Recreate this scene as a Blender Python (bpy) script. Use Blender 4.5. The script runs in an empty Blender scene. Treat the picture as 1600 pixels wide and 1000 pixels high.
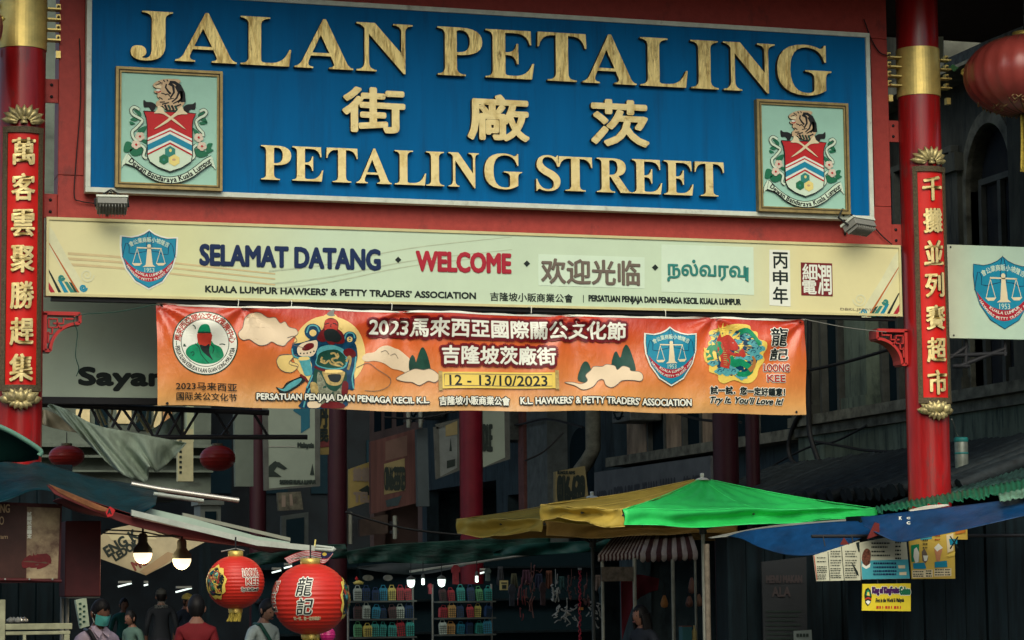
import bpy, bmesh, math, random
from mathutils import Vector, Matrix
from mathutils.geometry import tessellate_polygon
R = math.radians
rnd = random.Random(7)
scene = bpy.context.scene

# ------------------------------------------------------------------ camera
F = 3873.1
PIT, YAW, ROL = R(6.12708), R(16.90994), R(-0.55427)
CAM = Vector((-6.14538, -20.61526, 1.6))
fwd = Vector((math.sin(YAW)*math.cos(PIT), math.cos(YAW)*math.cos(PIT), math.sin(PIT)))
r0 = Vector((math.cos(YAW), -math.sin(YAW), 0)); u0 = r0.cross(fwd)
rgt = r0*math.cos(ROL)+u0*math.sin(ROL); upv = -r0*math.sin(ROL)+u0*math.cos(ROL)
cd = bpy.data.cameras.new('camera'); cam = bpy.data.objects.new('camera', cd)
scene.collection.objects.link(cam)
M3 = Matrix((rgt, upv, -fwd)).transposed()
cam.matrix_world = Matrix.Translation(CAM) @ M3.to_4x4()
cd.sensor_width = 36; cd.lens = F*36/1600; cd.clip_end = 2000; cd.clip_start = .1
scene.camera = cam

# ------------------------------------------------------------------ light
SUN_EL, SUN_AZ = R(42), R(198)          # azimuth measured from +Y towards +X
w = bpy.data.worlds.new('World'); scene.world = w; w.use_nodes = True
nt = w.node_tree; bg = nt.nodes['Background']
sky = nt.nodes.new('ShaderNodeTexSky'); sky.sky_type = 'NISHITA'; sky.sun_disc = False
sky.sun_elevation = SUN_EL; sky.sun_rotation = SUN_AZ; sky.dust_density = 3.0
nt.links.new(sky.outputs[0], bg.inputs[0]); bg.inputs[1].default_value = .115
sl = bpy.data.lights.new('sun', 'SUN'); sl.energy = 1.5; sl.angle = R(60); sl.color = (1, .91, .72)
so = bpy.data.objects.new('sun', sl); scene.collection.objects.link(so)
sd = Vector((math.sin(SUN_AZ)*math.cos(SUN_EL), math.cos(SUN_AZ)*math.cos(SUN_EL), math.sin(SUN_EL)))
so.rotation_euler = sd.to_track_quat('Z', 'Y').to_euler()
scene.view_settings.view_transform = 'Standard'; scene.view_settings.look = 'None'
scene.view_settings.exposure = 0.66; scene.view_settings.gamma = 1

# ------------------------------------------------------------------ helpers
def ray(px, py): return (fwd + rgt*((px-800)/F) - upv*((py-500)/F)).normalized()
class Pl:
    """a plane with axes U, V and normal N; px() turns a pixel into its (u, v)"""
    def __init__(s, o, U, V):
        s.o, s.U, s.V = Vector(o), Vector(U).normalized(), Vector(V).normalized(); s.N = s.U.cross(s.V)
    def px(s, x, y):
        d = ray(x, y); t = (s.o-CAM).dot(s.N)/d.dot(s.N); p = CAM+d*t-s.o
        return (p.dot(s.U), p.dot(s.V))
    def P(s, u, v, d=0): return s.o+s.U*u+s.V*v+s.N*d
    def pts(s, L): return [s.px(*p) for p in L]
def G(y): return Pl((0, y, 0), (1, 0, 0), (0, 0, 1))
def FX(x): return Pl((x, 0, 0), (0, -1, 0), (0, 0, 1))
def at(px, py, y):
    d = ray(px, py); return CAM+d*((y-CAM.y)/d.y)
def mpp(y, px=800):                              # metres per pixel at depth y
    return ((at(px, 500, y)-CAM).dot(fwd))/F
def L3(r, g, b):
    f = lambda c: (c/255/12.92) if c <= 10 else ((c/255+.055)/1.055)**2.4
    return (f(r), f(g), f(b))

MATS = {}
def mat(name, col, rough=.6, metal=0, var=.12, scale=6, bump=0, bscale=40, col2=None, stretch=None, spec=.22, thr=None, emit=0, coat=0, trans=0, sheen=0, dirt=None):
    if name in MATS: return MATS[name]
    m = bpy.data.materials.new(name); m.use_nodes = True; n = m.node_tree.nodes; l = m.node_tree.links
    b = n['Principled BSDF']; b.inputs['Roughness'].default_value = rough; b.inputs['Metallic'].default_value = metal
    b.inputs['Specular IOR Level'].default_value = spec
    if coat: b.inputs['Coat Weight'].default_value = coat; b.inputs['Coat Roughness'].default_value = .15
    tc = n.new('ShaderNodeTexCoord'); mp = n.new('ShaderNodeMapping'); l.new(tc.outputs['Object'], mp.inputs[0])
    if stretch: mp.inputs['Scale'].default_value = stretch
    no = n.new('ShaderNodeTexNoise'); no.inputs['Scale'].default_value = scale; no.inputs['Detail'].default_value = 6; no.inputs['Roughness'].default_value = .65
    l.new(mp.outputs[0], no.inputs[0])
    rp = n.new('ShaderNodeValToRGB'); l.new(no.outputs['Fac'], rp.inputs[0])
    c1 = tuple(col)+(1,); c2 = tuple(col2)+(1,) if col2 else tuple(c*(1-var*1.6) for c in col)+(1,)
    t = thr or (.3, .7)
    rp.color_ramp.elements[0].position = t[0]; rp.color_ramp.elements[0].color = c2
    rp.color_ramp.elements[1].position = t[1]; rp.color_ramp.elements[1].color = c1
    l.new(rp.outputs[0], b.inputs['Base Color'])
    if dirt:                                    # chips, stains and grime with a shape of their own
        dc, lo, hi, dsc, dst = dirt; m2 = n.new('ShaderNodeMapping'); l.new(tc.outputs['Object'], m2.inputs[0]); m2.inputs['Scale'].default_value = dst; m2.inputs['Location'].default_value = (3.1, 1.7, 5.3)
        n3 = n.new('ShaderNodeTexNoise'); n3.inputs['Scale'].default_value = dsc; n3.inputs['Detail'].default_value = 8; n3.inputs['Roughness'].default_value = .7; l.new(m2.outputs[0], n3.inputs[0])
        r3 = n.new('ShaderNodeMapRange'); r3.inputs['From Min'].default_value = lo; r3.inputs['From Max'].default_value = hi; l.new(n3.outputs['Fac'], r3.inputs[0])
        mx = n.new('ShaderNodeMix'); mx.data_type = 'RGBA'; l.new(r3.outputs[0], mx.inputs[0]); l.new(rp.outputs[0], mx.inputs[6]); mx.inputs[7].default_value = tuple(dc)+(1,); l.new(mx.outputs[2], b.inputs['Base Color'])
    if emit:
        l.new(rp.outputs[0], b.inputs['Emission Color']); b.inputs['Emission Strength'].default_value = emit
    if trans: b.inputs['Transmission Weight'].default_value = trans
    if bump:
        n2 = n.new('ShaderNodeTexNoise'); n2.inputs['Scale'].default_value = bscale; n2.inputs['Detail'].default_value = 4
        l.new(mp.outputs[0], n2.inputs[0])
        bp = n.new('ShaderNodeBump'); bp.inputs['Strength'].default_value = bump; bp.inputs['Distance'].default_value = .02
        l.new(n2.outputs['Fac'], bp.inputs['Height']); l.new(bp.outputs[0], b.inputs['Normal'])
    MATS[name] = m; m['b'] = 1
    return m
def grad_mat(name, stops, axis, a, b_, rough=.4, var=.08, scale=4, bump=0, bscale=6, spec=.5, stretch=None):
    """a printed colour run along one axis of the thing"""
    m = mat(name, (1, 1, 1), rough=rough, var=var, scale=scale, bump=bump, bscale=bscale, spec=spec, stretch=stretch)
    n = m.node_tree.nodes; l = m.node_tree.links; bs = n['Principled BSDF']
    rp0 = next(x for x in n if x.type == 'VALTORGB')
    tc = n.new('ShaderNodeTexCoord'); sp = n.new('ShaderNodeSeparateXYZ'); l.new(tc.outputs['Object'], sp.inputs[0])
    mr = n.new('ShaderNodeMapRange'); mr.inputs['From Min'].default_value = a; mr.inputs['From Max'].default_value = b_
    l.new(sp.outputs[axis], mr.inputs[0])
    rp = n.new('ShaderNodeValToRGB'); l.new(mr.outputs[0], rp.inputs[0]); e = rp.color_ramp.elements
    while len(e) < len(stops): e.new(.5)
    for k, (p, c) in enumerate(stops): e[k].position = p; e[k].color = tuple(c)+(1,)
    mx = n.new('ShaderNodeMix'); mx.data_type = 'RGBA'; mx.blend_type = 'MULTIPLY'; mx.inputs[0].default_value = 1
    l.new(rp.outputs[0], mx.inputs[6]); l.new(rp0.outputs[0], mx.inputs[7]); l.new(mx.outputs[2], bs.inputs['Base Color'])
    return m

GLY = {}
def text2d(s):
    if s in GLY: return GLY[s]
    c = bpy.data.curves.new('t', 'FONT'); c.body = s; c.size = 1; c.resolution_u = 3; c.fill_mode = 'FRONT'
    o = bpy.data.objects.new('t', c); me = o.to_mesh()
    v = [(p.co.x, p.co.y) for p in me.vertices]; f = [tuple(p.vertices) for p in me.polygons]
    o.to_mesh_clear(); bpy.data.objects.remove(o); bpy.data.curves.remove(c)
    GLY[s] = (v, f); return v, f
def path(L, n=6):
    out = []
    for p in L:
        if p[0] == 'q':
            x0, y0 = out[-1]; _, cx, cy, x, y = p
            for k in range(1, n+1):
                t = k/n; out.append(((1-t)**2*x0+2*t*(1-t)*cx+t*t*x, (1-t)**2*y0+2*t*(1-t)*cy+t*t*y))
        else: out.append(p)
    return out
def smooth(P, n=4, closed=True):
    out = []; N = len(P); rng = range(N) if closed else range(N-1)
    for i in rng:
        g = (lambda k: P[k % N]) if closed else (lambda k: P[min(max(k, 0), N-1)])
        p0, p1, p2, p3 = g(i-1), g(i), g(i+1), g(i+2)
        for k in range(n):
            t = k/n
            out.append(tuple(.5*(2*p1[j]+(p2[j]-p0[j])*t+(2*p0[j]-5*p1[j]+4*p2[j]-p3[j])*t*t+(3*p1[j]-p0[j]-3*p2[j]+p3[j])*t**3) for j in range(len(p1))))
    if not closed: out.append(tuple(P[-1]))
    return out
def ell(cx, cy, rx, ry, n=28, a0=0, a1=360): return [(cx+rx*math.cos(R(a0+(a1-a0)*k/n)), cy+ry*math.sin(R(a0+(a1-a0)*k/n))) for k in range(n if abs(a1-a0) >= 360 else n+1)]
def stroke(P, w0, w1=None):                       # a 2D band along a polyline
    w1 = w0 if w1 is None else w1; L = []; Rr = []
    for i, p in enumerate(P):
        a = P[max(i-1, 0)]; b = P[min(i+1, len(P)-1)]; dx, dy = b[0]-a[0], b[1]-a[1]; q = math.hypot(dx, dy) or 1
        h = (w0+(w1-w0)*i/max(1, len(P)-1))/2
        L.append((p[0]-dy/q*h, p[1]+dx/q*h)); Rr.append((p[0]+dy/q*h, p[1]-dx/q*h))
    return Band(L+Rr[::-1])
class Band(list): pass

class MB:
    def __init__(s): s.v = []; s.f = []; s.m = []; s.mats = []; s.sm = []
    def mi(s, m):
        if m not in s.mats: s.mats.append(m)
        return s.mats.index(m)
    def add(s, V, Fc, m, sm=False):
        k = len(s.v); s.v += [Vector(p) for p in V]; i = s.mi(m)
        for f in Fc: s.f.append(tuple(k+a for a in f)); s.m.append(i); s.sm.append(sm)
        return s
    def box(s, c, d, m, rot=None, bev=0):
        c = Vector(c); x, y, z = d[0]/2, d[1]/2, d[2]/2; rot = rot or Matrix.Identity(3)
        V = [c+rot @ Vector((a*x, b*y, e*z)) for a in (-1, 1) for b in (-1, 1) for e in (-1, 1)]
        return s.add(V, [(0, 1, 3, 2), (4, 6, 7, 5), (0, 4, 5, 1), (2, 3, 7, 6), (0, 2, 6, 4), (1, 5, 7, 3)], m)
    def pbox(s, pl, u0, u1, v0, v1, d0, d1, m):   # box on a plane
        V = [pl.P(u, v, d) for u in (u0, u1) for v in (v0, v1) for d in (d0, d1)]
        return s.add(V, [(0, 1, 3, 2), (4, 6, 7, 5), (0, 4, 5, 1), (2, 3, 7, 6), (0, 2, 6, 4), (1, 5, 7, 3)], m)
    def flat(s, pl, loops, d, m, th=0, sm_=None):
        if isinstance(loops, Band):               # a strip of quads
            n = len(loops)//2; A, B = loops[:n], loops[n:][::-1]; V = [pl.P(p[0], p[1], d) for p in A+B]
            s.add(V, [(i, i+1, n+i+1, n+i) for i in range(n-1)], m)
            if th:
                W_ = [pl.P(p[0], p[1], d-th) for p in A+B]
                s.add(V+W_, [(i, i+1, 2*n+i+1, 2*n+i) for i in range(n-1)]+[(n+i, n+i+1, 3*n+i+1, 3*n+i) for i in range(n-1)]+[(0, n, 3*n, 2*n), (n-1, 2*n-1, 4*n-1, 3*n-1)], sm_ or m)
            return s
        if not isinstance(loops[0], list): loops = [loops]
        loops = [[tuple(p) for k, p in enumerate(lp) if k == 0 or (abs(p[0]-lp[k-1][0])+abs(p[1]-lp[k-1][1])) > 1e-6] for lp in loops]
        tr = tessellate_polygon([[Vector((p[0], p[1], 0)) for p in lp] for lp in loops])
        P = [p for lp in loops for p in lp]
        s.add([pl.P(p[0], p[1], d) for p in P], tr, m)
        if th:
            k = 0
            for lp in loops:
                n = len(lp); V = [pl.P(p[0], p[1], d) for p in lp]+[pl.P(p[0], p[1], d-th) for p in lp]
                s.add(V, [(i, (i+1) % n, n+(i+1) % n, n+i) for i in range(n)], sm_ or m)
        return s
    def fpx(s, pl, L, d, m, th=0, sm_=None): return s.flat(pl, pl.pts(L), d, m, th, sm_)
    def glyphs(s, pl, V, Fc, d, m, th=0, sm_=None, bold=0, nb=8):
        sh = [(0, 0)]+([(bold*math.cos(2*math.pi*k/nb), bold*math.sin(2*math.pi*k/nb)) for k in range(nb)] if bold else [])
        for k, (a, b) in enumerate(sh):
            dd = d-k*.0002
            s.add([pl.P(x+a, y+b, dd) for x, y in V], Fc, m)
            if th and (k == 0 or k % 2):
                ec = {}
                for f in Fc:
                    for i in range(len(f)):
                        e = (f[i], f[(i+1) % len(f)]); ec[tuple(sorted(e))] = ec.get(tuple(sorted(e)), 0)+1
                E = [e for e, c in ec.items() if c == 1]
                VV = []; FF = []
                for e in E:
                    q = len(VV)
                    for i, dz in ((e[0], dd), (e[1], dd), (e[1], dd-th), (e[0], dd-th)): VV.append(pl.P(V[i][0]+a, V[i][1]+b, dz))
                    FF.append((q, q+1, q+2, q+3))
                s.add(VV, FF, sm_ or m)
        return s
    def text(s, pl, t, bl, tr, d, m, th=0, sm_=None, bold=0, px=True, nb=8, slant=0):
        """text fitted between its bottom left and its top right point"""
        V, Fc = text2d(t)
        a = pl.px(*bl) if px else bl; b = pl.px(*tr) if px else tr
        if slant: V = [(x+slant*y, y) for x, y in V]
        x0 = min(p[0] for p in V); x1 = max(p[0] for p in V); y0 = min(p[1] for p in V); y1 = max(p[1] for p in V)
        V = [(a[0]+(x-x0)/(x1-x0)*(b[0]-a[0]), a[1]+(y-y0)/(y1-y0)*(b[1]-a[1])) for x, y in V]
        return s.glyphs(pl, V, Fc, d, m, th, sm_, bold, nb)
    def arctext(s, pl, t, c, rad, a0, a1, size, d, m, bold=0, inside=False):
        n = len(t)
        for k, ch in enumerate(t):
            if ch == ' ': continue
            V, Fc = text2d(ch); xs = [p[0] for p in V]; cx = (min(xs)+max(xs))/2
            a = R(a0+(a1-a0)*(k+.5)/n); th = a+math.pi/2 if inside else a-math.pi/2
            W = []
            for x, y in V:
                x = (x-cx)*size; y = (y-.36)*size
                W.append((c[0]+rad*math.cos(a)+x*math.cos(th)-y*math.sin(th), c[1]+rad*math.sin(a)+x*math.sin(th)+y*math.cos(th)))
            s.glyphs(pl, W, Fc, d, m, bold=bold, nb=4)
        return s
    def tube(s, P, r, m, n=8, cap=True):
        P = [Vector(p) for p in P]; k = len(s.v); rr = r if isinstance(r, (list, tuple)) else [r]*len(P)
        V = []; Fc = []; ref = None
        for i, p in enumerate(P):
            t = (P[min(i+1, len(P)-1)]-P[max(i-1, 0)]).normalized()
            if ref is None: ref = t.orthogonal().normalized()
            ref = (ref-t*ref.dot(t)).normalized(); b = t.cross(ref)
            V += [p+(ref*math.cos(2*math.pi*j/n)+b*math.sin(2*math.pi*j/n))*rr[i] for j in range(n)]
        for i in range(len(P)-1):
            for j in range(n): Fc.append((i*n+j, i*n+(j+1) % n, (i+1)*n+(j+1) % n, (i+1)*n+j))
        s.add(V, Fc, m, True)
        if cap: s.add(V[:n], [tuple(range(n))], m); s.add(V[-n:], [tuple(range(n))], m)
        return s
    def lathe(s, prof, c, m, n=32, axis=None, a0=0, a1=360, sm=True, sq=None):
        c = Vector(c); V = []; Fc = []; full = abs(a1-a0) >= 360; N = n if full else n+1
        for r, z in prof:
            for j in range(N):
                a = R(a0+(a1-a0)*j/n); p = Vector((r*math.cos(a), r*math.sin(a), z)); V.append(c+(axis @ p if axis else p))
        for i in range(len(prof)-1):
            for j in range(n):
                q = (j+1) % N if full else j+1
                Fc.append((i*N+j, i*N+q, (i+1)*N+q, (i+1)*N+j))
        return s.add(V, Fc, m, sm)
    def sheet(s, fn, nu, nv, m, sm=True, th=0):
        V = [Vector(fn(i/nu, j/nv)) for j in range(nv+1) for i in range(nu+1)]; W = nu+1
        Fc = [(j*W+i, j*W+i+1, (j+1)*W+i+1, (j+1)*W+i) for j in range(nv) for i in range(nu)]
        s.add(V, Fc, m, sm)
        return s
    def warp(s, fn, maxlen=None):
        if maxlen:
            b = bmesh.new(); VV = [b.verts.new(p) for p in s.v]
            for f, i, q in zip(s.f, s.m, s.sm):
                try: x = b.faces.new([VV[a] for a in f]); x.material_index = i; x.smooth = q
                except ValueError: pass
            bmesh.ops.remove_doubles(b, verts=b.verts, dist=1e-5)
            for _ in range(6):
                bmesh.ops.triangulate(b, faces=[f for f in b.faces if len(f.verts) > 3])
                E = [e for e in b.edges if e.calc_length() > maxlen]
                if not E: break
                bmesh.ops.subdivide_edges(b, edges=E, cuts=1)
            bmesh.ops.triangulate(b, faces=[f for f in b.faces if len(f.verts) > 3])
            b.verts.index_update()
            s.v = [v.co.copy() for v in b.verts]; s.f = [tuple(v.index for v in f.verts) for f in b.faces]
            s.m = [f.material_index for f in b.faces]; s.sm = [f.smooth for f in b.faces]; b.free()
        s.v = [Vector(fn(p)) for p in s.v]; return s
    def build(s, name, parent=None, bevel=0, label=None, solid=0):
        me = bpy.data.meshes.new(name); me.from_pydata(s.v, [], s.f); me.update()
        for m in s.mats: me.materials.append(m)
        for p, i, q in zip(me.polygons, s.m, s.sm): p.material_index = i; p.use_smooth = q
        o = bpy.data.objects.new(name, me); scene.collection.objects.link(o)
        if solid:
            x = o.modifiers.new('solid', 'SOLIDIFY'); x.thickness = solid; x.offset = 0
        if bevel:
            b = o.modifiers.new('bevel', 'BEVEL'); b.width = bevel; b.segments = 2; b.limit_method = 'ANGLE'
        if parent: par(o, parent)
        if label: o['label'] = label
        return o
def par(o, p):
    o.parent = p
    q = p; Mw = Matrix.Identity(4)
    while q: Mw = (q.matrix_parent_inverse @ q.matrix_basis) @ Mw if q.parent else q.matrix_basis @ Mw; q = q.parent
    o.matrix_parent_inverse = Mw.inverted()
def tag(o, label, cat, group=None):
    o['label'] = label; o['category'] = cat
    if group: o['group'] = group
    return o
def thing(name, loc, label, cat, group=None):
    o = bpy.data.objects.new(name, None); scene.collection.objects.link(o); o.location = loc; o.empty_display_size = .1
    return tag(o, label, cat, group)
def struct(o, kind='structure'): o['kind'] = kind; return o
def copy_tree(o, parent=None):
    c = o.copy(); scene.collection.objects.link(c)
    if parent: c.parent = parent; c.matrix_parent_inverse = o.matrix_parent_inverse.copy()
    for ch in list(o.children): copy_tree(ch, c)
    return c

# ------------------------------------------------------------------ materials
M_blue = mat('blue_board_paint', (.001, .125, .33), .6, spec=.06, var=.10, scale=2.4, stretch=(4, 1, .35), bump=.05, bscale=5, dirt=((.004, .085, .22), .50, .72, 2.2, (4, 1, .35)))
M_alu = mat('weathered_aluminium', (.62, .69, .57), .5, var=.16, scale=9, dirt=((.25, .25, .2), .58, .75, 6, (1, 1, 1)))
M_gold = mat('gold_letter_paint', (.66, .53, .20), .36, metal=.4, scale=9, stretch=(2.4, 1, .5), col2=(.33, .23, .065), thr=(.36, .54), bump=.25, bscale=22, dirt=((.16, .10, .03), .55, .68, 11, (1.6, 1, .5)))
M_golddk = mat('letter_side', (.07, .055, .03), .7)
M_gold2 = mat('pale_gold_letter_paint', (.74, .62, .28), .38, metal=.3, scale=8, col2=(.56, .42, .14), thr=(.3, .5), bump=.2, bscale=22, dirt=((.3, .2, .06), .6, .72, 9, (1, 1, 1)))
M_red = mat('oxide_red_paint', (.36, .050, .038), .55, var=.16, scale=14, bump=.08, bscale=60, dirt=((.14, .035, .03), .56, .74, 5, (1, 1, .6)))
M_pil = mat('gloss_red_pillar', (.39, .012, .013), .32, var=.3, scale=5, coat=.3, bump=.06, bscale=9, stretch=(2, 2, .35), dirt=((.15, .03, .028), .53, .68, 8, (1.6, 1.6, .35)))
M_plq = mat('bright_red_panel', (.62, .016, .011), .4, var=.1, scale=5)
M_band = mat('brass_band', (.82, .64, .20), .36, metal=.45, var=.2, scale=9, bump=.04, bscale=20)
M_carve = mat('carved_gold', (.52, .45, .2), .4, metal=.4, col2=(.12, .10, .05), scale=18, thr=(.32, .6))
M_bron = mat('dark_bronze_frame', (.12, .095, .05), .6, var=.4, scale=60, bump=.25, bscale=90)
M_mint = mat('mint_paint', (.33, .60, .47), .5, var=.07, scale=4)
M_black = mat('black_paint', (.012, .014, .015), .6)
M_blk2 = mat('black_steel', (.02, .022, .024), .5)
M_white = mat('white_vinyl', (.72, .78, .66), .5, var=.06)
M_red3 = mat('red_vinyl', (.5, .018, .02), .5)
M_navy = mat('navy_vinyl', (.004, .022, .085), .5)
M_crim = mat('crimson_vinyl', (.4, .018, .035), .5)
M_ink = mat('ink_black', (.012, .022, .018), .6)
M_teal = mat('teal_vinyl', (.03, .23, .19), .5)
M_cyan = mat('emblem_blue', (.008, .25, .38), .5)
M_green = mat('green_vinyl', (.012, .16, .075), .5)
M_dgreen = mat('dark_green_vinyl', (.008, .06, .04), .5)
M_cream = mat('cream_vinyl', (.72, .64, .4), .5, var=.06)
M_tan = mat('tan_vinyl', (.55, .38, .2), .5)
M_brown = mat('taupe_vinyl', (.16, .13, .10), .5)
M_pale = mat('pale_patch', (.58, .74, .56), .5, var=.04)
M_yel = mat('pale_yellow_vinyl', (.78, .68, .22), .5)
M_grey = mat('grey_plastic', (.22, .23, .2), .5)

# ------------------------------------------------------------------ ground
g = MB(); g.add([(-80, -60, 0), (80, -60, 0), (80, 200, 0), (-80, 200, 0)], [(0, 1, 2, 3)], mat('asphalt', (.05, .05, .05), .8, var=.3, scale=2, bump=.3, bscale=60))
struct(g.build('ground'))
g = MB(); g.box((0, 30, .002), (12.0, 70, .004), mat('paving', (.10, .095, .085), .7, var=.3, scale=1.5, bump=.2, bscale=20)); struct(g.build('pavement'))

# ------------------------------------------------------------------ serif letters of the street sign
q = lambda *a: ('q',)+a
SER = {
 'I': [[(20, 0), (370, 0), (370, 19), q(275, 25, 272, 110), (272, 566), q(275, 650, 370, 657), (370, 676), (20, 676), (20, 657), q(117, 650, 117, 566), (117, 110), q(117, 25, 20, 19)]],
 'L': [[(19, 0), (620, 0), (645, 235), (622, 235), q(560, 45, 400, 40), (330, 40), q(272, 40, 272, 75), (272, 566), q(272, 650, 385, 657), (385, 676), (19, 676), (19, 657), q(117, 650, 117, 566), (117, 110), q(117, 25, 19, 19)]],
 'T': [[(150, 0), (517, 0), (517, 19), q(411, 22, 411, 110), (411, 636), (440, 636), q(590, 640, 622, 470), (642, 470), (634, 676), (34, 676), (26, 470), (46, 470), q(76, 640, 226, 636), (256, 636), (256, 110), q(256, 22, 150, 19)]],
 'E': [[(16, 0), (615, 0), (645, 220), (622, 220), q(560, 42, 400, 40), (330, 40), q(272, 40, 272, 75), (272, 325), (300, 325), q(400, 330, 418, 205), (440, 205), (440, 490), (418, 490), q(400, 370, 300, 365), (272, 365), (272, 636), (390, 636), q(560, 640, 588, 480), (610, 480), (602, 676), (16, 676), (16, 657), q(108, 650, 108, 566), (108, 110), q(108, 22, 16, 19)]],
 'P': [[(16, 0), (385, 0), (385, 19), q(268, 25, 268, 110), (268, 290), (330, 290), q(605, 300, 605, 485), q(605, 676, 320, 676), (16, 676), (16, 657), q(112, 650, 112, 566), (112, 110), q(112, 25, 16, 19)],
       [(268, 330), (268, 610), q(268, 638, 310, 638), q(440, 638, 440, 485), q(440, 330, 300, 330)]],
 'R': [[(26, 0), (385, 0), (385, 19), q(275, 22, 275, 110), (275, 310), (300, 310), (500, 0), (715, 0), (715, 19), q(670, 25, 640, 68), (455, 330), q(605, 365, 605, 500), q(605, 676, 340, 676), (26, 676), (26, 657), q(120, 650, 120, 566), (120, 110), q(120, 22, 26, 19)],
       [(275, 350), (275, 610), q(275, 640, 315, 640), q(440, 640, 440, 495), q(440, 350, 300, 348)]],
 'A': [[(9, 0), (235, 0), (235, 19), q(155, 25, 180, 100), (207, 175), (445, 175), (480, 80), q(500, 25, 425, 19), (425, 0), (715, 0), (715, 19), q(665, 25, 636, 95), (388, 690), (352, 690), (105, 105), q(70, 30, 9, 19)],
       [(224, 217), (428, 217), (325, 470)]],
 'N': [[(16, 0), (260, 0), (260, 19), q(168, 25, 168, 130), (168, 520), (590, -18), (612, -18), (612, 560), q(612, 650, 701, 657), (701, 676), (465, 676), (465, 657), q(562, 650, 562, 560), (562, 270), (240, 676), (16, 676), (16, 657), q(85, 650, 115, 590), (115, 130), q(115, 25, 16, 19)]],
 'G': [[(690, 455), (668, 455), q(620, 652, 430, 655), q(212, 650, 212, 340), q(212, 20, 430, 18), q(530, 18, 530, 75), (530, 230), q(530, 312, 410, 318), (410, 337), (760, 337), (760, 318), q(685, 312, 685, 230), (685, 62), q(560, -19, 420, -19), q(37, -10, 37, 330), q(40, 690, 400, 691), q(520, 690, 605, 645), q(655, 640, 665, 691), (690, 691)]],
 'S': [[(478, 692), (458, 692), q(450, 650, 415, 655), q(350, 692, 275, 692), q(48, 685, 48, 495), q(48, 370, 250, 280), q(390, 215, 390, 130), q(385, 20, 270, 18), q(110, 25, 60, 215), (38, 215), (40, -19), (62, -19), q(75, 25, 110, 20), q(190, -19, 280, -19), q(525, -10, 525, 190), q(520, 320, 330, 405), q(165, 475, 165, 560), q(170, 655, 275, 655), q(410, 650, 466, 470), (488, 470)]],
 'J': [[(130, 676), (479, 676), (479, 657), q(395, 650, 395, 560), (395, 200), q(390, -19, 165, -19), q(3, -15, 3, 100), q(5, 190, 95, 190), q(180, 185, 180, 100), q(180, 50, 130, 30), q(130, 15, 165, 15), q(240, 20, 240, 150), (240, 560), q(240, 650, 130, 657)]],
}
def serif(pl, ch, x0, x1, base, cap, d, th, front, side):
    """base(px)->pixel y of the base line; cap in pixels"""
    LP = [path(l) for l in SER[ch]]
    xs = [p[0] for p in LP[0]]; a, b = min(xs), max(xs); xm = (x0+x1)/2
    u0_, u1_ = pl.px(x0, base(x0))[0], pl.px(x1, base(x1))[0]; v0 = pl.px(xm, base(xm))[1]; v1 = pl.px(xm, base(xm)-cap)[1]
    T = [[(u0_+(p[0]-a)/(b-a)*(u1_-u0_), v0+p[1]/676*(v1-v0)) for p in l] for l in LP]
    mb = MB(); mb.flat(pl, T, d, front, th, side); return mb

def pathtext(mb, pl, t, P, size, d, m, bold=0, ysh=0):
    """letters set one after the other along a polyline of (u, v) points"""
    seg = [math.hypot(P[i+1][0]-P[i][0], P[i+1][1]-P[i][1]) for i in range(len(P)-1)]; tot = sum(seg)
    adv = []
    for ch in t:
        V, _ = text2d(ch) if ch != ' ' else ([], 0); adv.append((max(p[0] for p in V)-min(p[0] for p in V)+.1) if V else .3)
    S = sum(adv); x = 0
    for ch, a in zip(t, adv):
        s = (x+a/2)/S*tot; x += a
        if ch == ' ': continue
        i = 0
        while i < len(seg)-1 and s > seg[i]: s -= seg[i]; i += 1
        k = s/seg[i]; p = (P[i][0]+k*(P[i+1][0]-P[i][0]), P[i][1]+k*(P[i+1][1]-P[i][1])); th = math.atan2(P[i+1][1]-P[i][1], P[i+1][0]-P[i][0])
        V, Fc = text2d(ch); xs = [v[0] for v in V]; cx = (min(xs)+max(xs))/2; W = []
        for X, Y in V:
            X = (X-cx)*tot/S; Y = (Y+ysh)*size
            W.append((p[0]+X*math.cos(th)-Y*math.sin(th), p[1]+X*math.sin(th)+Y*math.cos(th)))
        mb.glyphs(pl, W, Fc, d, m, bold=bold, nb=4)

# ================================================================== THE GATEWAY
# red steel frame round the street sign
FR = G(0.0)
fx0, fz0 = FR.px(90, 332); fx1, _ = FR.px(1394, 372); fz0 = FR.px(740, 358)[1]-.04
ix0, iz0 = FR.px(131, 306); ix1, iz1 = FR.px(1360, 47)
fz1 = iz1+.42
t = thing('sign_gantry', ((fx0+fx1)/2, .15, fz0), 'oxide red steel frame around the big blue street name board', 'sign frame')
for n, a, b, c, d_ in (('side_rail', fx0, ix0, fz0+.38, fz1-.5), ('side_rail', ix1, fx1, fz0+.38, fz1-.5), ('bottom_rail', fx0, fx1, fz0, fz0+.3775), ('top_rail', fx0, fx1, fz1-.4975, fz1)):
    m_ = MB(); m_.pbox(FR, a, b, c, d_, -.3, 0, M_red); m_.build(n, t, bevel=.006)
m_ = MB(); m_.pbox(FR, ix0, ix1, fz0+.38, fz1-.5, -.2, -.12, M_black); m_.build('back_panel', t)

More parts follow.
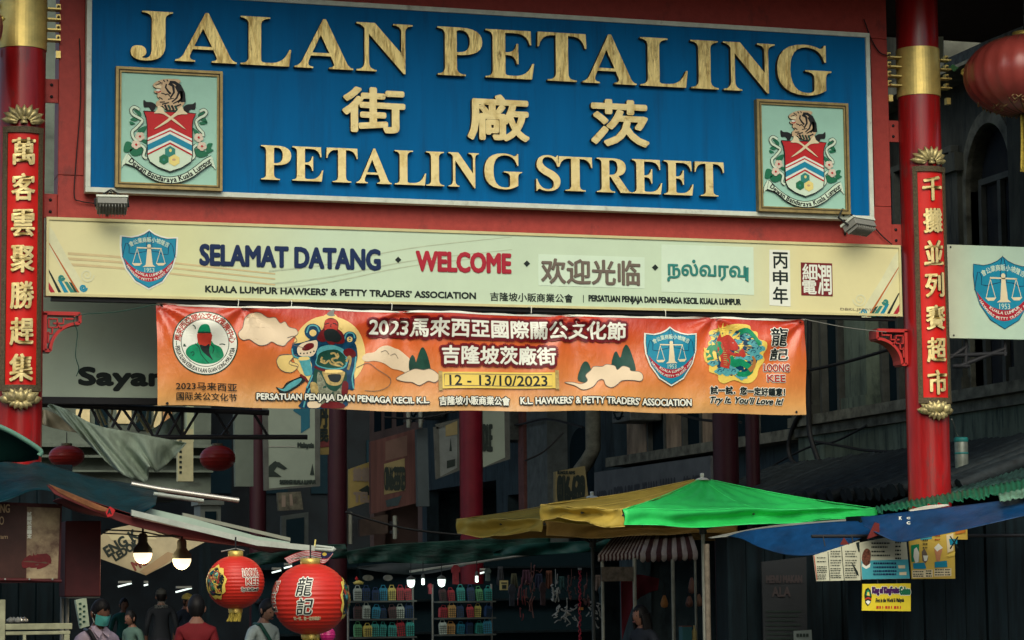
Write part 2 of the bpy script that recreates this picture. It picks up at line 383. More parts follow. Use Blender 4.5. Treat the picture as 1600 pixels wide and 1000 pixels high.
# blue street name board
BP = G(-.11)
bx0, bz0 = BP.px(133, 303.5); bx1 = BP.px(1365, 342)[0]; bz0 = (bz0+BP.px(1365, 342)[1])/2
bz1 = (BP.px(800, 20)[1]+BP.px(1355, 51)[1])/2
board = thing('street_name_board', ((bx0+bx1)/2, -.1, bz0), 'big blue street name board with raised gold letters under the gate roof', 'sign board')
m_ = MB(); m_.pbox(BP, bx0+.03, bx1-.03, bz0+.03, bz1-.03, -.08, 0, M_blue); m_.build('panel', board)
m_ = MB(); bw = .042
for a, b, c, d_ in ((bx0, bx1, bz0, bz0+bw), (bx0, bx1, bz1-bw, bz1), (bx0, bx0+bw, bz0+bw, bz1-bw), (bx1-bw, bx1, bz0+bw, bz1-bw)):
    m_.pbox(BP, a, b, c, d_, -.085, .018, M_alu)
m_.build('border_trim', board, bevel=.003)
LP = G(-.165)
top_base = lambda x: 93+(x-240)*(147-93)/(1257-240)
for ch, a, b in (('J', 204, 270), ('A', 274, 370), ('L', 376, 455), ('A', 460, 552), ('N', 557, 645), ('P', 684, 754), ('E', 759, 835), ('T', 840, 917), ('A', 910, 995), ('L', 1001, 1075), ('I', 1080, 1123), ('N', 1131, 1212), ('G', 1215, 1300)):
    serif(LP, ch, a, b, top_base, 75.5, 0, .05, M_gold, M_golddk).build('letter', board)
low_base = lambda x: 281+(x-431)*(306.5-281)/(1109-431)
for ch, a, b in (('P', 408, 455), ('E', 457, 505), ('T', 510, 559), ('A', 557, 612), ('L', 617, 666), ('I', 666, 694), ('N', 701, 749), ('G', 757, 816), ('S', 838, 876), ('T', 873, 926), ('R', 933, 987), ('E', 988, 1035), ('E', 1038, 1084), ('T', 1086, 1132)):
    serif(LP, ch, a, b, low_base, 53.5, 0, .05, M_gold2, M_golddk).build('letter', board)
for ch, bl, tr in (('街', (537, 203), (631, 141)), ('廠', (733, 216), (825, 152)), ('茨', (926, 225), (1012, 160))):
    m_ = MB(); m_.text(LP, ch, bl, tr, 0, M_gold2, .05, M_golddk, bold=.013, nb=12); m_.build('letter', board)

# city crests on the board
CP = G(-.16)
Z = lambda L: [CP.px(160+x/4.545, 90+y/4.545) for x, y in L]
pan = MB(); cu0, cv1 = CP.px(181, 106); cu1, cv0 = CP.px(347, 298)
cv1 = (CP.px(181, 104)[1]+CP.px(347, 112)[1])/2; cv0 = (CP.px(180, 292.5)[1]+CP.px(346, 299)[1])/2
pan.pbox(CP, cu0+.02, cu1-.02, cv0+.02, cv1-.02, -.05, 0, M_mint)
crest = pan.build('crest_plaque', board)
m_ = MB(); e = .036
for k, (i0, i1, dd, mm) in enumerate(((0, .022, .02, mat('antique_gold_frame', (.34, .26, .1), .45, metal=.4, var=.25, scale=20)), (.0225, .034, .012, mat('dark_gold_groove', (.09, .07, .03), .6)), (.0345, .046, .017, mat('antique_gold_frame', (0, 0, 0))))):
    a, b, c, d_ = cu0+i0, cu1-i0, cv0+i0, cv1-i0; h = i1-i0
    for x0, x1, y0, y1 in ((a, b, c, c+h), (a, b, d_-h, d_), (a, a+h, c+h, d_-h), (b-h, b, c+h, d_-h)): m_.pbox(CP, x0, x1, y0, y1, -.055, dd, mm)
m_.build('frame', crest)
m_ = MB()                                           # leaves, scrolls and flowers
for L in ([(225, 375), (262, 380), (276, 412), (240, 452), (198, 440), (230, 420), (250, 405)], [(195, 452), (232, 470), (200, 478)], [(248, 520), (285, 492), (312, 490), (300, 525), (270, 545)], [(165, 600), (205, 606), (215, 650), (185, 672), (150, 665)], [(195, 655), (250, 640), (300, 645), (295, 675), (240, 700), (205, 690)], [(275, 590), (315, 585), (310, 612)],
          [(735, 375), (700, 385), (678, 415), (715, 455), (745, 462), (730, 430), (712, 410)], [(640, 500), (672, 520), (690, 548), (655, 540)], [(745, 615), (782, 612), (770, 645), (788, 660), (740, 680)], [(650, 655), (700, 650), (750, 690), (690, 710), (655, 685)], [(690, 460), (735, 455), (742, 470), (700, 478)]):
    m_.flat(CP, smooth(Z(L), 4), .008, M_green, .008)
for L in ([(262, 372), (225, 352), (202, 372), (215, 405), (262, 432), (282, 452), (240, 500), (210, 530), (222, 575), (250, 590)], [(690, 385), (720, 372), (738, 392), (720, 415), (690, 430), (665, 455), (680, 500), (712, 535), (715, 560)], [(270, 620), (300, 650), (290, 700), (315, 718)], [(668, 620), (640, 650), (650, 700), (632, 722)]):
    P = smooth(Z(L), 4, False); m_.flat(CP, stroke(P, .030), .011, M_black); m_.flat(CP, stroke(P, .020), .0125, M_pale)
for cx, cy in ((265, 562), (238, 620), (682, 570), (705, 632)):
    for k in range(5):
        a = R(72*k+20); m_.flat(CP, ell(*Z([(cx+17*math.cos(a), cy+17*math.sin(a))])[0], .021, .019, 12), .014+k*.0004, mat('petal_pink', (.68, .60, .46), .5))
    m_.flat(CP, ell(*Z([(cx, cy)])[0], .01, .01, 10), .0175, M_red3)
for s_ in (0, 1):
    L = [(292, 302), (312, 315), (350, 318), (378, 338), (368, 372), (345, 375), (328, 352), (295, 350)]
    if s_: L = [(952-x, y+16) for x, y in L]
    m_.flat(CP, smooth(Z(L), 4), .01, M_black, .01)
m_.build('mantling', crest)
m_ = MB()                                           # tiger head
M_tig = mat('tiger_tan', (.58, .43, .25), .5, var=.12, scale=20)
H = [(365, 185), (400, 165), (440, 155), (480, 154), (540, 158), (553, 175), (540, 188), (566, 215), (582, 270), (580, 325), (560, 352), (540, 376), (450, 371), (425, 345), (400, 352), (380, 345), (383, 315), (405, 300), (386, 278), (390, 258), (370, 252), (365, 237), (390, 242), (412, 226), (380, 221), (358, 205)]
m_.flat(CP, smooth(Z(H), 3), .02, M_tig, .02, M_black)
for L, w0, w1 in (([(452, 190), (446, 215), (462, 240), (482, 262)], .012, .02), ([(475, 176), (510, 180), (545, 205), (568, 255), (570, 320)], .02, .045), ([(470, 185), (500, 205), (505, 250), (480, 290)], .03, .012), ([(520, 205), (540, 250), (525, 290), (490, 320)], .026, .01), ([(555, 240), (560, 290), (535, 325)], .03, .01), ([(440, 268), (462, 262), (478, 280)], .012, .008), ([(425, 178), (400, 190), (375, 200)], .004, .01), ([(462, 300), (505, 292)], .01, .006), ([(500, 330), (560, 300)], .01, .014)):
    m_.flat(CP, stroke(Z(L), w0, w1), .0215, M_black)
for k in range(4): m_.flat(CP, stroke(Z([(440+k*24, 338+k*2), (456+k*24, 372+k*2)]), .018), .022, M_dgreen if k % 2 else M_black)
m_.flat(CP, ell(*Z([(420, 190)])[0], .006, .005, 8), .0222, M_black)
for L, w_ in (([(395, 172), (412, 180)], .008), ([(430, 162), (440, 176)], .01), ([(455, 160), (462, 172)], .01), ([(415, 255), (440, 262)], .009), ([(400, 285), (425, 300)], .01), ([(405, 320), (440, 318)], .01), ([(420, 335), (470, 322)], .011), ([(520, 350), (556, 335)], .012)): m_.flat(CP, stroke(Z(L), w_), .0216, M_black)
m_.flat(CP, smooth(Z([(382, 226), (410, 232), (402, 240), (382, 240)]), 3), .0217, M_white); m_.flat(CP, stroke(Z([(378, 246), (398, 250), (412, 240)]), .009), .0218, M_red3); m_.flat(CP, smooth(Z([(385, 195), (415, 205), (412, 220), (385, 218), (368, 206)]), 3), .0215, M_cream)
m_.build('tiger_head', crest)
m_ = MB()                                           # shield with chevrons and crossed daggers
SH = [(290, 382), (340, 385), (478, 388), (610, 395), (662, 401), (642, 440), (636, 480), (637, 690), (628, 742), (560, 785), (478, 812), (395, 782), (335, 742), (316, 700), (315, 480), (308, 430)]
m_.flat(CP, Z(SH), .018, M_pale, .018, M_black)
m_.flat(CP, Z([(290, 382), (340, 385), (478, 388), (610, 395), (662, 401), (642, 440), (636, 480), (637, 580), (478, 502), (315, 575), (315, 480), (308, 430)]), .020, M_red3)
for y0, y1, a0, a1, mm in ((575, 590, 502, 517, M_white), (590, 600, 517, 528, M_red3), (600, 622, 528, 545, M_white), (622, 665, 545, 590, M_cyan), (665, 685, 590, 604, M_white), (685, 697, 604, 617, M_red3)):
    m_.flat(CP, Z([(315, y0), (478, a0), (637, y0+5), (637, y1+5), (478, a1), (315, y1)]), .0205, mm)
m_.flat(CP, stroke(Z(SH+SH[:1]), .007), .0215, M_black)
for cx, cy, rr, mm in ((478, 672, 42, M_teal), (434, 726, 38, M_green), (508, 732, 42, M_yel)):
    m_.flat(CP, Z([(cx+rr*math.cos(R(60*k+30)), cy+rr*math.sin(R(60*k+30))) for k in range(6)]), .021+cy*1e-6, mm)
m_.flat(CP, ell(*Z([(480, 662)])[0], .012, .014, 12), .0225, M_yel)
m_.flat(CP, ell(*Z([(434, 728)])[0], .012, .012, 6), .0225, M_teal); m_.flat(CP, ell(*Z([(505, 728)])[0], .016, .01, 12), .0225, M_tan)
for a in ([(395, 345), (430, 365), (440, 392), (520, 450), (590, 515), (510, 462), (430, 405), (365, 398), (385, 375)], [(560, 350), (535, 370), (515, 395), (440, 455), (362, 513), (450, 470), (530, 412), (600, 405), (575, 380)]):
    m_.flat(CP, smooth(Z(a), 3), .026 if a[0][0] < 500 else .0275, M_cream, .006, M_brown)
m_.build('shield', crest)
m_ = MB()
top = [(180, 685), (230, 735), (300, 790), (390, 835), (478, 850), (570, 830), (650, 780), (720, 725), (770, 700)]
bot = [(775, 755), (700, 805), (640, 850), (560, 885), (478, 896), (390, 881), (300, 835), (230, 780), (160, 755)]
m_.flat(CP, Z([(165, 688), (185, 690), (190, 755), (150, 760), (133, 785), (140, 735)]), .014, M_pale, .014, M_black)
m_.flat(CP, Z([(770, 705), (780, 712), (803, 798), (770, 762), (750, 760)]), .014, M_pale, .014, M_black)
tp, bp_ = smooth(top, 4, False), smooth(bot, 4, False)
m_.flat(CP, Z(tp+bp_), .022, M_pale, .02, M_black)
m_.flat(CP, stroke(Z(tp), .006), .0225, M_black); m_.flat(CP, stroke(Z(bp_), .007), .0225, M_black)
mid = [(190, 728), (250, 775), (320, 822), (400, 858), (478, 872), (560, 858), (640, 820), (710, 768), (768, 730)]
pathtext(m_, CP, 'Dewan Bandaraya Kuala Lumpur', Z(smooth(mid, 3, False)), .062, .0235, M_black, bold=.0022, ysh=-.3)
m_.build('ribbon_banner', crest)
c2 = copy_tree(crest, board); c2.location.x += CP.px(1183, 245)[0]-cu0

# association shield used on three signs
def emblem(mb, pl, cu, cv, hw, hh, d, border=True):
    E_ = lambda L: [(cu+(x-932)/180*hw, cv-((y-622)-(x-932)*.035)/187*hh) for x, y in L]
    out = [(932, 435), (900, 457), (860, 472), (815, 480), (752, 472), (750, 530), (757, 600), (785, 680), (845, 760), (932, 809), (1020, 765), (1082, 675), (1108, 590), (1113, 485), (1052, 488), (1005, 477), (965, 460)]
    if border: mb.flat(pl, E_(out), d, M_white, .002)
    inn = [(932+(x-932)*.93, 622+(y-622)*.935) for x, y in out]
    mb.flat(pl, E_(inn), d+.001, M_cyan)
    mb.flat(pl, stroke(E_(inn+inn[:1]), .016*hw), d+.003, M_navy)
    up = smooth([(778, 612), (815, 655), (865, 690), (932, 706), (1000, 694), (1050, 660), (1088, 620)], 4, False)
    dn = smooth([(1070, 678), (1010, 735), (932, 759), (862, 735), (800, 672)], 4, False)
    mb.flat(pl, E_(up+dn), d+.0015, M_crim)
    sk = [(768, 608), (778, 560), (788, 522), (800, 522), (810, 545), (808, 582), (840, 588), (872, 580), (915, 572), (918, 500), (925, 462), (932, 444), (941, 462), (948, 500), (950, 572), (990, 577), (1015, 592), (1050, 592), (1053, 548), (1066, 522), (1080, 545), (1090, 602), (1098, 612)]
    mb.flat(pl, stroke(E_(sk), .022*hw), d+.002, M_navy)
    for L in ([(922, 545), (942, 545), (955, 655), (972, 668), (892, 668), (912, 655)], [(856, 545), (1010, 553), (1010, 560), (856, 553)]): mb.flat(pl, E_(L), d+.0025, M_cream)
    mb.flat(pl, E_(ell(932, 540, 12, 12, 12)), d+.0026, M_cream)
    for x in (858, 1005):
        mb.flat(pl, stroke(E_([(x, 555), (x-27, 648)]), .02*hw), d+.0025, M_cream); mb.flat(pl, stroke(E_([(x, 555), (x+27, 648)]), .02*hw), d+.0025, M_cream)
        mb.flat(pl, E_([(x-32, 645), (x+32, 645), (x+16, 660), (x-16, 660)]), d+.0027, M_cream)
    bd = .006*hw
    pathtext(mb, pl, '會公業商販小坡隆吉', E_(smooth([(808, 530), (870, 506), (932, 500), (995, 510), (1056, 537)], 3, False)), .19*hw, d+.003, M_pale, bold=bd*.5, ysh=-.4)
    pathtext(mb, pl, 'KUALA LUMPUR', E_(smooth([(850, 690), (890, 712), (932, 720), (975, 714), (1018, 690)], 3, False)), .12*hw, d+.003, M_white, bold=bd*.5, ysh=-.35)
    pathtext(mb, pl, 'HAWKERS’ PETTY TRADES’ ASSN.', E_(smooth([(798, 655), (835, 705), (880, 737), (932, 746), (985, 738), (1035, 700), (1076, 650)], 3, False)), .105*hw, d+.003, M_white, bold=bd*.5, ysh=-.35)
    a = E_([(905, 700), (965, 676)]); mb.text(pl, '1953', a[0], a[1], d+.003, M_pale, px=False)

# ---- pale welcome sign under the frame
WP = G(-.09)
wx0 = WP.px(72, 401)[0]; wx1 = WP.px(1408, 440)[0]; wz1 = (WP.px(72, 340)[1]+WP.px(1407, 382.5)[1])/2; wz0 = (WP.px(72, 463)[1]+WP.px(1408, 494)[1])/2
cy_, cm_ = (.66, .63, .32), (.51, .66, .46)
M_wel = grad_mat('welcome_sign_print', [(0, cy_), (.15, (.60, .64, .33)), (.30, cm_), (.74, cm_), (.87, cy_), (1, cy_)], 0, wx0, wx1, rough=.45, var=.05, scale=3)
sign = thing('welcome_sign', ((wx0+wx1)/2, -.09, wz0), 'long pale green and cream sign with welcome in several languages', 'welcome sign')
m_ = MB(); m_.pbox(WP, wx0+.012, wx1-.012, wz0+.012, wz1-.012, -.1, 0, M_wel); m_.build('panel', sign)
m_ = MB(); M_trim = mat('cream_sign_trim', (.60, .56, .28), .5)
for a, b, c, d_ in ((wx0, wx1, wz0, wz0+.022), (wx0, wx1, wz1-.024, wz1), (wx0, wx0+.022, wz0+.022, wz1-.024), (wx1-.022, wx1, wz0+.022, wz1-.024)): m_.pbox(WP, a, b, c, d_, -.105, .012, M_trim)
m_.pbox(WP, wx0+.05, wx1-.05, wz0-.035, wz0-.002, -.1, -.02, M_black)
m_.build('border_trim', sign)
m_ = MB()
tint = [mat('pale_stripe_a', (.60, .50, .26), .5), mat('pale_stripe_b', (.47, .56, .38), .5), mat('pale_scroll', (.66, .68, .42), .5)]
for y in (396, 404, 413): m_.flat(WP, stroke(smooth(WP.pts([(106, y), (190, y+6), (300, y+18), (430, y+32)]), 5, False), .022, .012), .002, tint[0])
for y in (408, 428, 436): m_.flat(WP, stroke(smooth(WP.pts([(420, y+16), (520, y+4), (640, y-20), (800, y-38)]), 5, False), .015, .006), .0018, tint[1])
def corner(fl):
    f = (lambda L: L) if not fl else (lambda L: [(1480-x-(y-400)*.02, y+(40 if y else 0)-2) for x, y in L])
    s = lambda L, c, d=.0025: m_.flat(WP, WP.pts(f(L)), d, c)
    s([(74, 350), (84, 362), (104, 400), (120, 426), (128, 440), (133, 458), (118, 458), (74, 382)], tint[2], .0021)
    s([(74, 377), (76, 378), (124, 457), (120, 457)], mat('orange_vinyl', (.45, .13, .03), .5))
    s([(74, 420), (76, 420), (96, 457), (91, 457)], M_ink, .0026); s([(74, 437), (86, 457), (79, 457), (74, 448)], M_crim)
    s([(90, 437), (95, 437), (107, 457), (100, 457)], M_cyan); s([(100, 440), (105, 440), (117, 457), (110, 457)], M_teal)
    s([(107, 440), (112, 442), (121, 457), (117, 457)], M_dgreen, .0027)
    for cx, cy, rr, mm in ((96, 434, 5, M_teal), (130, 450, 6, M_cyan), (136, 430, 11, tint[2])):
        sp = [(cx+rr*(1-k/26)*math.cos(k*.5), cy+rr*(1-k/26)*math.sin(k*.5)) for k in range(24)]
        m_.flat(WP, stroke(WP.pts(f(sp)), .014), .003, mm)
m_.build('printed_stripes', sign); m_ = MB(); corner(False); m_.build('printed_corner', sign); m_ = MB(); corner(True); m_.build('printed_corner', sign)
m_ = MB(); a, b = WP.px(233, 358), WP.px(233, 453)
emblem(m_, WP, (WP.px(187, 405)[0]+WP.px(278, 405)[0])/2, (a[1]+b[1])/2, (WP.px(278, 405)[0]-WP.px(187, 405)[0])/2, (a[1]-b[1])/2, .004); m_.build('emblem', sign)
for name, s_, bl, tr, mm, bo, th in (('lettering', 'SELAMAT DATANG', (313, 413.5), (593, 391), M_navy, .0095, .007), ('lettering', 'WELCOME', (651, 422.5), (797, 397.5), M_crim, .0095, .007)):
    m_ = MB(); m_.text(WP, s_, bl, tr, .009, mm, th, mm, bold=bo, nb=12); m_.build(name, sign)
m_ = MB(); m_.fpx(WP, [(841, 397), (1007, 402), (1007, 451), (841, 446)], .003, M_pale, .002); m_.text(WP, '欢迎光临', (846, 442), (999, 408.5), .011, M_brown, .008, M_golddk, bold=.0055); m_.build('lettering', sign)
m_ = MB(); m_.fpx(WP, [(1033, 382), (1177, 386), (1178, 461), (1033, 456)], .003, M_pale, .002)
m_.text(WP, 'நல்வரவ', (1043, 439), (1164, 409), .011, M_teal, .007, M_dgreen, bold=.004); m_.fpx(WP, [(1164, 418), (1169, 418), (1169, 441), (1164, 438)], .0108, M_teal, .007); m_.build('lettering', sign)
m_ = MB(); m_.fpx(WP, [(1202, 390), (1234, 391), (1235, 479), (1202, 477)], .003, M_white, .002)
for ch, y0, y1 in (('丙', 395, 419), ('申', 423, 445), ('年', 449, 474)): m_.text(WP, ch, (1208, y1), (1230, y0), .006, M_ink, bold=.003)
m_.build('lettering', sign)
m_ = MB(); m_.fpx(WP, [(1251, 410), (1300, 411.5), (1301, 463), (1252, 461.5)], .004, mat('seal_red', (.17, .016, .018), .5), .003)
for ch, bl, tr in (('細', (1254, 437), (1276, 413)), ('電', (1254, 459), (1275, 439)), ('潤', (1278, 460), (1298, 414))): m_.text(WP, ch, bl, tr, .0055, M_white, bold=.003)
m_.build('seal', sign)
m_ = MB(); m_.text(WP, 'KUALA LUMPUR HAWKERS’ & PETTY TRADERS’ ASSOCIATION', (321, 456.5), (743, 457.5), .004, M_ink, bold=.0035)
m_.text(WP, '吉隆坡小販商業公會', (766, 470), (895, 460), .004, M_ink, bold=.0015); m_.text(WP, 'PERSATUAN PENJAJA DAN PENIAGA KECIL KUALA LUMPUR', (920, 473.5), (1157, 467.5), .004, M_ink, bold=.0035)
m_.fpx(WP, [(911, 461), (912, 461), (912, 473), (911, 473)], .004, M_ink); m_.text(WP, 'DBKL.JPPP/IKL', (1313, 486), (1372, 482.5), .004, M_brown)
for x, y in ((622, 406), (823, 412), (1023.5, 418)): m_.fpx(WP, [(x-5, y), (x, y-5), (x+5, y), (x, y+5)], .0045, M_ink, .003)
m_.build('small_lettering', sign)

# ---- pillars
PR = .195
xl = FR.px(31, 400)[0]; xr = FR.px(1443, 420)[0]
z_band0 = (FR.px(31, 77)[1]+FR.px(1440, 155)[1])/2; z_band1 = FR.px(1440, 79)[1]
z_p1 = (FR.px(29, 212)[1]+FR.px(1450, 276)[1])/2; z_p0 = (FR.px(29, 601)[1]+FR.px(1462, 627)[1])/2
def pillar(X, chars, label):
    t = thing('gate_pillar', (X, 0, 0), label, 'pillar', 'red pillars of the street gate')
    m_ = MB(); m_.lathe([(PR, 0), (PR, z_band0-.002)], (X, 0, 0), M_pil, 48); m_.lathe([(PR, z_band1+.002), (PR, 7.4)], (X, 0, 0), M_pil, 48)
    m_.lathe([(0, 7.4), (PR, 7.4)], (X, 0, 0), M_pil, 48); m_.build('shaft', t)
    m_ = MB(); m_.lathe([(PR-.01, z_band0), (PR+.008, z_band0), (PR+.008, z_band1), (PR-.01, z_band1)], (X, 0, 0), M_band, 48, sm=False); o = m_.build('gold_collar', t)
    # fins with angle brackets each side of the collar
    m_ = MB()
    for s_ in (-1, 1):
        for k in range(4):
            z = z_band1-.09-k*.088; m_.box((X+s_*(PR+.06), -.02, z), (.11, .1, .012), M_band); m_.box((X+s_*(PR+.1), .02, z+.03), (.035, .05, .05), M_band)
            m_.lathe([(0, .01), (.012, .01), (.012, 0)], (X+s_*(PR+.1), -.01, z+.03), M_bron, 8, axis=Matrix.Rotation(R(90), 3, 'X'))
        m_.box((X+s_*(PR+.1), .0, z_band0-.02), (.04, .05, .06), M_band)
    m_.build('collar_fin', t)
    # couplet panel: red field, bronze frame, raised characters
    def cyl(a, z, r): return (X+r*math.sin(a), -r*math.cos(a), z)
    A = R(35); m_ = MB()
    m_.sheet(lambda u, v: cyl(-A+2*A*u, z_p0+(z_p1-z_p0)*v, PR+.02), 16, 1, M_plq); pn = m_.build('couplet_panel', t)
    m_ = MB(); B = R(46)
    for sgn in (-1, 1):
        m_.sheet(lambda u, v: cyl(sgn*(A+(B-A)*u), z_p0-.03+(z_p1-z_p0+.06)*v, PR+.035), 4, 1, M_bron); m_.sheet(lambda u, v: cyl(sgn*A, z_p0-.03+(z_p1-z_p0+.06)*v, PR+.035*u), 1, 1, M_bron); m_.sheet(lambda u, v: cyl(sgn*B, z_p0-.03+(z_p1-z_p0+.06)*v, PR+.035*u), 1, 1, M_bron)
    for z, h in ((z_p1, .05), (z_p0-.05, .05)):
        m_.sheet(lambda u, v: cyl(-B+2*B*u, z+h*v, PR+.038), 16, 1, M_bron); m_.sheet(lambda u, v: cyl(-B+2*B*u, z, PR+.038*v), 16, 1, M_bron); m_.sheet(lambda u, v: cyl(-B+2*B*u, z+h, PR+.038*v), 16, 1, M_bron)
    m_.build('panel_frame', t)
    step = (z_p1-z_p0)/7
    for k, ch in enumerate(chars):
        mb = MB(); zc = z_p1-step*(k+.53); pl = Pl((0, 0, 0), (1, 0, 0), (0, 0, 1))
        mb.text(pl, ch, (-.085, zc-.108), (.085, zc+.108), .02, M_gold2, .018, M_golddk, bold=.0058, px=False)
        c_, s__ = math.cos(.12), math.sin(.12)
        mb.warp(lambda p: cyl(p.x/(PR+.02), p.z+p.x*.05, PR+.024-p.y-.001))
        mb.build('character', pn)
    # carved ornaments: lotus under the panel, crest over it
    m_ = MB()
    def petal(cx, cz, ang, L_, W_, r):
        P = []
        def fn(u, v):
            wv = W_*math.sin(math.pi*min(.999, .08+.92*v))**.8*(1-.2*v); x = (u-.5)*wv*2; y = L_*v; h = .018*(1-(2*u-1)**2)+.03*math.sin(math.pi*v)*.6+.012
            a = cx+x*math.cos(ang)+y*math.sin(ang); b = cz-x*math.sin(ang)+y*math.cos(ang)
            return cyl(a/(PR+.02), b, r+h)
        m_.sheet(fn, 6, 7, M_carve)
    z0 = z_p0-.2
    for row, (n, L_, W_, zz, rr) in enumerate(((7, .125, .036, .0, PR), (6, .10, .036, .0, PR+.018), (3, .1, .04, -.01, PR+.03))):
        for k in range(n):
            a = R(-78+156*k/(n-1)) if row < 2 else R(-35+70*k/(n-1)); petal(math.sin(a)*.075, z0+.07+zz*1, a, L_, W_, rr)
    for k in range(7): a = R(180-75+150*k/6); petal(math.sin(a)*.03, z0+.075, a, .085, .032, PR+.012)
    m_.build('lotus_ornament', t)
    m_ = MB(); z0 = z_p1+.055
    for k in range(9):
        a = R(-80+160*k/8); petal(math.sin(a)*.05, z0+.03+.03*abs(math.cos(a)), a, .12+.03*abs(math.sin(a)), .03, PR+.01)
    for sgn in (-1, 1):
        sp = [cyl((sgn*(.075+.03*(1-k/22)*math.cos(k*.4)))/(PR+.02), z0+.035+.03*(1-k/22)*math.sin(k*.4), PR+.03) for k in range(20)]; m_.tube(sp, .011, M_carve, 6)
    for k, r_ in enumerate((.03, .024, .018, .012)): m_.lathe([(r_, -.012), (r_*1.1, 0), (r_*.6, .02)], cyl(0, z0+.03+k*.032, PR+.03), M_carve, 12)
    m_.build('crest_ornament', t)
    # fretwork bracket
    s_ = 1 if X < 0 else -1; m_ = MB(); bz = FR.px(90 if X < 0 else 1400, 490 if X < 0 else 517)[1]; bxx = X+s_*PR
    bw_, bh = .30, .31
    BPl = Pl((0, 0, 0), (1, 0, 0), (0, 0, 1)); M_frt = mat('fretwork_red', (.46, .035, .03), .5)
    seg = lambda L, ww=.014: m_.flat(BPl, stroke([(bxx+s_*x*bw_, bz-y*bh) for x, y in L], ww), .03, M_frt, .16 if ww > .015 else .05, M_red)
    seg([(0, 0), (1.0, 0)], .03); seg([(.05, 0), (.05, 1)], .03)
    arc = [(1-.93*math.sin(R(a)), .97-.85*math.cos(R(a))) for a in range(0, 91, 9)]; arc = [(1-.8*math.sin(R(a)), .25+.75*(1-math.cos(R(a)))) for a in range(0, 91, 9)]
    seg(arc, .026); seg([(1, 0), (1, .25)], .026); seg([(.05, 1), (.2, 1)], .026)
    for L in ([(.15, .15), (.38, .15), (.38, .38), (.15, .38), (.15, .15)], [(.27, .27), (.55, .27), (.55, .12)], [(.6, .14), (.85, .14), (.85, .06)], [(.14, .5), (.14, .8)], [(.25, .38), (.25, .55), (.14, .55)], [(.38, .3), (.5, .42)]): seg(L)
    m_.build('fretwork_bracket', t)
    m_ = MB(); sx = 1 if X < 0 else -1
    for pz in ((FR.px(76, 140)[1]), (FR.px(76, 320)[1])):
        xx = X+sx*(PR+.055); m_.box((xx, .06, pz), (.115, .03, .2), M_red)
        for dz in (-.05, .05): m_.lathe([(0, .012), (.012, .012), (.014, 0)], (xx, .045, pz+dz), M_black, 8, axis=Matrix.Rotation(R(90), 3, 'X'))
    m_.build('connector_plate', t)
    return t
pillar(xl, '萬客雲聚勝趕集', 'red gate pillar on the left whose couplet panel ends above the dark green awning')
pillar(xr, '千攤並列賽超市', 'red gate pillar on the right standing between the welcome sign and the corner sign')

# ---- gate roof overhead
M_soff = mat('dark_soffit', (.035, .018, .016), .7, var=.2); M_rtile = mat('dark_roof_tile', (.03, .045, .04), .6, var=.3, scale=10)
rf = thing('gate_roof', (0, .4, 7.3), 'dark tiled roof spanning the street gate above the blue board', 'roof')
m_ = MB(); zr = fz1+.03; m_.box((.6, .1, zr+.03), (12.4, 3.8, .06), M_soff)
for k in range(28): m_.box((-5.2+k*.43, -1.1, zr-.035), (.07, 1.3, .06), M_soff)
m_.build('soffit', rf)
m_ = MB(); m_.box((.6, -1.84, zr+.12), (12.5, .05, .25), M_soff); m_.box((.6, 2.03, zr+.12), (12.5, .05, .25), M_soff); m_.build('fascia', rf)
m_ = MB()
for k in range(51):
    x = -5.55+k*.246
    m_.tube([(x, -2.0, zr+.3), (x, -.7, zr+.7), (x, .4, zr+1.15), (x, 1.1, zr+.7), (x, 2.1, zr+.3)], .07, M_rtile, 8)
m_.add([(-5.6, -1.95, zr+.25), (6.8, -1.95, zr+.25), (6.8, .4, zr+1.08), (-5.6, .4, zr+1.08), (6.8, 2.1, zr+.25), (-5.6, 2.1, zr+.25)], [(0, 1, 2, 3), (3, 2, 4, 5)], M_rtile)
m_.build('tile_row', rf)

# ---- floodlights
def flood(px, py, yaw, pitch, label, w_=.24):
    p = at(px, py, -.32); t = thing('floodlight', p, label, 'floodlight', 'floodlights under the blue board')
    rot = Matrix.Rotation(R(yaw), 3, 'Z') @ Matrix.Rotation(R(pitch), 3, 'X'); D = lambda v: p+rot @ Vector(v)
    m_ = MB(); m_.box(p, (w_, .06, .15), M_grey, rot)
    for k in range(9): m_.box(D((-w_/2+.02+k*(w_-.04)/8, -.045, 0)), (.006, .03, .13), M_grey, rot)
    m_.build('housing', t, bevel=.004)
    m_ = MB(); m_.box(D((0, .04, .0)), (w_+.02, .02, .17), M_alu, rot); m_.build('lens_frame', t)
    m_ = MB(); m_.tube([D((-w_/2-.015, 0, 0)), D((-w_/2-.015, .12, -.06)), D((0, .25, -.08)), D((w_/2+.015, .12, -.06)), D((w_/2+.015, 0, 0))], .009, M_blk2, 6)
    m_.tube([D((0, .24, -.08)), (p.x, -.01, p.z-.03)], .012, M_blk2, 6); m_.build('mounting_bracket', t)
flood(175, 322, -5, 58, 'grey floodlight bolted under the lower left corner of the blue board')
flood(1343, 354, 28, 62, 'grey floodlight bolted under the lower right corner of the blue board', .3)
def cable(name, P, r, label, cat='cable', m=None, group=None, n=5):
    m_ = MB(); m_.tube(smooth([tuple(p) for p in P], 6, False), r, m or M_black, n); return tag(m_.build(name), label, cat, group)
A_ = lambda L, y: [at(a, b, y) for a, b in L]
cable('power_cable', A_([(124, 60), (126, 150), (119, 250), (116, 305), (125, 314), (150, 318)], -.03), .005, 'thin black cable running down the frame to the left floodlight')
cable('power_cable', A_([(1350, 30), (1362, 62), (1375, 82), (1390, 87)], -.03), .006, 'thin black cable looped at the top right corner of the red frame')
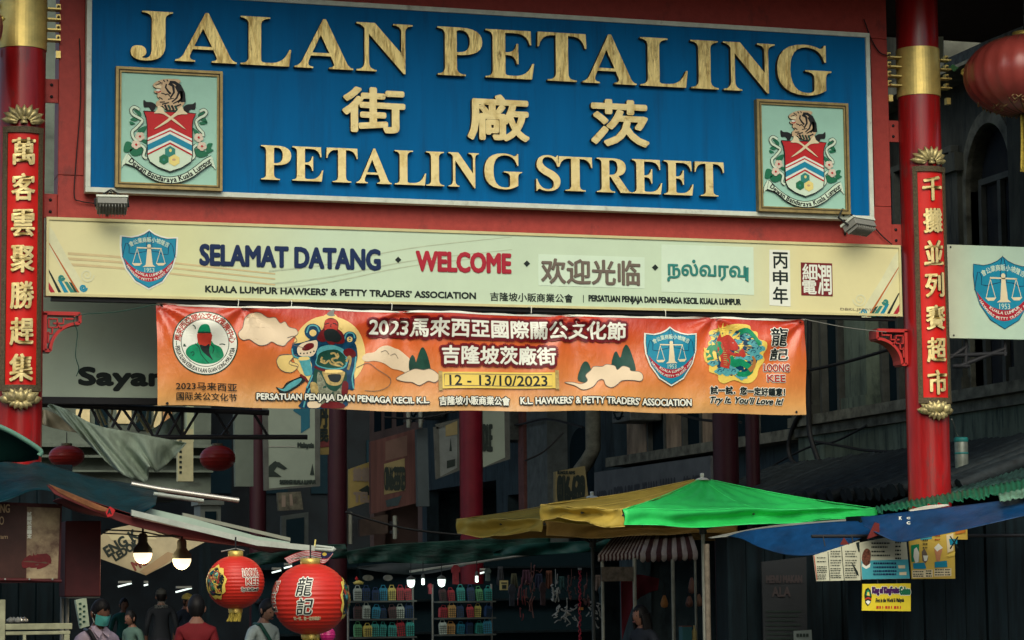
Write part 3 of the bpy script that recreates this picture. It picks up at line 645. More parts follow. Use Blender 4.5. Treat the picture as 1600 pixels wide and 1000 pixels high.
cable('power_cable', A_([(1366, 355), (1380, 370), (1394, 382)], -.03), .006, 'short black cable from the right floodlight down to the welcome sign')

# ================================================================== THE FESTIVAL BANNER
NP = G(-.2)
n0 = NP.px(245, 474); n1 = NP.px(1258, 498); n2 = NP.px(1253, 645.5); n3 = NP.px(250, 636)
nz1 = (n0[1]+n1[1])/2; nz0 = (n2[1]+n3[1])/2
def bwarp(p):
    u = (p.x-n0[0])/(n1[0]-n0[0]); v = (p.z-nz0)/(nz1-nz0)
    d = .020*math.sin(u*19+v*2.6)*(.35+.65*v)+.022*math.sin(u*7-v*3)+.008*math.sin(u*37+v*9)*(.3+.7*v)+.006*math.sin(u*29-v*11)*(1-.5*v)
    for tu, k in ((0, 1), (.125, -.6), (.36, .8), (.62, .9), (.85, -.7), (1, 1)):       # tension folds from the tie points
        a = u-tu; r_ = math.hypot(a*6, 1-v); ang = math.atan2(a*6, 1.001-v); d += .024*math.exp(-r_*1.3)*math.sin(ang*9*k+k)
    return (p.x+(-.006*(1-v) if u > .5 else .01*(1-v))*(2*u-1)**2, p.y+d-.01*(1-v), p.z-.012*abs(math.sin(u*14.5))*v**3-.010*math.sin(math.pi*u)**2+(.006*math.sin(u*31)+.008*math.sin(u*11+1))*(1-v))
M_ban = grad_mat('banner_print', [(0, (.66, .38, .14)), (.1, (.72, .36, .11)), (.3, (.72, .25, .065)), (.62, (.70, .155, .035)), (.85, (.60, .075, .022)), (1, (.48, .035, .018))], 2, nz0, nz1, rough=.24, var=.16, scale=2.2, bump=.8, bscale=4, stretch=(1.6, 1, 1.0), spec=.5)
ban = thing('festival_banner', ((n0[0]+n1[0])/2, -.2, nz0), 'orange vinyl festival banner hung under the welcome sign', 'banner')
m_ = MB(); m_.sheet(lambda u, v: (n0[0]+(n1[0]-n0[0])*u, -.2, nz0+(nz1-nz0)*v), 170, 40, M_ban)
m_.warp(bwarp); m_.build('sheet', ban)
def banpart(mb, name, L=.05): mb.warp(bwarp, L); return mb.build(name, ban)
B = lambda L: NP.pts(L)
ZB = lambda L: NP.pts([(240+x/4.706, 470+y/4.706) for x, y in L])
ZR = lambda L: NP.pts([(980+x/5.517, 490+y/5.517) for x, y in L])
ZM = lambda L: NP.pts([(400+x/4, 500+y/4) for x, y in L])
ZN = lambda L: NP.pts([(800+x/4, 500+y/4) for x, y in L])
M_cloud = mat('cloud_print', (.72, .60, .40), .3, var=.06); M_moon = mat('moon_print', (.80, .62, .22), .3)
M_glow = mat('warm_glow_print', (.74, .40, .14), .3); M_outl = mat('title_outline', (.20, .012, .016), .3)
M_bwh = mat('banner_white', (.76, .80, .68), .3, var=.05); M_bbk = mat('banner_black', (.012, .02, .02), .3)
M_bgr = mat('banner_green', (.01, .30, .13), .3, var=.3, scale=12); M_bdg = mat('banner_dark_green', (.012, .075, .05), .3, var=.3, scale=9)
M_bbl = mat('banner_blue', (.008, .07, .15), .3, var=.4, scale=14); M_bye = mat('banner_yellow', (.80, .62, .12), .3); M_brd = mat('banner_red', (.50, .05, .03), .3, var=.2, scale=20)
M_bdr = mat('banner_dark_red', (.16, .012, .015), .3, var=.3, scale=15); M_bcy = mat('banner_cyan', (.10, .42, .45), .3, var=.25, scale=25); M_bgd = mat('banner_gold', (.55, .42, .15), .3, var=.4, scale=25)
# clouds, hills, moon
m_ = MB(); D = .0035
mc = ZB([(1290, 345)])[0]; mr = abs(ZB([(1560, 345)])[0][0]-mc[0])
m_.flat(NP, ell(mc[0], mc[1]-.03, mr, mr*.97, 48), D, M_moon)
def cloud(zf, L, d, line=True, mm=None):
    P = smooth(zf(L), 4); m_.flat(NP, P, d, mm or M_cloud)
    if line: m_.flat(NP, stroke(P+P[:1], .005), d+.0006, M_brown)
cloud(ZB, [(615, 235), (640, 205), (650, 180), (665, 120), (710, 85), (770, 80), (820, 110), (845, 120), (890, 120), (925, 160), (960, 150), (990, 190), (1040, 205), (1055, 240), (1020, 265), (980, 300), (950, 330), (900, 320), (860, 300), (820, 322), (770, 330), (730, 310), (690, 285), (650, 290), (620, 268)], D+.002)
cloud(ZB, [(895, 440), (915, 405), (980, 395), (1050, 400), (1000, 440), (1060, 470), (1020, 520), (960, 520), (915, 490)], D+.0026, True, M_moon)
cloud(ZM, [(665, 230), (690, 200), (740, 190), (775, 160), (820, 148), (870, 165), (900, 175), (950, 215), (990, 260), (1000, 290), (960, 320), (900, 300), (850, 290), (800, 260), (740, 245), (690, 250)], D+.002, False)
for L in ([(965, 305), (960, 250), (975, 210), (990, 212), (1005, 260), (1010, 305)], [(1000, 300), (1010, 230), (1030, 170), (1050, 165), (1075, 220), (1095, 300), (1090, 310)]): m_.flat(NP, smooth(ZM(L), 4), D+.003, M_bdg)
cloud(ZM, [(880, 355), (900, 335), (930, 320), (960, 305), (1000, 292), (1050, 300), (1090, 295), (1130, 320), (1150, 350), (1120, 380), (1080, 370), (1050, 385), (1020, 395), (980, 375), (930, 370)], D+.004)
for L in ([(415, 380), (430, 300), (455, 258), (480, 270), (500, 330), (510, 385)], [(625, 300), (640, 210), (660, 192), (680, 230), (700, 170), (720, 148), (745, 190), (770, 300), (740, 330)]): m_.flat(NP, smooth(ZN(L), 4), D+.003, M_bdg)
cloud(ZN, [(325, 388), (380, 388), (430, 400), (470, 380), (460, 345), (490, 315), (510, 290), (560, 290), (590, 276), (640, 285), (655, 310), (690, 285), (730, 295), (740, 315), (790, 320), (812, 345), (800, 378), (740, 375), (680, 380), (650, 405), (615, 425), (580, 410), (565, 375), (535, 380), (500, 420), (440, 438), (390, 410)], D+.004)
for zf, L in ((ZM, [(630, 290), (700, 260), (760, 300), (840, 350), (830, 400), (760, 430), (680, 432)]), (ZM, [(780, 190), (810, 180), (830, 205)]), (ZM, [(840, 210), (870, 200), (890, 230)]), (ZM, [(190, 110), (230, 100), (250, 130), (220, 150), (300, 175)]), (ZM, [(120, 250), (150, 215), (230, 220), (200, 270), (260, 290)])):
    m_.flat(NP, stroke(smooth(zf(L), 4, False), .005), D+.0045, M_brown)
banpart(m_, 'clouds_and_hills'); m_ = MB(); m_.flat(NP, Band([(n0[0]+(n1[0]-n0[0])*k/60, nz1+.004+.004*math.sin(k*1.7)) for k in range(61)]+[(n0[0]+(n1[0]-n0[0])*k/60, nz1-.012) for k in range(60, -1, -1)]), .003, M_bwh); banpart(m_, 'top_hem')
# roundel of the cultural association
m_ = MB(); c = B([(319, 536.5)])[0]; rr = abs(B([(370, 536.5)])[0][0]-c[0]); D = .005
for k, (f, mm) in enumerate(((1.0, M_bdg), (.965, M_bwh), (.74, M_bdg), (.72, M_bwh))): m_.flat(NP, ell(c[0], c[1], rr*f, rr*f, 56), D+k*.0004, mm)
m_.arctext(NP, '馬來西亞關公文化推廣中心', c, rr*.84, 178, 2, rr*.23, D+.002, M_brd, bold=.0015)
pathtext(m_, NP, 'PERSATUAN KEBUDAYAAN GUAN GONG MALAYSIA', ell(c[0], c[1], rr*.86, rr*.86, 40, 188, 352), rr*.19, D+.002, M_bbk, bold=.001, ysh=-.35)
for L, mm, d in (([(230, 400), (235, 360), (270, 330), (315, 315), (330, 290), (410, 290), (440, 320), (490, 345), (510, 390), (505, 420), (460, 455), (400, 470), (330, 468), (265, 440)], M_bgr, .005), ([(322, 235), (415, 240), (418, 300), (410, 335), (370, 345), (330, 325), (318, 290)], M_brd, .006), ([(320, 240), (325, 205), (345, 178), (385, 175), (402, 200), (408, 238), (365, 228)], M_bgr, .007), ([(325, 230), (405, 232), (405, 241), (325, 240)], M_bdg, .008), ([(338, 325), (375, 335), (408, 320), (405, 380), (432, 440), (400, 415), (370, 390), (345, 360)], M_bbk, .007)):
    m_.flat(NP, smooth(ZB(L), 3), D+d*.4, mm)
for L in ([(280, 180), (295, 190), (300, 210)], [(300, 318), (330, 345), (345, 400), (400, 465)], [(415, 320), (440, 350), (430, 390)], [(480, 322), (500, 318), (520, 324)], [(265, 390), (285, 380), (290, 400), (275, 410)]): m_.flat(NP, stroke(smooth(ZB(L), 3, False), .007), D+.0037, M_bdg)
banpart(m_, 'roundel')
# the armoured general
m_ = MB(); D = .0065; k = [0]
def pc(L, mm, sm=3): k[0] += 1; m_.flat(NP, smooth(ZB(L), sm) if sm else ZB(L), D+k[0]*.00009, mm)
def ln(L, w_, mm): k[0] += 1; m_.flat(NP, stroke(smooth(ZB(L), 4, False), w_), D+k[0]*.00009, mm)
pc([(1005, 360), (1020, 315), (1060, 310), (1130, 290), (1200, 250), (1300, 230), (1400, 260), (1480, 300), (1500, 360), (1500, 420), (1475, 500), (1478, 600), (1465, 650), (1430, 645), (1420, 700), (1400, 780), (1080, 785), (1100, 720), (1115, 650), (1140, 580), (1160, 520), (1150, 440), (1060, 420), (1020, 405)], M_bbl)
for cx, cy, rx, ry in ((1165, 225, 62, 58), (1440, 265, 52, 48)):
    P = ell(0, 0, 1, 1, 24); k[0] += 1; m_.flat(NP, ZB([(cx+rx*a, cy+ry*b) for a, b in P]), D+k[0]*.00009, M_bbl); k[0] += 1; m_.flat(NP, ZB([(cx+rx*.42*a, cy+10+ry*.42*b) for a, b in P]), D+k[0]*.00009, M_moon)
    ln([(cx-rx*.75, cy+10), (cx-rx*.4, cy-ry*.7), (cx+rx*.4, cy-ry*.7), (cx+rx*.75, cy)], .012, M_bcy)
pc([(1050, 345), (1090, 310), (1150, 295), (1195, 290), (1200, 340), (1170, 400), (1110, 410), (1060, 395)], M_cloud); pc([(1085, 350), (1120, 315), (1165, 310), (1175, 335), (1140, 360), (1100, 365)], M_bdr)
for q_ in range(5): pc(ell(1075+q_*25, 385+q_*2-q_*q_*1.5, 6, 6, 8), M_bbk, 1)
pc([(1060, 415), (1140, 405), (1150, 450), (1165, 520), (1150, 545), (1110, 545), (1090, 500), (1070, 450)], M_bcy); pc([(1060, 415), (1130, 408), (1138, 430), (1065, 436)], M_moon)
pc([(895, 630), (940, 640), (970, 600), (1010, 580), (1060, 560), (1095, 548), (1120, 575), (1090, 605), (1040, 640), (980, 672), (930, 670)], M_bbk); pc([(905, 635), (950, 645), (985, 610), (1050, 575), (1085, 570), (1070, 600), (1020, 635), (960, 662)], M_bcy)
ln([(1075, 540), (1110, 565), (1130, 595)], .02, M_bdr)
pc([(1195, 420), (1200, 360), (1240, 330), (1310, 320), (1390, 345), (1425, 390), (1430, 440), (1400, 490), (1300, 500), (1210, 480), (1185, 450)], M_bcy); pc([(1200, 430), (1215, 385), (1270, 360), (1350, 355), (1410, 400), (1420, 450), (1380, 485), (1280, 490), (1200, 465)], M_bdg)
for L in ([(1225, 440), (1260, 455), (1290, 435), (1310, 460), (1390, 475)], [(1300, 385), (1330, 380), (1345, 410), (1310, 425), (1330, 450)], [(1240, 410), (1230, 430), (1260, 440)], [(1350, 380), (1360, 400), (1345, 420)], [(1330, 455), (1370, 445), (1395, 465)]): ln(L, .016, M_bgd)
pc([(1185, 490), (1260, 500), (1400, 510), (1420, 540), (1415, 600), (1390, 700), (1360, 720), (1240, 720), (1190, 660), (1170, 590)], M_bdg); pc([(1205, 520), (1240, 560), (1280, 640), (1340, 660), (1390, 610), (1410, 660), (1380, 760), (1230, 770), (1200, 650)], mat('robe_print', (.30, .33, .22), .3, var=.5, scale=30))
pc([(1240, 510), (1310, 505), (1400, 512), (1402, 545), (1380, 600), (1340, 620), (1280, 610), (1250, 560)], M_bgd); pc([(1285, 540), (1370, 535), (1375, 570), (1350, 595), (1305, 590), (1285, 565)], M_bbk); pc([(1260, 505), (1375, 502), (1380, 520), (1262, 525)], M_moon)
ln([(1180, 480), (1220, 500), (1260, 510)], .02, M_bdr); pc([(1150, 600), (1200, 610), (1205, 690), (1160, 690)], M_bgd); pc([(1390, 590), (1430, 600), (1420, 690), (1380, 690)], M_bdr)
pc([(1395, 360), (1440, 340), (1480, 360), (1490, 395), (1450, 410), (1410, 395)], M_bdr); ln([(1420, 440), (1440, 400), (1450, 430), (1430, 500)], .02, M_bgd)
pc([(1195, 280), (1210, 240), (1240, 205), (1340, 200), (1390, 240), (1400, 300), (1340, 310), (1300, 280), (1240, 300)], M_bdr)
pc([(1235, 190), (1240, 120), (1280, 95), (1330, 100), (1350, 130), (1350, 200), (1340, 260), (1330, 310), (1300, 320), (1270, 300), (1245, 250)], M_bdr); pc([(1248, 200), (1255, 140), (1300, 130), (1340, 140), (1345, 200), (1320, 225), (1270, 225)], M_brd); pc([(1245, 230), (1270, 205), (1320, 205), (1350, 225), (1380, 270), (1350, 300), (1300, 295), (1260, 285)], M_bbk)
pc([(1225, 160), (1240, 115), (1275, 90), (1330, 92), (1360, 130), (1385, 160), (1380, 200), (1360, 190), (1345, 140), (1300, 120), (1255, 140), (1240, 200), (1225, 190)], M_moon); pc([(1268, 95), (1290, 70), (1330, 52), (1322, 85), (1330, 100), (1300, 108)], M_grey)
for L in ([(1262, 165), (1285, 160)], [(1310, 160), (1335, 164)], [(1298, 165), (1295, 190)], [(1280, 260), (1300, 285)], [(1320, 250), (1325, 285)]): ln(L, .008, M_bbk)
pc([(1130, 745), (1180, 735), (1225, 750), (1215, 782), (1140, 783)], M_cloud); pc([(1235, 760), (1300, 735), (1390, 750), (1395, 783), (1240, 785)], M_bdr)
for L in ([(1010, 350), (1020, 400), (1060, 420)], [(1490, 400), (1480, 480), (1460, 560), (1470, 640)], [(1120, 640), (1150, 580), (1165, 540)], [(1100, 780), (1120, 700), (1145, 640)]): ln(L, .013, M_bcy)
banpart(m_, 'armoured_general')
# title lettering
D = .015
for s_, bl, tr in (('2023馬來西亞國際關公文化節', (577, 521.5), (977, 502)), ('吉隆坡茨廠街', (691, 566), (867, 541))):
    m_ = MB(); m_.text(NP, s_, bl, tr, D, M_outl, bold=.032, nb=12); m_.text(NP, s_, bl, tr, D+.003, M_bdr, bold=.02, nb=12); m_.text(NP, s_, bl, tr, D+.006, M_bwh, bold=.0048); banpart(m_, 'title_lettering', .09)
m_ = MB(); m_.fpx(NP, [(688, 579), (866, 581), (866, 606), (688, 605)], D, M_bye); m_.flat(NP, stroke(B([(694, 582.5), (861, 584.5), (861, 602.5), (694, 601), (694, 582.5)]), .006), D+.001, M_brown)
for x in (688, 869): m_.fpx(NP, [(x-3, 577.5), (x+3, 577.5), (x+3, 608), (x-3, 608)], D+.001, M_bgd)
m_.text(NP, '12 - 13/10/2023', (702, 600), (853, 586.5), D+.003, M_bbk, bold=.002); banpart(m_, 'date_scroll', .07)
for s_, bl, tr in (('PERSATUAN PENJAJA DAN PENIAGA KECIL K.L.', (400, 626.5), (670, 617.5)), ('吉隆坡小販商業公會', (686, 631), (795, 619)), ('K.L. HAWKERS’ & PETTY TRADERS’ ASSOCIATION', (812, 630), (1078, 623))):
    m_ = MB(); m_.text(NP, s_, bl, tr, D, M_bbk, bold=.011); m_.text(NP, s_, bl, tr, D+.004, M_bwh, bold=.0025); banpart(m_, 'footer_lettering', .09)
m_ = MB(); m_.text(NP, '2023马来西亚', (273, 611), (369, 600), D, M_bbk, bold=.001); m_.text(NP, '国际关公文化节', (274, 627), (369, 616), D, M_bbk, bold=.001); banpart(m_, 'small_lettering', .09)
m_ = MB(); a, b = ZR([(370, 100)])[0], ZR([(348, 620)])[0]; l_, r_ = ZR([(142, 200)])[0], ZR([(583, 200)])[0]
emblem(m_, NP, (l_[0]+r_[0])/2, (a[1]+b[1])/2, (r_[0]-l_[0])/2, (a[1]-b[1])/2, D); banpart(m_, 'emblem', .07)
# swirl of dragon and clouds
m_ = MB(); k = [0]; rq = random.Random(5); D = .006
def dz(L, mm, sm=3): k[0] += 1; m_.flat(NP, smooth(ZR(L), sm) if sm else ZR(L), D+k[0]*.00009, mm)
def dl(L, w0, w1, mm): k[0] += 1; m_.flat(NP, stroke(smooth(ZR(L), 4, False), w0, w1), D+k[0]*.00009, mm)
dz([(645, 350), (660, 300), (690, 290), (690, 245), (720, 215), (705, 160), (750, 130), (830, 115), (880, 95), (960, 85), (1050, 95), (1065, 140), (1115, 155), (1120, 215), (1185, 240), (1190, 300), (1165, 350), (1180, 400), (1130, 470), (1110, 540), (1060, 590), (990, 600), (900, 575), (820, 605), (770, 580), (760, 530), (690, 500), (690, 440), (655, 410)], M_bye)
dz([(700, 330), (760, 200), (900, 140), (1050, 180), (1130, 280), (1110, 420), (1020, 530), (880, 540), (760, 470)], M_bbl)
for cx, cy, rr in ((1010, 180, 60), (1090, 250, 55), (760, 180, 45), (740, 250, 40), (1130, 300, 45), (1080, 330, 50), (900, 180, 40), (950, 240, 35), (840, 490, 75), (780, 500, 45), (900, 500, 45), (970, 540, 50), (950, 400, 50), (1040, 380, 40), (720, 430, 40), (1120, 370, 40)):
    P = [(cx+rr*(1+.16*math.sin(a*.9*5))*math.cos(a), cy+rr*.62*(1+.16*math.sin(a*5))*math.sin(a)) for a in [2*math.pi*i/26 for i in range(26)]]
    dz(P, M_bcy, 1); dl([(cx-rr*.5, cy+4), (cx-rr*.2, cy-rr*.35), (cx+rr*.3, cy-rr*.2), (cx+rr*.2, cy+rr*.1), (cx, cy)], .008, .004, M_bbl)
for L, a, b in (([(960, 160), (1030, 140), (1090, 200), (1130, 270)], .05, .03), ([(700, 400), (690, 330), (720, 290), (760, 300)], .06, .05), ([(860, 380), (900, 430), (960, 420), (1010, 440), (1060, 480), (1010, 520), (930, 520)], .075, .04), ([(740, 280), (780, 260), (790, 320), (760, 360)], .05, .03)): dl(L, a, b, M_bgr)
dl([(815, 470), (825, 400), (810, 330), (800, 260), (830, 200)], .085, .11, M_brd)
for q_ in range(9): dl([(805, 300+q_*18), (840, 305+q_*18)], .006, .006, M_bgd)
dz([(810, 250), (830, 190), (880, 180), (920, 220), (950, 270), (945, 310), (900, 320), (860, 310), (900, 340), (960, 345), (945, 372), (880, 360), (830, 340)], M_brd)
for L in ([(815, 200), (790, 140), (785, 90)], [(840, 190), (830, 130), (825, 80)], [(865, 185), (870, 130), (855, 95)], [(890, 190), (920, 150), (940, 130)], [(905, 210), (940, 190), (965, 160)], [(690, 330), (660, 320), (650, 290)], [(700, 360), (665, 380)], [(730, 270), (720, 240)]): dl(L, .03, .004, M_bye)
dz([(950, 340), (985, 300), (1005, 330), (1010, 365), (980, 375)], M_brd); dl([(1040, 490), (1080, 450), (1090, 400), (1070, 365)], .045, .02, mat('dragon_tail', (.4, .17, .05), .3))
dz(ell(905, 245, 10, 9, 10), M_bwh, 1); dz(ell(907, 247, 5, 5, 8), M_bbk, 1); dl([(915, 330), (945, 335)], .01, .006, M_bye)
banpart(m_, 'dragon_emblem', .07)
m_ = MB(); D = .008
for s_, bl, tr, sl_ in (('龍', (1204, 539), (1229, 511), .1), ('記', (1203, 561), (1229, 544), .1)):
    m_.text(NP, s_, bl, tr, D, M_bwh, bold=.010, slant=sl_); m_.text(NP, s_, bl, tr, D+.003, M_bbk, bold=.003, slant=sl_)
for s_, bl, tr in (('LOONG', (1193, 579), (1231, 568.5)), ('KEE', (1198, 595), (1225, 585))):
    m_.text(NP, s_, bl, tr, D, M_bwh, bold=.008); m_.text(NP, s_, bl, tr, D+.003, M_outl, bold=.003); m_.text(NP, s_, bl, tr, D+.006, M_brd)
for s_, bl, tr, sl_ in (('試一試．您一定好鍾意！', (1108, 615.5), (1225, 605.5), 0), ('Try It. You’ll Love It!', (1108, 632), (1223, 621.5), .3)):
    m_.text(NP, s_, bl, tr, D, M_bwh, bold=.009, slant=sl_); m_.text(NP, s_, bl, tr, D+.003, M_bbk, bold=.003, slant=sl_)
banpart(m_, 'shop_lettering', .09)
m_ = MB()
for px, py in ((247, 476), (254, 632), (1255, 500), (1250, 642)): m_ = MB(); p = NP.px(px, py); m_.flat(NP, ell(p[0]+(.03 if px < 700 else -.03), p[1], .012, .012, 10), .006, M_black); banpart(m_, 'eyelet')
for (a, b), (c, d_), lab in (((247, 475), (119, 494), 'green cord tying the banner to the left bracket'), ((1258, 499), (1385, 519), 'pale cord tying the banner to the right bracket')):
    p, q_ = at(a, b, -.21), at(c, d_, -.05); mid_ = (p+q_)/2-Vector((0, 0, .015)); P = [p, mid_, q_]
    if a < 700: P += [at(121, 520, -.06), at(118, 555, -.06), at(123, 575, -.06), at(119, 588, -.06)]
    cable('rope', P, .004, lab, 'cord', M_dgreen if a < 700 else M_grey)
for k_, px in enumerate((372, 455, 612, 830, 1040)):
    p = NP.px(px, 475+(px-245)*.0227); cable('rope', [(p[0], -.2, nz1-.01), (p[0]+.01, -.17, nz1+.05), (p[0], -.12, wz0)], .003, 'short cord tying the banner top to the welcome sign', 'cord', M_bwh, 'short cords along the top of the banner')

# ================================================================== OTHER SIGNS NEAR THE GATE
SY = G(1.1); M_sy = mat('grey_green_board', (.52, .64, .48), .5, var=.08, scale=2)
t = thing('sign_board', at(160, 620, 1.1), 'grey green sign board with black Sayang lettering behind the left end of the banner', 'sign board')
m_ = MB(); a = SY.px(45, 452); b = SY.px(330, 623); m_.pbox(SY, a[0], b[0], b[1], a[1], -.08, 0, M_sy); m_.build('panel', t)
m_ = MB(); m_.text(SY, 'Sayang', (124, 608.5), (287, 577.5), .004, M_ink, bold=.013); m_.build('lettering', t)
m_ = MB(); m_.pbox(SY, a[0]-.03, b[0]+.03, b[1]-.06, b[1]-.003, -.1, .03, M_blk2); m_.build('bottom_rail', t)
t = thing('steel_truss', at(300, 690, 1.2), 'black steel lattice truss carrying the Sayang sign board', 'truss'); T = lambda x, y, d=1.25: at(x, y, d)
m_ = MB()
for yy in (1.25, 1.7):
    m_.tube([T(40, 631, yy), T(420, 645, yy)], .025, M_blk2); m_.tube([T(240, 683, yy), T(480, 683, yy)], .022, M_blk2)
m_.build('chord', t); m_ = MB()
for x0, y0, x1, y1 in ((130, 632, 118, 665), (140, 632, 155, 662), (160, 635, 190, 672), (190, 636, 175, 668), (190, 636, 218, 675), (215, 636, 240, 683), (215, 636, 200, 672), (262, 640, 285, 682), (285, 640, 262, 683), (262, 640, 243, 683), (310, 642, 285, 683), (335, 642, 360, 683), (372, 644, 345, 683), (285, 640, 285, 683), (395, 644, 420, 683)): m_.tube([T(x0, y0), T(x1, y1)], .013, M_blk2, 6)
m_.build('brace', t); m_ = MB(); M_pbr = mat('tan_brace_paint', (.55, .47, .24), .5, var=.3)
for x0, y0, x1, y1 in ((128, 632, 122, 662), (148, 633, 160, 668), (152, 633, 166, 664), (176, 634, 172, 660), (205, 636, 190, 640), (207, 636, 232, 676), (213, 636, 236, 670), (222, 637, 214, 660), (232, 638, 226, 672), (246, 640, 236, 668)): m_.tube([T(x0, y0, 1.7), T(x1, y1, 1.7)], .012, M_pbr, 6)
m_.build('pale_brace', t)
RS = G(.25); M_rs = grad_mat('corner_sign_print', [(0, (.56, .60, .42)), (.4, (.45, .62, .46)), (1, (.42, .60, .46))], 0, RS.px(1478, 450)[0], RS.px(1600, 450)[0], rough=.5, var=.07)
t = thing('sign_board', at(1560, 530, .25), 'pale sign with the blue scales shield at the right edge beside the pillar', 'sign board')
a = RS.px(1479, 382); b = RS.px(1680, 531); bl_ = RS.px(1482, 528)
m_ = MB(); m_.pbox(RS, a[0], b[0], bl_[1], a[1], -.06, 0, M_rs); m_.build('panel', t)
m_ = MB(); ap, bt = RS.px(1566, 397), RS.px(1567, 518); l_ = RS.px(1517, 420)[0]
emblem(m_, RS, ap[0], (ap[1]+bt[1])/2, ap[0]-l_, (ap[1]-bt[1])/2, .003, False); m_.build('emblem', t)
m_ = MB()
for x, y in ((1482, 386), (1487, 524)): p = RS.px(x, y); m_.flat(RS, ell(p[0]+.02, p[1], .01, .01, 10), .004, M_black)
m_.build('rivet', t)
t = thing('sign_bracket', at(1510, 575, .5), 'black steel bracket below the pale corner sign', 'bracket')
m_ = MB()
for L in ([(1509, 528), (1509, 574)], [(1484, 556), (1572, 552)], [(1570, 528), (1570, 556)], [(1500, 572), (1570, 545)], [(1484, 560), (1512, 540)], [(1488, 572), (1514, 572)]): m_.tube([at(x, y, .35) for x, y in L], .022, M_blk2, 6)
m_.build('strut', t)

# cloth and its folds
M_cloth = mat('grey_green_cloth', (.32, .42, .33), .85, var=.25, scale=6, bump=.8, bscale=12, stretch=(1.5, 1, .6))
def drape(name, top, bot, y, label, fold=.05, nf=9, m=None, lean=0, cat='cloth', nu=60, nv=16, thick=.004):
    tp, bt = smooth(top, 8, False), smooth(bot, 8, False)
    def cv(P, u): x = u*(len(P)-1); i = min(int(x), len(P)-2); k_ = x-i; return (P[i][0]*(1-k_)+P[i+1][0]*k_, P[i][1]*(1-k_)+P[i+1][1]*k_)
    yf = y if callable(y) else (lambda u, v: y)
    def fn(u, v):
        a, b = cv(tp, u), cv(bt, u); w_ = v+.04*math.sin(u*nf*2.1+v*4)*v*(1-v)
        return at(a[0]+(b[0]-a[0])*w_, a[1]+(b[1]-a[1])*w_, yf(u, v)+fold*(math.sin(u*nf+v*3.1)*.6+math.sin(u*nf*2.3-v*2)*.4)*(v*(1-.3*v)+.1)-lean*v)
    m_ = MB(); m_.sheet(fn, nu, nv, m or M_cloth); o = m_.build(name, solid=thick)
    return tag(o, label, cat)
drape('hanging_cloth', [(78, 631), (104, 640), (150, 664), (220, 678), (291, 692)], [(74, 634), (108, 664), (145, 700), (178, 732), (206, 748), (229, 752), (234, 729), (246, 737), (270, 716), (291, 693)], .95, 'large grey green cloth slung from the truss below the Sayang sign', .17, 21)
drape('hanging_cloth', [(236, 672), (262, 655), (286, 638)], [(240, 680), (262, 682), (284, 684)], 1.5, 'small pale green cloth hanging from the truss right of the large cloth', .04, 6)
drape('hanging_cloth', [(66, 640), (76, 642), (98, 652)], [(64, 662), (80, 668), (120, 676)], 1.6, 'short bunched cloth tied beside the left gate pillar', .05, 8, mat('beige_cloth', (.42, .38, .25), .85))

# ================================================================== RED LANTERNS
M_lan = mat('red_lantern_silk', (.60, .028, .014), .42, var=.12, scale=5, spec=.4); M_lgold = mat('lantern_gold', (.62, .48, .12), .4, metal=.5, var=.2); M_tas = mat('yellow_tassel', (.55, .44, .07), .7, var=.35, scale=40)
M_satin = mat('dusty_red_satin', (.27, .045, .035), .36, var=.15, scale=4, spec=.5); M_dklan = mat('dark_red_lantern', (.20, .012, .008), .4, spec=.2)
def lantern_body(c, rx, rz, ribs=22, m=None, horiz=True, seg=48):
    m_ = MB(); n = 120 if horiz else 24; pr = []
    for i in range(n+1):
        a = -math.pi/2*.93+math.pi*.93*i/n; r_ = rx*math.cos(a)**.92
        if horiz: r_ *= 1-.018*abs(math.sin(ribs*math.pi*i/n))
        pr.append((max(r_, .002), rz*math.sin(a)))
    m_.lathe(pr, c, m or M_lan, seg); return m_
def print_on(c, rx, rz, ang, el, mb_fn, name, parent):
    """flat print wrapped round the lantern at azimuth ang"""
    mb = MB(); pl = Pl((0, 0, 0), (1, 0, 0), (0, 0, 1)); mb_fn(mb, pl)
    def fn(p):
        b = max(-.95, min(.95, (p.z+el)/rz)); r_ = rx*(1-b*b)**.46+.004-p.y*1.0; a = ang+p.x/rx
        return (c[0]+r_*math.sin(a), c[1]-r_*math.cos(a), c[2]+p.z+el)
    mb.warp(fn, .035); return mb.build(name, parent)
def dragon_patch(s):
    def f(mb, pl):
        k_ = 0
        def blob(cx, cy, rr, mm, lob=7, am=.15, sq=1):
            nonlocal k_; k_ += 1; mb.flat(pl, [(cx+rr*(1+am*math.sin(a*lob))*math.cos(a), cy+rr*sq*(1+am*math.sin(a*lob))*math.sin(a)) for a in [2*math.pi*i/36 for i in range(36)]], .001+k_*.0003, mm)
        blob(0, 0, s, M_bye, 9, .08, 1.15); blob(0, 0, s*.82, M_bbk, 5, .1, 1.15); rq = random.Random(3)
        for i in range(16): blob(rq.uniform(-.55, .55)*s, rq.uniform(-.7, .7)*s, s*rq.uniform(.12, .26), (M_bcy, M_bdg, M_brd, M_bbl, M_bgd)[i % 5], 5, .2, .7)
        for i in range(8): k_ += 1; mb.flat(pl, stroke(smooth([(rq.uniform(-.6, .6)*s, rq.uniform(-.7, .7)*s) for _ in range(4)], 4, False), s*.07, s*.02), .001+k_*.0003, (M_bye, M_brd, M_bgr)[i % 3])
    return f
def tassel(c, w_, h, par_):
    m_ = MB(); rq = random.Random(int(c[0]*100)); 
    for i in range(46):
        a = rq.uniform(0, 6.28); r_ = w_*math.sqrt(rq.random()); x, y = c[0]+r_*math.cos(a), c[1]+r_*math.sin(a); dx = rq.uniform(-.012, .012)-.012
        m_.tube([(x*.96+c[0]*.04, y, c[2]), (x+dx*.3, y, c[2]-h*.5), (x+dx, y, c[2]-h*rq.uniform(.86, 1))], .006, M_tas, 4, False)
    m_.build('tassel', par_)
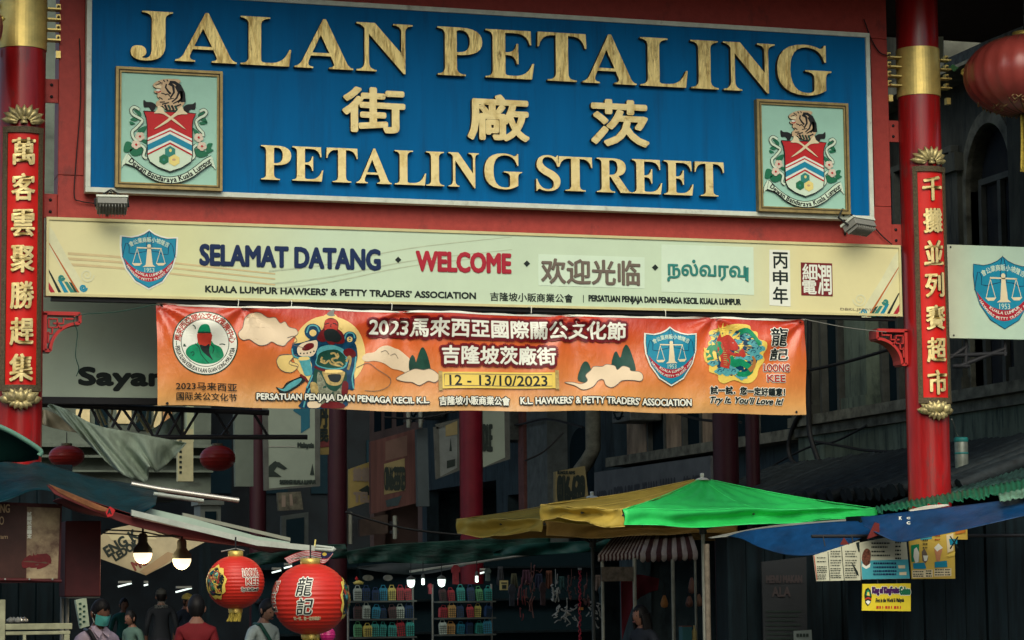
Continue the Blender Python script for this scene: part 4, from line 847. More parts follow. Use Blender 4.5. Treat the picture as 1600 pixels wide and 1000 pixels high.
def hang_lantern(px, py, rpx, rzpx, y, label, kind):
    c = at(px, py, y); k_ = mpp(y, px); rx, rz = rpx*k_, rzpx*k_
    t = thing('red_lantern', c, label, 'lantern', 'printed red lanterns under the stall awning')
    lantern_body(c, rx, rz).build('body', t)
    m_ = MB(); m_.lathe([(rx*.22, -.02), (rx*.26, -.015), (rx*.26, .03), (rx*.2, .035)], c+Vector((0, 0, rz)), M_lgold, 20); m_.build('top_ring', t)
    m_ = MB(); m_.lathe([(rx*.24, -.015), (rx*.25, .02), (rx*.2, .03)], c+Vector((0, 0, -rz-.01)), M_lgold, 20); m_.build('bottom_ring', t)
    tassel(c+Vector((0, 0, -rz-.02)), rx*.23, rz*.36, t)
    m_ = MB(); m_.tube([c+Vector((0, 0, rz)), c+Vector((.0, 0, rz+.13))], .006, M_blk2, 5); m_.tube([c+Vector((-rx*.5, 0, rz+.03)), c+Vector((0, 0, rz+.05)), c+Vector((rx*.3, 0, rz+.035))], .005, M_grey, 5); m_.build('hanger', t)
    def chars(mb, pl):
        for s_, x0, z0, x1, z1 in (('龍', -.42, .10, .02, .60), ('記', -.42, -.42, .02, .02)):
            mb.text(pl, s_, (x0*rx, z0*rz), (x1*rx, z1*rz), .001, M_bwh, bold=rx*.032, px=False, slant=.2); mb.text(pl, s_, (x0*rx, z0*rz), (x1*rx, z1*rz), .0035, M_bbk, bold=rx*.004, px=False, slant=.2)
        mb.text(pl, '試一試．您一定好鍾意！', (-.55*rx, -.58*rz), (.25*rx, -.48*rz), .002, M_cream, bold=rx*.006, px=False)
    def words(mb, pl):
        for s_, x0, z0, x1, z1 in (('LOONG', -.30, .2, .36, .50), ('KEE', -.2, -.1, .30, .15), ('Try It. You’ll Love It!', -.36, -.36, .32, -.2)):
            mb.text(pl, s_, (x0*rx, z0*rz), (x1*rx, z1*rz), .001, M_bwh, bold=rx*.03, px=False); mb.text(pl, s_, (x0*rx, z0*rz), (x1*rx, z1*rz), .0035, M_brd if len(s_) < 8 else M_bbk, bold=rx*.004, px=False)
    if kind == 'chars':
        print_on(c, rx, rz, -.17, .0, chars, 'lettering', t); print_on(c, rx, rz, 1.15, .0, dragon_patch(rx*.46), 'dragon_print', t); print_on(c, rx, rz, -1.62, 0, words, 'side_lettering', t)
    else:
        print_on(c, rx, rz, -1.0, .0, dragon_patch(rx*.5), 'dragon_print', t); print_on(c, rx, rz, .38, .0, words, 'lettering', t)
hang_lantern(368, 910, 45, 41, -3.5, 'smaller round red lantern with the dragon print facing left of centre', 'words')
hang_lantern(485, 936, 59, 55, -3.7, 'larger round red lantern with two big black and white characters', 'chars')
def plain_lantern(px, py, rpx, rzpx, y, label, m, big=False):
    c = at(px, py, y); k_ = mpp(y, px); rx, rz = rpx*k_, rzpx*k_
    t = thing('red_lantern', c, label, 'lantern')
    if big:
        m_ = MB(); n = 24; seg = 24
        pr = [(rx*math.cos(-1.45+2.9*i/n)**.9+.001, rz*math.sin(-1.45+2.9*i/n)) for i in range(n+1)]; V = []; Fc = []
        N = seg*4
        for r_, z in pr:
            for j in range(N): a = 2*math.pi*j/N; f = 1-.03*abs(math.cos(a*seg/2))**6; V.append(c+Vector((r_*f*math.cos(a), r_*f*math.sin(a), z)))
        for i in range(n):
            for j in range(N): Fc.append((i*N+j, i*N+(j+1) % N, (i+1)*N+(j+1) % N, (i+1)*N+j))
        m_.add(V, Fc, m, True); m_.build('body', t)
        m_ = MB()
        for j in range(seg):
            a = 2*math.pi*(j+.5)/seg; m_.tube([c+Vector((r_*math.cos(a)*.985, r_*math.sin(a)*.985, z)) for r_, z in pr], .005, M_bron, 4, False)
        m_.build('rib', t)
        m_ = MB(); m_.lathe([(rx*.14, rz*.96), (rx*.2, rz*.98), (rx*.2, rz*1.1), (rx*.12, rz*1.12)], c, M_lgold, 24); m_.build('top_cap', t)
        m_ = MB(); rq = random.Random(4)
        for j in range(90):
            a = rq.uniform(0, 6.28); z = rq.uniform(-.93, -.66); r_ = rx*math.sqrt(max(0, 1-z*z))*1.0+.02
            m_.tube([c+Vector((r_*math.cos(a+d_), r_*math.sin(a+d_), z*rz+dz)) for d_, dz in ((0, 0), (.07, .02), (.14, -.015), (.22, .01))], .007, mat('gold_netting', (.28, .18, .08), .6), 4, False)
        m_.build('netting', t)
        m_ = MB()
        for j in range(40):
            a = .2+j*.157; z = .15; r_ = rx*.99
            if j % 13 < 4: m_.lathe([(.0, .03), (.03, 0), (0, -.03)], c+Vector((r_*math.cos(a), r_*math.sin(a), z*rz+.04*math.sin(j))), M_lgold, 6)
        m_.build('gold_flower', t)
        m_ = MB(); m_.tube([c+Vector((0, 0, rz*1.1)), c+Vector((0, 0, rz*1.1+.6))], .012, M_blk2, 6); m_.build('hanger', t)
        tassel(c+Vector((0, 0, -rz*1.0)), .07, .55, t)
    else:
        lantern_body(c, rx, rz, 10, m, True, 28).build('body', t); m_ = MB(); m_.lathe([(rx*.3, -.01), (rx*.3, .02), (0, .02)], c+Vector((0, 0, rz*.98)), M_bron, 14); m_.tube([c+Vector((0, 0, rz)), c+Vector((0, 0, rz+.12))], .005, M_blk2, 4); m_.build('top_cap', t)
plain_lantern(1603, 118, 98, 63, -.6, 'big dusty red satin lantern with gold flowers cut off by the right edge', M_satin, True)
plain_lantern(-94, 40, 98, 66, -.6, 'big satin lantern just showing past the top left edge', M_satin, True)
plain_lantern(104, 713, 28, 17, 2.2, 'small flattened dark red lantern beside the left gate pillar above the blue tarpaulin', M_dklan)
plain_lantern(340, 716, 28, 20, 4.0, 'small flattened dark red lantern hung right of the grey green cloth', M_dklan)

# ================================================================== UMBRELLAS
M_ugr = mat('green_umbrella_cloth', (.035, .74, .15), .42, var=.2, scale=3, bump=.9, bscale=3.5, spec=.4); M_uye = mat('yellow_umbrella_cloth', (.52, .39, .07), .6, var=.2, scale=4, bump=.8, bscale=4); M_ubr = mat('brown_yellow_umbrella_cloth', (.36, .22, .05), .65, var=.2, scale=4, bump=.3, bscale=6)
M_pole = mat('grey_pole', (.30, .32, .26), .45, metal=.3, var=.2, scale=12); M_poledk = mat('dark_pole', (.05, .06, .055), .5)
SEAM = {'green_umbrella_cloth': (.05, .8, .2), 'yellow_umbrella_cloth': (.6, .46, .1), 'brown_yellow_umbrella_cloth': (.4, .26, .07)}
def umbrella(pk, C, A, Bq, cy, label, mats, dA, group='market umbrellas', drop=26, pole_px=None, mp=M_pole):
    """pk apex pixel; C, A, Bq corner pixels left, front and right; cy depth of the centre"""
    ap = at(pk[0], pk[1], cy); c_ = at(*C, cy-.15); b_ = at(*Bq, cy+.15); a_ = at(*A, cy-dA)
    ctr = Vector(((c_.x+b_.x)/2, (c_.y+b_.y)/2, 0)); d_ = Vector((2*ctr.x-a_.x, 2*ctr.y-a_.y, (c_.z+b_.z)/2-.03)); ap = Vector((ap.x, ap.y, ap.z))
    t = thing('market_umbrella', (ap.x, ap.y, 0), label, 'umbrella', group)
    rq = random.Random(int(pk[0]))
    for (p, q_), mm in zip(((c_, a_), (a_, b_), (b_, d_), (d_, c_)), mats):
        m_ = MB(); dr = drop*mpp(cy); out = ((p+q_)/2-ap); out.z = 0; out.normalize(); ph = rq.uniform(0, 6)
        m_.sheet(lambda u, v: (ap+(p+(q_-p)*u-ap)*(.02+.98*v))+Vector((0, 0, -.05*math.sin(math.pi*v)*(.4+.6*math.sin(math.pi*u))+.010*math.sin(u*17+ph)*v*v+.007*math.sin(u*41+v*9+ph)*math.sin(math.pi*v)+.006*math.sin(u*9-v*23)*v)), 48, 30, mm)
        def val(u, v):
            e_ = p+(q_-p)*u; w_ = v*(.82+.18*math.sin(u*5+ph))*(1 if mm is M_ugr else 1)
            return e_+Vector((0, 0, .008*math.sin(u*17+ph)-dr*w_))+out*(.03*math.sin(u*14+ph)*v+.06*math.sin(v*6+u*3)*math.sin(math.pi*u)+.015*v+.012*math.sin(u*33+v*4))
        m_.sheet(val, 60, 12, mm); cp = m_.build('canopy_panel', t, solid=.003)
        m_ = MB(); lt = mat(mm.name+'_seam', tuple(min(1, c_2*1.25+.03) for c_2 in SEAM[mm.name]), .5); m_.tube([p+(q_-p)*k/12+Vector((0, 0, .008*math.sin(k/12*17+ph)+.004)) for k in range(13)], .004, lt, 4); m_.tube([Vector(val(k/20, 1)) for k in range(21)], .004, lt, 4); m_.tube([ap+(p-ap)*(.05+.95*k/8)+Vector((0, 0, .006-.05*math.sin(math.pi*(k/8))*.4)) for k in range(9)], .004, lt, 4); m_.tube([(ap+(p+(q_-p)*.52-ap)*(.05+.95*k/8))+Vector((0, 0, .006-.05*math.sin(math.pi*(.07+.93*k/8)))) for k in range(9)], .0025, lt, 4); m_.build('seam', cp)
    m_ = MB()
    for p in (c_, a_, b_, d_, (c_+a_)/2, (a_+b_)/2, (b_+d_)/2, (d_+c_)/2): m_.tube([ap+Vector((0, 0, -.08)), p+Vector((0, 0, -.045))], .011, M_poledk, 6)
    for p in (c_, a_, b_, d_): m_.tube([Vector((ap.x, ap.y, ap.z-.48)), ap+(p-ap)*.45+Vector((0, 0, -.09))], .009, M_poledk, 6)
    m_.build('rib', t)
    m_ = MB(); m_.tube([(ap.x, ap.y, 0), (ap.x, ap.y, ap.z)], .019, mp, 12); m_.tube([(ap.x, ap.y, ap.z-.52), (ap.x, ap.y, ap.z-.4)], .035, M_poledk, 10); m_.build('pole', t)
    m_ = MB(); m_.lathe([(.07, -.014), (.05, .004), (.016, .012), (.015, .02), (.02, .024), (.018, .05), (0, .055)], ap, mats[1] if False else M_white, 16); m_.build('finial', t)
    m_ = MB(); m_.lathe([(0, .0), (.25, 0), (.25, .06), (.06, .09), (.04, .3), (0, .3)], (ap.x, ap.y, .001), M_grey, 20); m_.build('base', t)
    return t
umbrella((1097, 748), (845, 790), (973, 797), (1368, 795), 1.2, 'market umbrella with a bright green front panel and yellow left panel', (M_uye, M_ugr, M_ugr, M_uye), .9)
umbrella((925, 776), (714, 812), (850, 812), (1150, 817), 3.6, 'brownish yellow market umbrella half hidden behind the green one', (M_uye, M_ubr, M_ubr, M_ubr), .8, mp=M_poledk)

# ================================================================== STRIPED STALL
M_stw = mat('stripe_white', (.42, .38, .34), .7, var=.15); M_std = mat('stripe_brown', (.07, .03, .028), .7)
t = thing('food_cart', at(1010, 1000, 3.2)*1.0, 'small cart with a brown and white striped awning under the yellow umbrella', 'stall'); t.location.z = 0
def striped(L, y4, n, name, sc=10):
    tl, tr_, br, bl = [at(p[0], p[1], y) for p, y in zip(L, y4)]; m_ = MB()
    for i in range(n):
        a, b = i/n, (i+1)/n
        mm = M_std if i % 2 else M_stw
        f = lambda u, v, a=a, b=b: (tl+(tr_-tl)*(a+(b-a)*u))*(1-v)+(bl+(br-bl)*(a+(b-a)*u))*v+Vector((0, -.0, .05*math.sin(math.pi*v)))
        m_.sheet(f, 2, 8, mm)
        g_ = lambda u, v, a=a, b=b: (bl+(br-bl)*(a+(b-a)*u))+Vector((0, -.008*math.sin(v*3), -v*sc*mpp(3.5)*(.75+.25*math.sin(math.pi*u))))
        m_.sheet(g_, 4, 2, mm)
    m_.build(name, t, solid=.004)
striped([(985, 823), (1024, 823), (1000, 864), (934, 868)], (4.3, 3.9, 3.0, 3.3), 22, 'awning_panel'); striped([(1024, 823), (1072, 825), (1090, 862), (1000, 865)], (3.9, 4.0, 3.3, 3.0), 11, 'awning_panel', 14)
for x, y0, y, r_ in ((941, 876, 3.3, .018), (991, 872, 3.0, .02), (1051, 874, 3.1, .02), (1086, 872, 3.4, .014)):
    p = at(x, y0, y); m_ = MB(); m_.tube([(p.x, p.y, 0), p], r_, M_pole, 8); m_.build('post', t)
pl = G(2.98); m_ = MB(); a, b = pl.px(940, 886), pl.px(989, 908); m_.pbox(pl, a[0], b[0], b[1], a[1], -.03, 0, mat('worn_header', (.14, .12, .09), .7, var=.4, scale=20)); m_.build('header_board', t)
m_ = MB(); a = at(938, 1000, 3.2); b = at(1090, 1000, 3.2); m_.box(((a.x+b.x)/2, 3.6, .45), (b.x-a.x, .7, .9), mat('cart_body', (.06, .05, .045), .6)); m_.build('counter', t)
p = at(1104, 850, .6); m_ = MB(); m_.tube([(p.x, p.y, 0), p], .026, mat('rusty_post', (.17, .15, .11), .6, var=.3, scale=20), 10); tag(m_.build('support_post'), 'weathered post standing right beside the green umbrella pole', 'post')

# ================================================================== BUILDINGS ON THE RIGHT
XF = 6.3; RP = FX(XF)                        # facade plane; u = -y, v = height
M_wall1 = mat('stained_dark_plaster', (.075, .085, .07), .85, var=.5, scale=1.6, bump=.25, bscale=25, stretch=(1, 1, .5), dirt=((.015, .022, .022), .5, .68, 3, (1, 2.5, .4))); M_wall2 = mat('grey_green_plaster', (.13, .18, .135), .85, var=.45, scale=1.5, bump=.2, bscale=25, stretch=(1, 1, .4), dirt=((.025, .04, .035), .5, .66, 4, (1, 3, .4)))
M_wall3 = mat('teal_shade_plaster', (.036, .062, .070), .85, var=.3, scale=1.5, bump=.2, bscale=20, dirt=((.012, .02, .024), .5, .66, 3, (1, 2.5, .4))); M_wall4 = mat('pink_plaster', (.15, .095, .075), .85, var=.3, scale=1.2); M_trimw = mat('worn_trim', (.16, .17, .13), .8, var=.5, scale=5)  # the grey plaster's colour takes on a bluish shadow tone
M_void = mat('dark_interior', (.006, .016, .021), .95, spec=.05); M_shwood = mat('shade_dark_wood', (.005, .013, .017), .75, var=.5, scale=3, stretch=(6, 1, .5), spec=.1); M_glass = mat('dark_glass', (.02, .025, .03), .12, spec=.5); M_shut = mat('worn_shutter', (.36, .27, .17), .7, var=.45, scale=4, stretch=(1, 1, .4)); M_wfr = mat('window_frame_paint', (.07, .08, .07), .7, var=.3)  # interior and wood colours hold deep teal shade
def px_u(px, py=600): return RP.px(px, py)[0]
def bldg(name, u0, u1, h, label, wm, depth=6, gf=3.0, pilw=.35):
    """a shop house whose facade lies on the plane x = XF; u runs towards the camera"""
    t = thing(name, (XF+depth/2, -(u0+u1)/2, 0), label, 'building', 'old shop houses along the right of the street')
    m_ = MB(); m_.pbox(RP, u0, u1, gf, h, -depth, -.25, wm)
    for a, b in ((u0, u0+pilw), (u1-pilw, u1)): m_.pbox(RP, a, b, 0, gf-.002, -.5, -.25, wm)
    m_.pbox(RP, u0, u1, 0, gf-.002, -depth, -depth+.2, wm)
    for a in (u0, u1-.15): m_.pbox(RP, a, a+.15, 0, gf-.002, -depth+.2, -.5, wm)
    m_.build('wall', t); return t
def bpart(t, name, mb): return mb.build(name, t)
u_near, u_b1 = px_u(1760), px_u(1243)
b1 = bldg('shop_house', u_b1, u_near, 8.4, 'old dark plastered shop house with an arched window right of the right pillar', M_wall1)
# ledge and cornice
kz = lambda x, y: RP.px(x, y)[1]
z_l = (kz(1600, 590)+kz(1490, 617))/2
m_ = MB(); m_.pbox(RP, u_b1, u_near, z_l-.12, z_l, -.25, .12, M_trimw); m_.pbox(RP, u_b1, u_near, z_l-.24, z_l-.125, -.25, .03, M_trimw); m_.pbox(RP, u_b1, u_near, z_l+3.45, z_l+3.6, -.25, .2, M_trimw); bpart(b1, 'ledge', m_)
m_ = MB(); m_.pbox(RP, u_b1, u_near, z_l-1.0, z_l-.243, -.25, -.02, M_wall2); bpart(b1, 'fascia_band', m_)
def pilaster(t, x0, x1, y, z0, z1, mm, d=.02):
    m_ = MB(); a, b = px_u(x0, y), px_u(x1, y); m_.pbox(RP, a, b, z0, z1-.2, -.25, d, mm); m_.pbox(RP, a-.05, b+.05, z1-.2, z1, -.25, d+.05, mm); m_.pbox(RP, a-.04, b+.04, z0, z0+.14, -.249, d+.04, mm); bpart(t, 'pilaster', m_)
pilaster(b1, 1322, 1356, 570, z_l, z_l+3.4, M_wall2); pilaster(b1, 1590, 1640, 400, z_l, z_l+3.4, M_wall1, .08); pilaster(b1, 1478, 1499, 320, z_l, z_l+2.6, M_wall1); pilaster(b1, 1244, 1262, 570, z_l, z_l+3.4, M_wall1)
# arched window
a, b = px_u(1506, 390), px_u(1574, 300); zt = kz(1535, 192); zs = kz(1500, 300); cu = (a+b)/2; rw = (b-a)/2
t = b1; m_ = MB()
ring = lambda r_, n=22: [(cu+r_*math.cos(R(180-180*k/n)), zs+(zt-zs)*math.sin(R(180-180*k/n))*r_/rw) for k in range(n+1)]
for k_, (r1, dd, mm) in enumerate(((rw*1.38, -.10, M_wall1), (rw*1.22, -.04, M_trimw))):
    P1 = [(cu-r1, z_l)]+ring(r1)+[(cu+r1, z_l)]; P0 = [(cu-rw, z_l)]+ring(rw)+[(cu+rw, z_l)]
    m_.flat(RP, Band(P1+P0[::-1]), dd, mm, .2)
fr = m_.build('window_surround', b1)
m_ = MB(); m_.flat(RP, [(cu-rw, z_l)]+ring(rw)+[(cu+rw, z_l)], -.235, M_glass); ww = m_.build('window', b1)
m_ = MB()
for u in (cu-rw*.85, cu, cu+rw*.85): m_.pbox(RP, u-.035, u+.035, z_l, zs+.05, -.23, -.17, M_wfr)
m_.pbox(RP, cu-rw*.9, cu+rw*.9, zs+.053, zs+.12, -.23, -.17, M_wfr); m_.build('frame', ww)
# tall openings between the pilasters
for x0, x1 in ((1266, 1320), (1360, 1412), (1420, 1476)):
    a, b = px_u(x0), px_u(x1); m_ = MB(); m_.pbox(RP, a, b, z_l+.02, z_l+2.7, -.245, -.235, M_void); o = m_.build('window', b1)
    m_ = MB()
    for u in (a, (a+b)/2, b): m_.pbox(RP, u-.03, u+.03, z_l+.02, z_l+2.7, -.233, -.14, M_wfr)
    m_.pbox(RP, a-.03, b+.03, z_l+2.703, z_l+2.77, -.233, -.14, M_wfr); m_.build('frame', o)
za = kz(1300, 728); M_ort = mat('old_roof_tile', (.018, .028, .031), .7, var=.5, scale=12); m_ = MB(); rq = random.Random(9)  # teal shadow tone mixed into the tile colour
for k in range(64):
    y = -(u_b1+(k+.5)*(u_near-u_b1)/64); h = rq.uniform(-.015, .015); m_.tube([(XF-.28, y, za+h), (XF-1.0, y, za-.26+h), (XF-1.75+rq.uniform(-.06, .06), y, za-.52+h)], .075, M_ort, 8)
m_.add([(XF-.26, -u_b1, za-.02), (XF-.26, -u_near, za-.02), (XF-1.7, -u_near, za-.53), (XF-1.7, -u_b1, za-.53)], [(0, 1, 2, 3)], M_ort)
bpart(b1, 'awning_roof', m_)
# second house: pale shutters over a grey fascia board
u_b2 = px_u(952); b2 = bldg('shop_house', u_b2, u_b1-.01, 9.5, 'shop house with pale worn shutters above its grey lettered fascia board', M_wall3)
z2 = kz(1090, 694)
for x0, x1 in ((963, 992), (1024, 1046), (1080, 1104)):
    a, b = px_u(x0, 670), px_u(x1, 670); m_ = MB(); m_.pbox(RP, a, b, z2, z2+1.9, -.25, -.17, M_shut); bpart(b2, 'shutter', m_)
for x0, x1 in ((994, 1022), (1048, 1078), (1106, 1150), (1160, 1230)):
    a, b = px_u(x0, 670), px_u(x1, 670); m_ = MB(); m_.pbox(RP, a, b, z2, z2+1.9, -.248, -.24, M_void); o = bpart(b2, 'window', m_); m_ = MB(); m_.pbox(RP, a, a+.06, z2, z2+1.9, -.238, -.16, M_wfr); m_.pbox(RP, b-.06, b, z2, z2+1.9, -.238, -.16, M_wfr); m_.build('frame', o)
m_ = MB(); m_.pbox(RP, u_b2, u_b1, z2-.14, z2-.003, -.25, .08, M_trimw); bpart(b2, 'ledge', m_)
fb = thing('fascia_sign', (XF, -(u_b1+u_b2)/2, z2-1.0), 'long grey board with faded black lettering on the second shop house', 'sign board')
M_fas = mat('grey_fascia_board', (.085, .10, .105), .6, var=.25, scale=3); m_ = MB(); a, b = RP.px(938, 745), RP.px(1120, 680)
fz0, fz1_ = z2-1.02, z2-.2; m_.pbox(RP, a[0], b[0], fz0, fz1_, -.2, .1, M_fas); m_.build('panel', fb)
m_ = MB(); RQ = FX(XF-.102); L_ = b[0]-a[0]; fc_ = mat('faded_black', (.02, .025, .03), .6)
for s_, f0, f1, z0, z1 in (('KEDAI', .03, .17, .3, .62), ('PERABUT', .19, .42, .32, .66), ('KUAN', .45, .57, .34, .68), ('WAH', .6, .72, .36, .70), ('傢俬', .78, .92, .30, .7)): m_.text(RQ, s_, (a[0]+f0*L_, fz0+(fz1_-fz0)*z0), (a[0]+f1*L_, fz0+(fz1_-fz0)*z1), .002, fc_, bold=.02, px=False)
m_.build('lettering', fb)
# drain pipe
dp = [RP.px(938, 600), RP.px(934, 700)]; m_ = MB(); ud = px_u(936, 660); m_.tube([RP.P(ud, 9, .1), RP.P(ud, kz(932, 708)+.05, .1), RP.P(ud-.25, kz(925, 722), .12), RP.P(ud-.5, kz(917, 735), .15), RP.P(ud-.55, kz(915, 760), .15)], .12, mat('old_pipe', (.20, .21, .16), .7, var=.4, scale=6), 10); tag(m_.build('drain_pipe'), 'old pale drain pipe with a bend beside the grey lettered fascia board', 'pipe')
# third house
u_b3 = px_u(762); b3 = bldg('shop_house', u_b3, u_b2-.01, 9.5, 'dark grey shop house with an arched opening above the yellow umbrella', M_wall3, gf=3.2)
m_ = MB(); a, b = px_u(868, 700), px_u(905, 700); z0 = kz(885, 800); zt = kz(880, 668); c_ = (a+b)/2; r_ = (b-a)/2
P = [(a, z0)]+[(c_+r_*math.cos(R(180-9*k)), zt-r_*.6+r_*.6*math.sin(R(9*k))) for k in range(21)]+[(b, z0)]; m_.flat(RP, P, -.24, M_void); bpart(b3, 'window', m_)
m_ = MB(); a, b = px_u(832, 700), px_u(864, 700); m_.pbox(RP, a, b, 0, 8, -.25, .1, mat('pale_grey_plaster', (.11, .135, .13), .85, var=.3)); bpart(b3, 'pilaster', m_)
m_ = MB(); a, b = px_u(822, 700), px_u(831, 700); m_.pbox(RP, a, b-.02, 0, 8, -.25, .14, mat('dull_red_plaster', (.16, .07, .06), .85, var=.3)); bpart(b3, 'corner_strip', m_)
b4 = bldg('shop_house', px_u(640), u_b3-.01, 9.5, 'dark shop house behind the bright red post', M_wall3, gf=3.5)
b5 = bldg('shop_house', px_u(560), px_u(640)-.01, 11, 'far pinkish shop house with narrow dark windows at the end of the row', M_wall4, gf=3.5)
for x0, x1 in ((568, 578), (584, 594), (602, 612), (620, 630)):
    a, b = px_u(x0, 650), px_u(x1, 650); m_ = MB(); m_.pbox(RP, a, b, kz(580, 672), kz(580, 610), -.249, -.235, M_void); bpart(b5, 'window', m_)
cable('wall_cable', [RP.P(px_u(x, y), kz(x, y), .15) for x, y in ((1284, 630), (1262, 655), (1250, 690), (1252, 715), (1266, 728), (1280, 722))], .03, 'thick black cable looping down the wall of the near shop house', m=M_black)
cable('wall_cable', [RP.P(px_u(x, y), kz(x, y), .16) for x, y in ((1284, 500), (1283, 640), (1285, 680), (1298, 720))], .035, 'thick black conduit running straight down the wall of the near shop house', m=M_black)
cable('wall_cable', [RP.P(px_u(x, y), kz(x, y), .13) for x, y in ((1205, 738), (1250, 712), (1290, 695), (1320, 690), (1370, 665))], .015, 'thin black cable sagging across the fascia of the near shop house', m=M_black)
cable('wall_cable', [RP.P(px_u(x, y), kz(x, y), .14) for x, y in ((1290, 690), (1330, 697), (1370, 704), (1415, 706))], .018, 'thin black cable running right to the red pillar at fascia height', m=M_black)
# signs hung over the street
def board_sign(name, L, y, m, label, texts=(), fr=None, d=.1, cat='sign board'):
    pl = G(y); P = pl.pts(L); t = thing(name, pl.P(sum(p[0] for p in P)/len(P), min(p[1] for p in P)), label, cat)
    m_ = MB(); m_.flat(pl, P, 0, m, d); m_.build('panel', t)
    if fr: m_ = MB(); m_.flat(pl, stroke(P+P[:1], .05*mpp(y)/.006), .01, fr, .03); m_.build('frame', t)
    if texts:
        m_ = MB()
        for s_, bl, tr, mm, bo in [(q_+(0,))[:5] for q_ in texts]:
            if s_ is None: m_.flat(pl, pl.pts(bl), .004+tr, mm)
            else: m_.text(pl, s_, bl, tr, .012, mm, bold=bo)
        m_.build('lettering', t)
    return t
M_s1 = mat('grey_white_board', (.19, .24, .19), .6, var=.15, scale=1.5); M_s2 = mat('dim_yellow_board', (.24, .19, .06), .6, var=.2, scale=2); M_s3 = mat('faded_yellow_board', (.22, .19, .085), .6, var=.25, scale=2); M_s4 = mat('dim_white_board', (.13, .155, .145), .6, var=.2)
board_sign('sign_board', [(413, 560), (496, 560), (496, 758), (416, 765)], 9.0, M_s1, 'tall pale board ending in Sayangi Kuala Lumpur below the armoured general', (('SAYANGI KUALA LUMPUR', (437, 756), (493, 750.5), M_ink, .006), ('Malaysia', (465, 701), (490, 692), M_ink, .006), (None, [(468, 620), (484, 634), (484, 668), (470, 677), (470, 650), (458, 642)], .001, mat('dim_teal_print', (.01, .09, .13))), (None, [(417, 745), (420, 728), (430, 720), (436, 725), (428, 736), (440, 745)], .002, M_ink), (None, [(426, 722), (436, 722), (449, 732), (444, 734), (434, 730)], .003, M_ink), (None, [(484, 742), (488, 724), (491, 742)], .004, M_ink), (None, [(415, 697.5), (461, 697.5), (461, 698.5), (415, 698.5)], .005, M_grey)), M_wfr)
board_sign('sign_board', [(496, 628), (514, 628), (514, 710), (496, 710)], 9.5, M_s2, 'narrow yellow and black board right of the tall pale board', (('丹', (498, 668), (512, 634), M_ink, .01), ('民', (498, 690), (512, 671), M_ink, .01), (None, [(496, 690), (514, 688), (514, 698), (496, 700)], .002, mat('dull_red_band', (.14, .03, .03)))))
board_sign('sign_board', [(546, 733), (583, 720), (583, 782), (546, 794)], 13.0, M_s2, 'small yellow shop board hanging low behind the dark post', (('錶鏡', (552, 752), (578, 731), M_brown, .01), ('TEL', (553, 784), (578, 770), M_brown, .012), (None, [(560, 766), (574, 758), (583, 768), (576, 774)], .002, M_ink)))
board_sign('sign_board', [(579, 690), (650, 670), (652, 786), (580, 803)], 12.6, mat('pink_red_board', (.10, .046, .040), .7, var=.3, scale=3, stretch=(6, 1, .3)), 'pink red slatted board with a yellow phone number panel', ((None, [(600, 725), (632, 716), (633, 766), (600, 773)], .002, M_s3), ('016-3373', (602, 765), (631, 731), M_ink, .02), (None, [(602, 690), (636, 680), (636, 712), (602, 720)], .003, M_wall4), (None, [(602, 782), (628, 774), (622, 790), (604, 792)], .004, M_wall3)))
board_sign('sign_board', [(651, 671), (668, 668), (671, 791), (653, 791)], 12.2, mat('slate_board', (.05, .07, .075), .6), 'narrow slate grey board edge beside the pink red slatted board')
board_sign('sign_board', [(681, 667), (718, 655), (718, 732), (684, 747)], 11.0, M_s4, 'dim white board with a black tower picture left of the bright red post', ((None, [(702, 705), (704, 684), (706, 705)], .001, M_ink), (None, [(698, 720), (711, 717), (711, 728), (698, 732)], .002, M_ink), (None, [(696, 663), (718, 656), (718, 678), (696, 682)], .003, M_s3)), M_wfr)
board_sign('sign_board', [(750, 600), (791, 600), (793, 716), (750, 732)], 11.0, M_s1, 'pale board with black capital letters right of the bright red post', (('DLE', (755, 704), (768, 664), M_ink, .012),), M_wfr)
board_sign('sign_board', [(868, 737), (914, 728), (922, 800), (868, 800)], 13.5, M_s3, 'yellow board with a big black phone number above the yellow umbrella', (('016-639', (872, 786), (912, 744), M_ink, .02), ('RUNGUS ARMS', (871, 741), (898, 736), M_ink, .004)))
# pale goods panels and the lit gap on the left
board_sign('standing_sign', [(278, 672), (302, 670), (302, 752), (278, 752)], 7.0, mat('cream_panel', (.52, .50, .28), .6, var=.2), 'upright cream panel between the cloth and the small dark lantern', tuple((None, [(280, 680+k*8), (284, 680+k*8), (284, 684+k*8), (280, 684+k*8)], .002, M_ink) for k in range(8)))
board_sign('standing_sign', [(292, 628), (303, 628), (303, 690), (292, 690)], 7.3, mat('pale_green_panel', (.36, .42, .26), .6), 'narrow pale green panel high behind the steel truss')
board_sign('standing_sign', [(366, 640), (396, 640), (396, 760), (368, 760)], 10.0, mat('dim_green_panel', (.10, .13, .105), .7), 'dim green upright panel behind the small dark lantern')

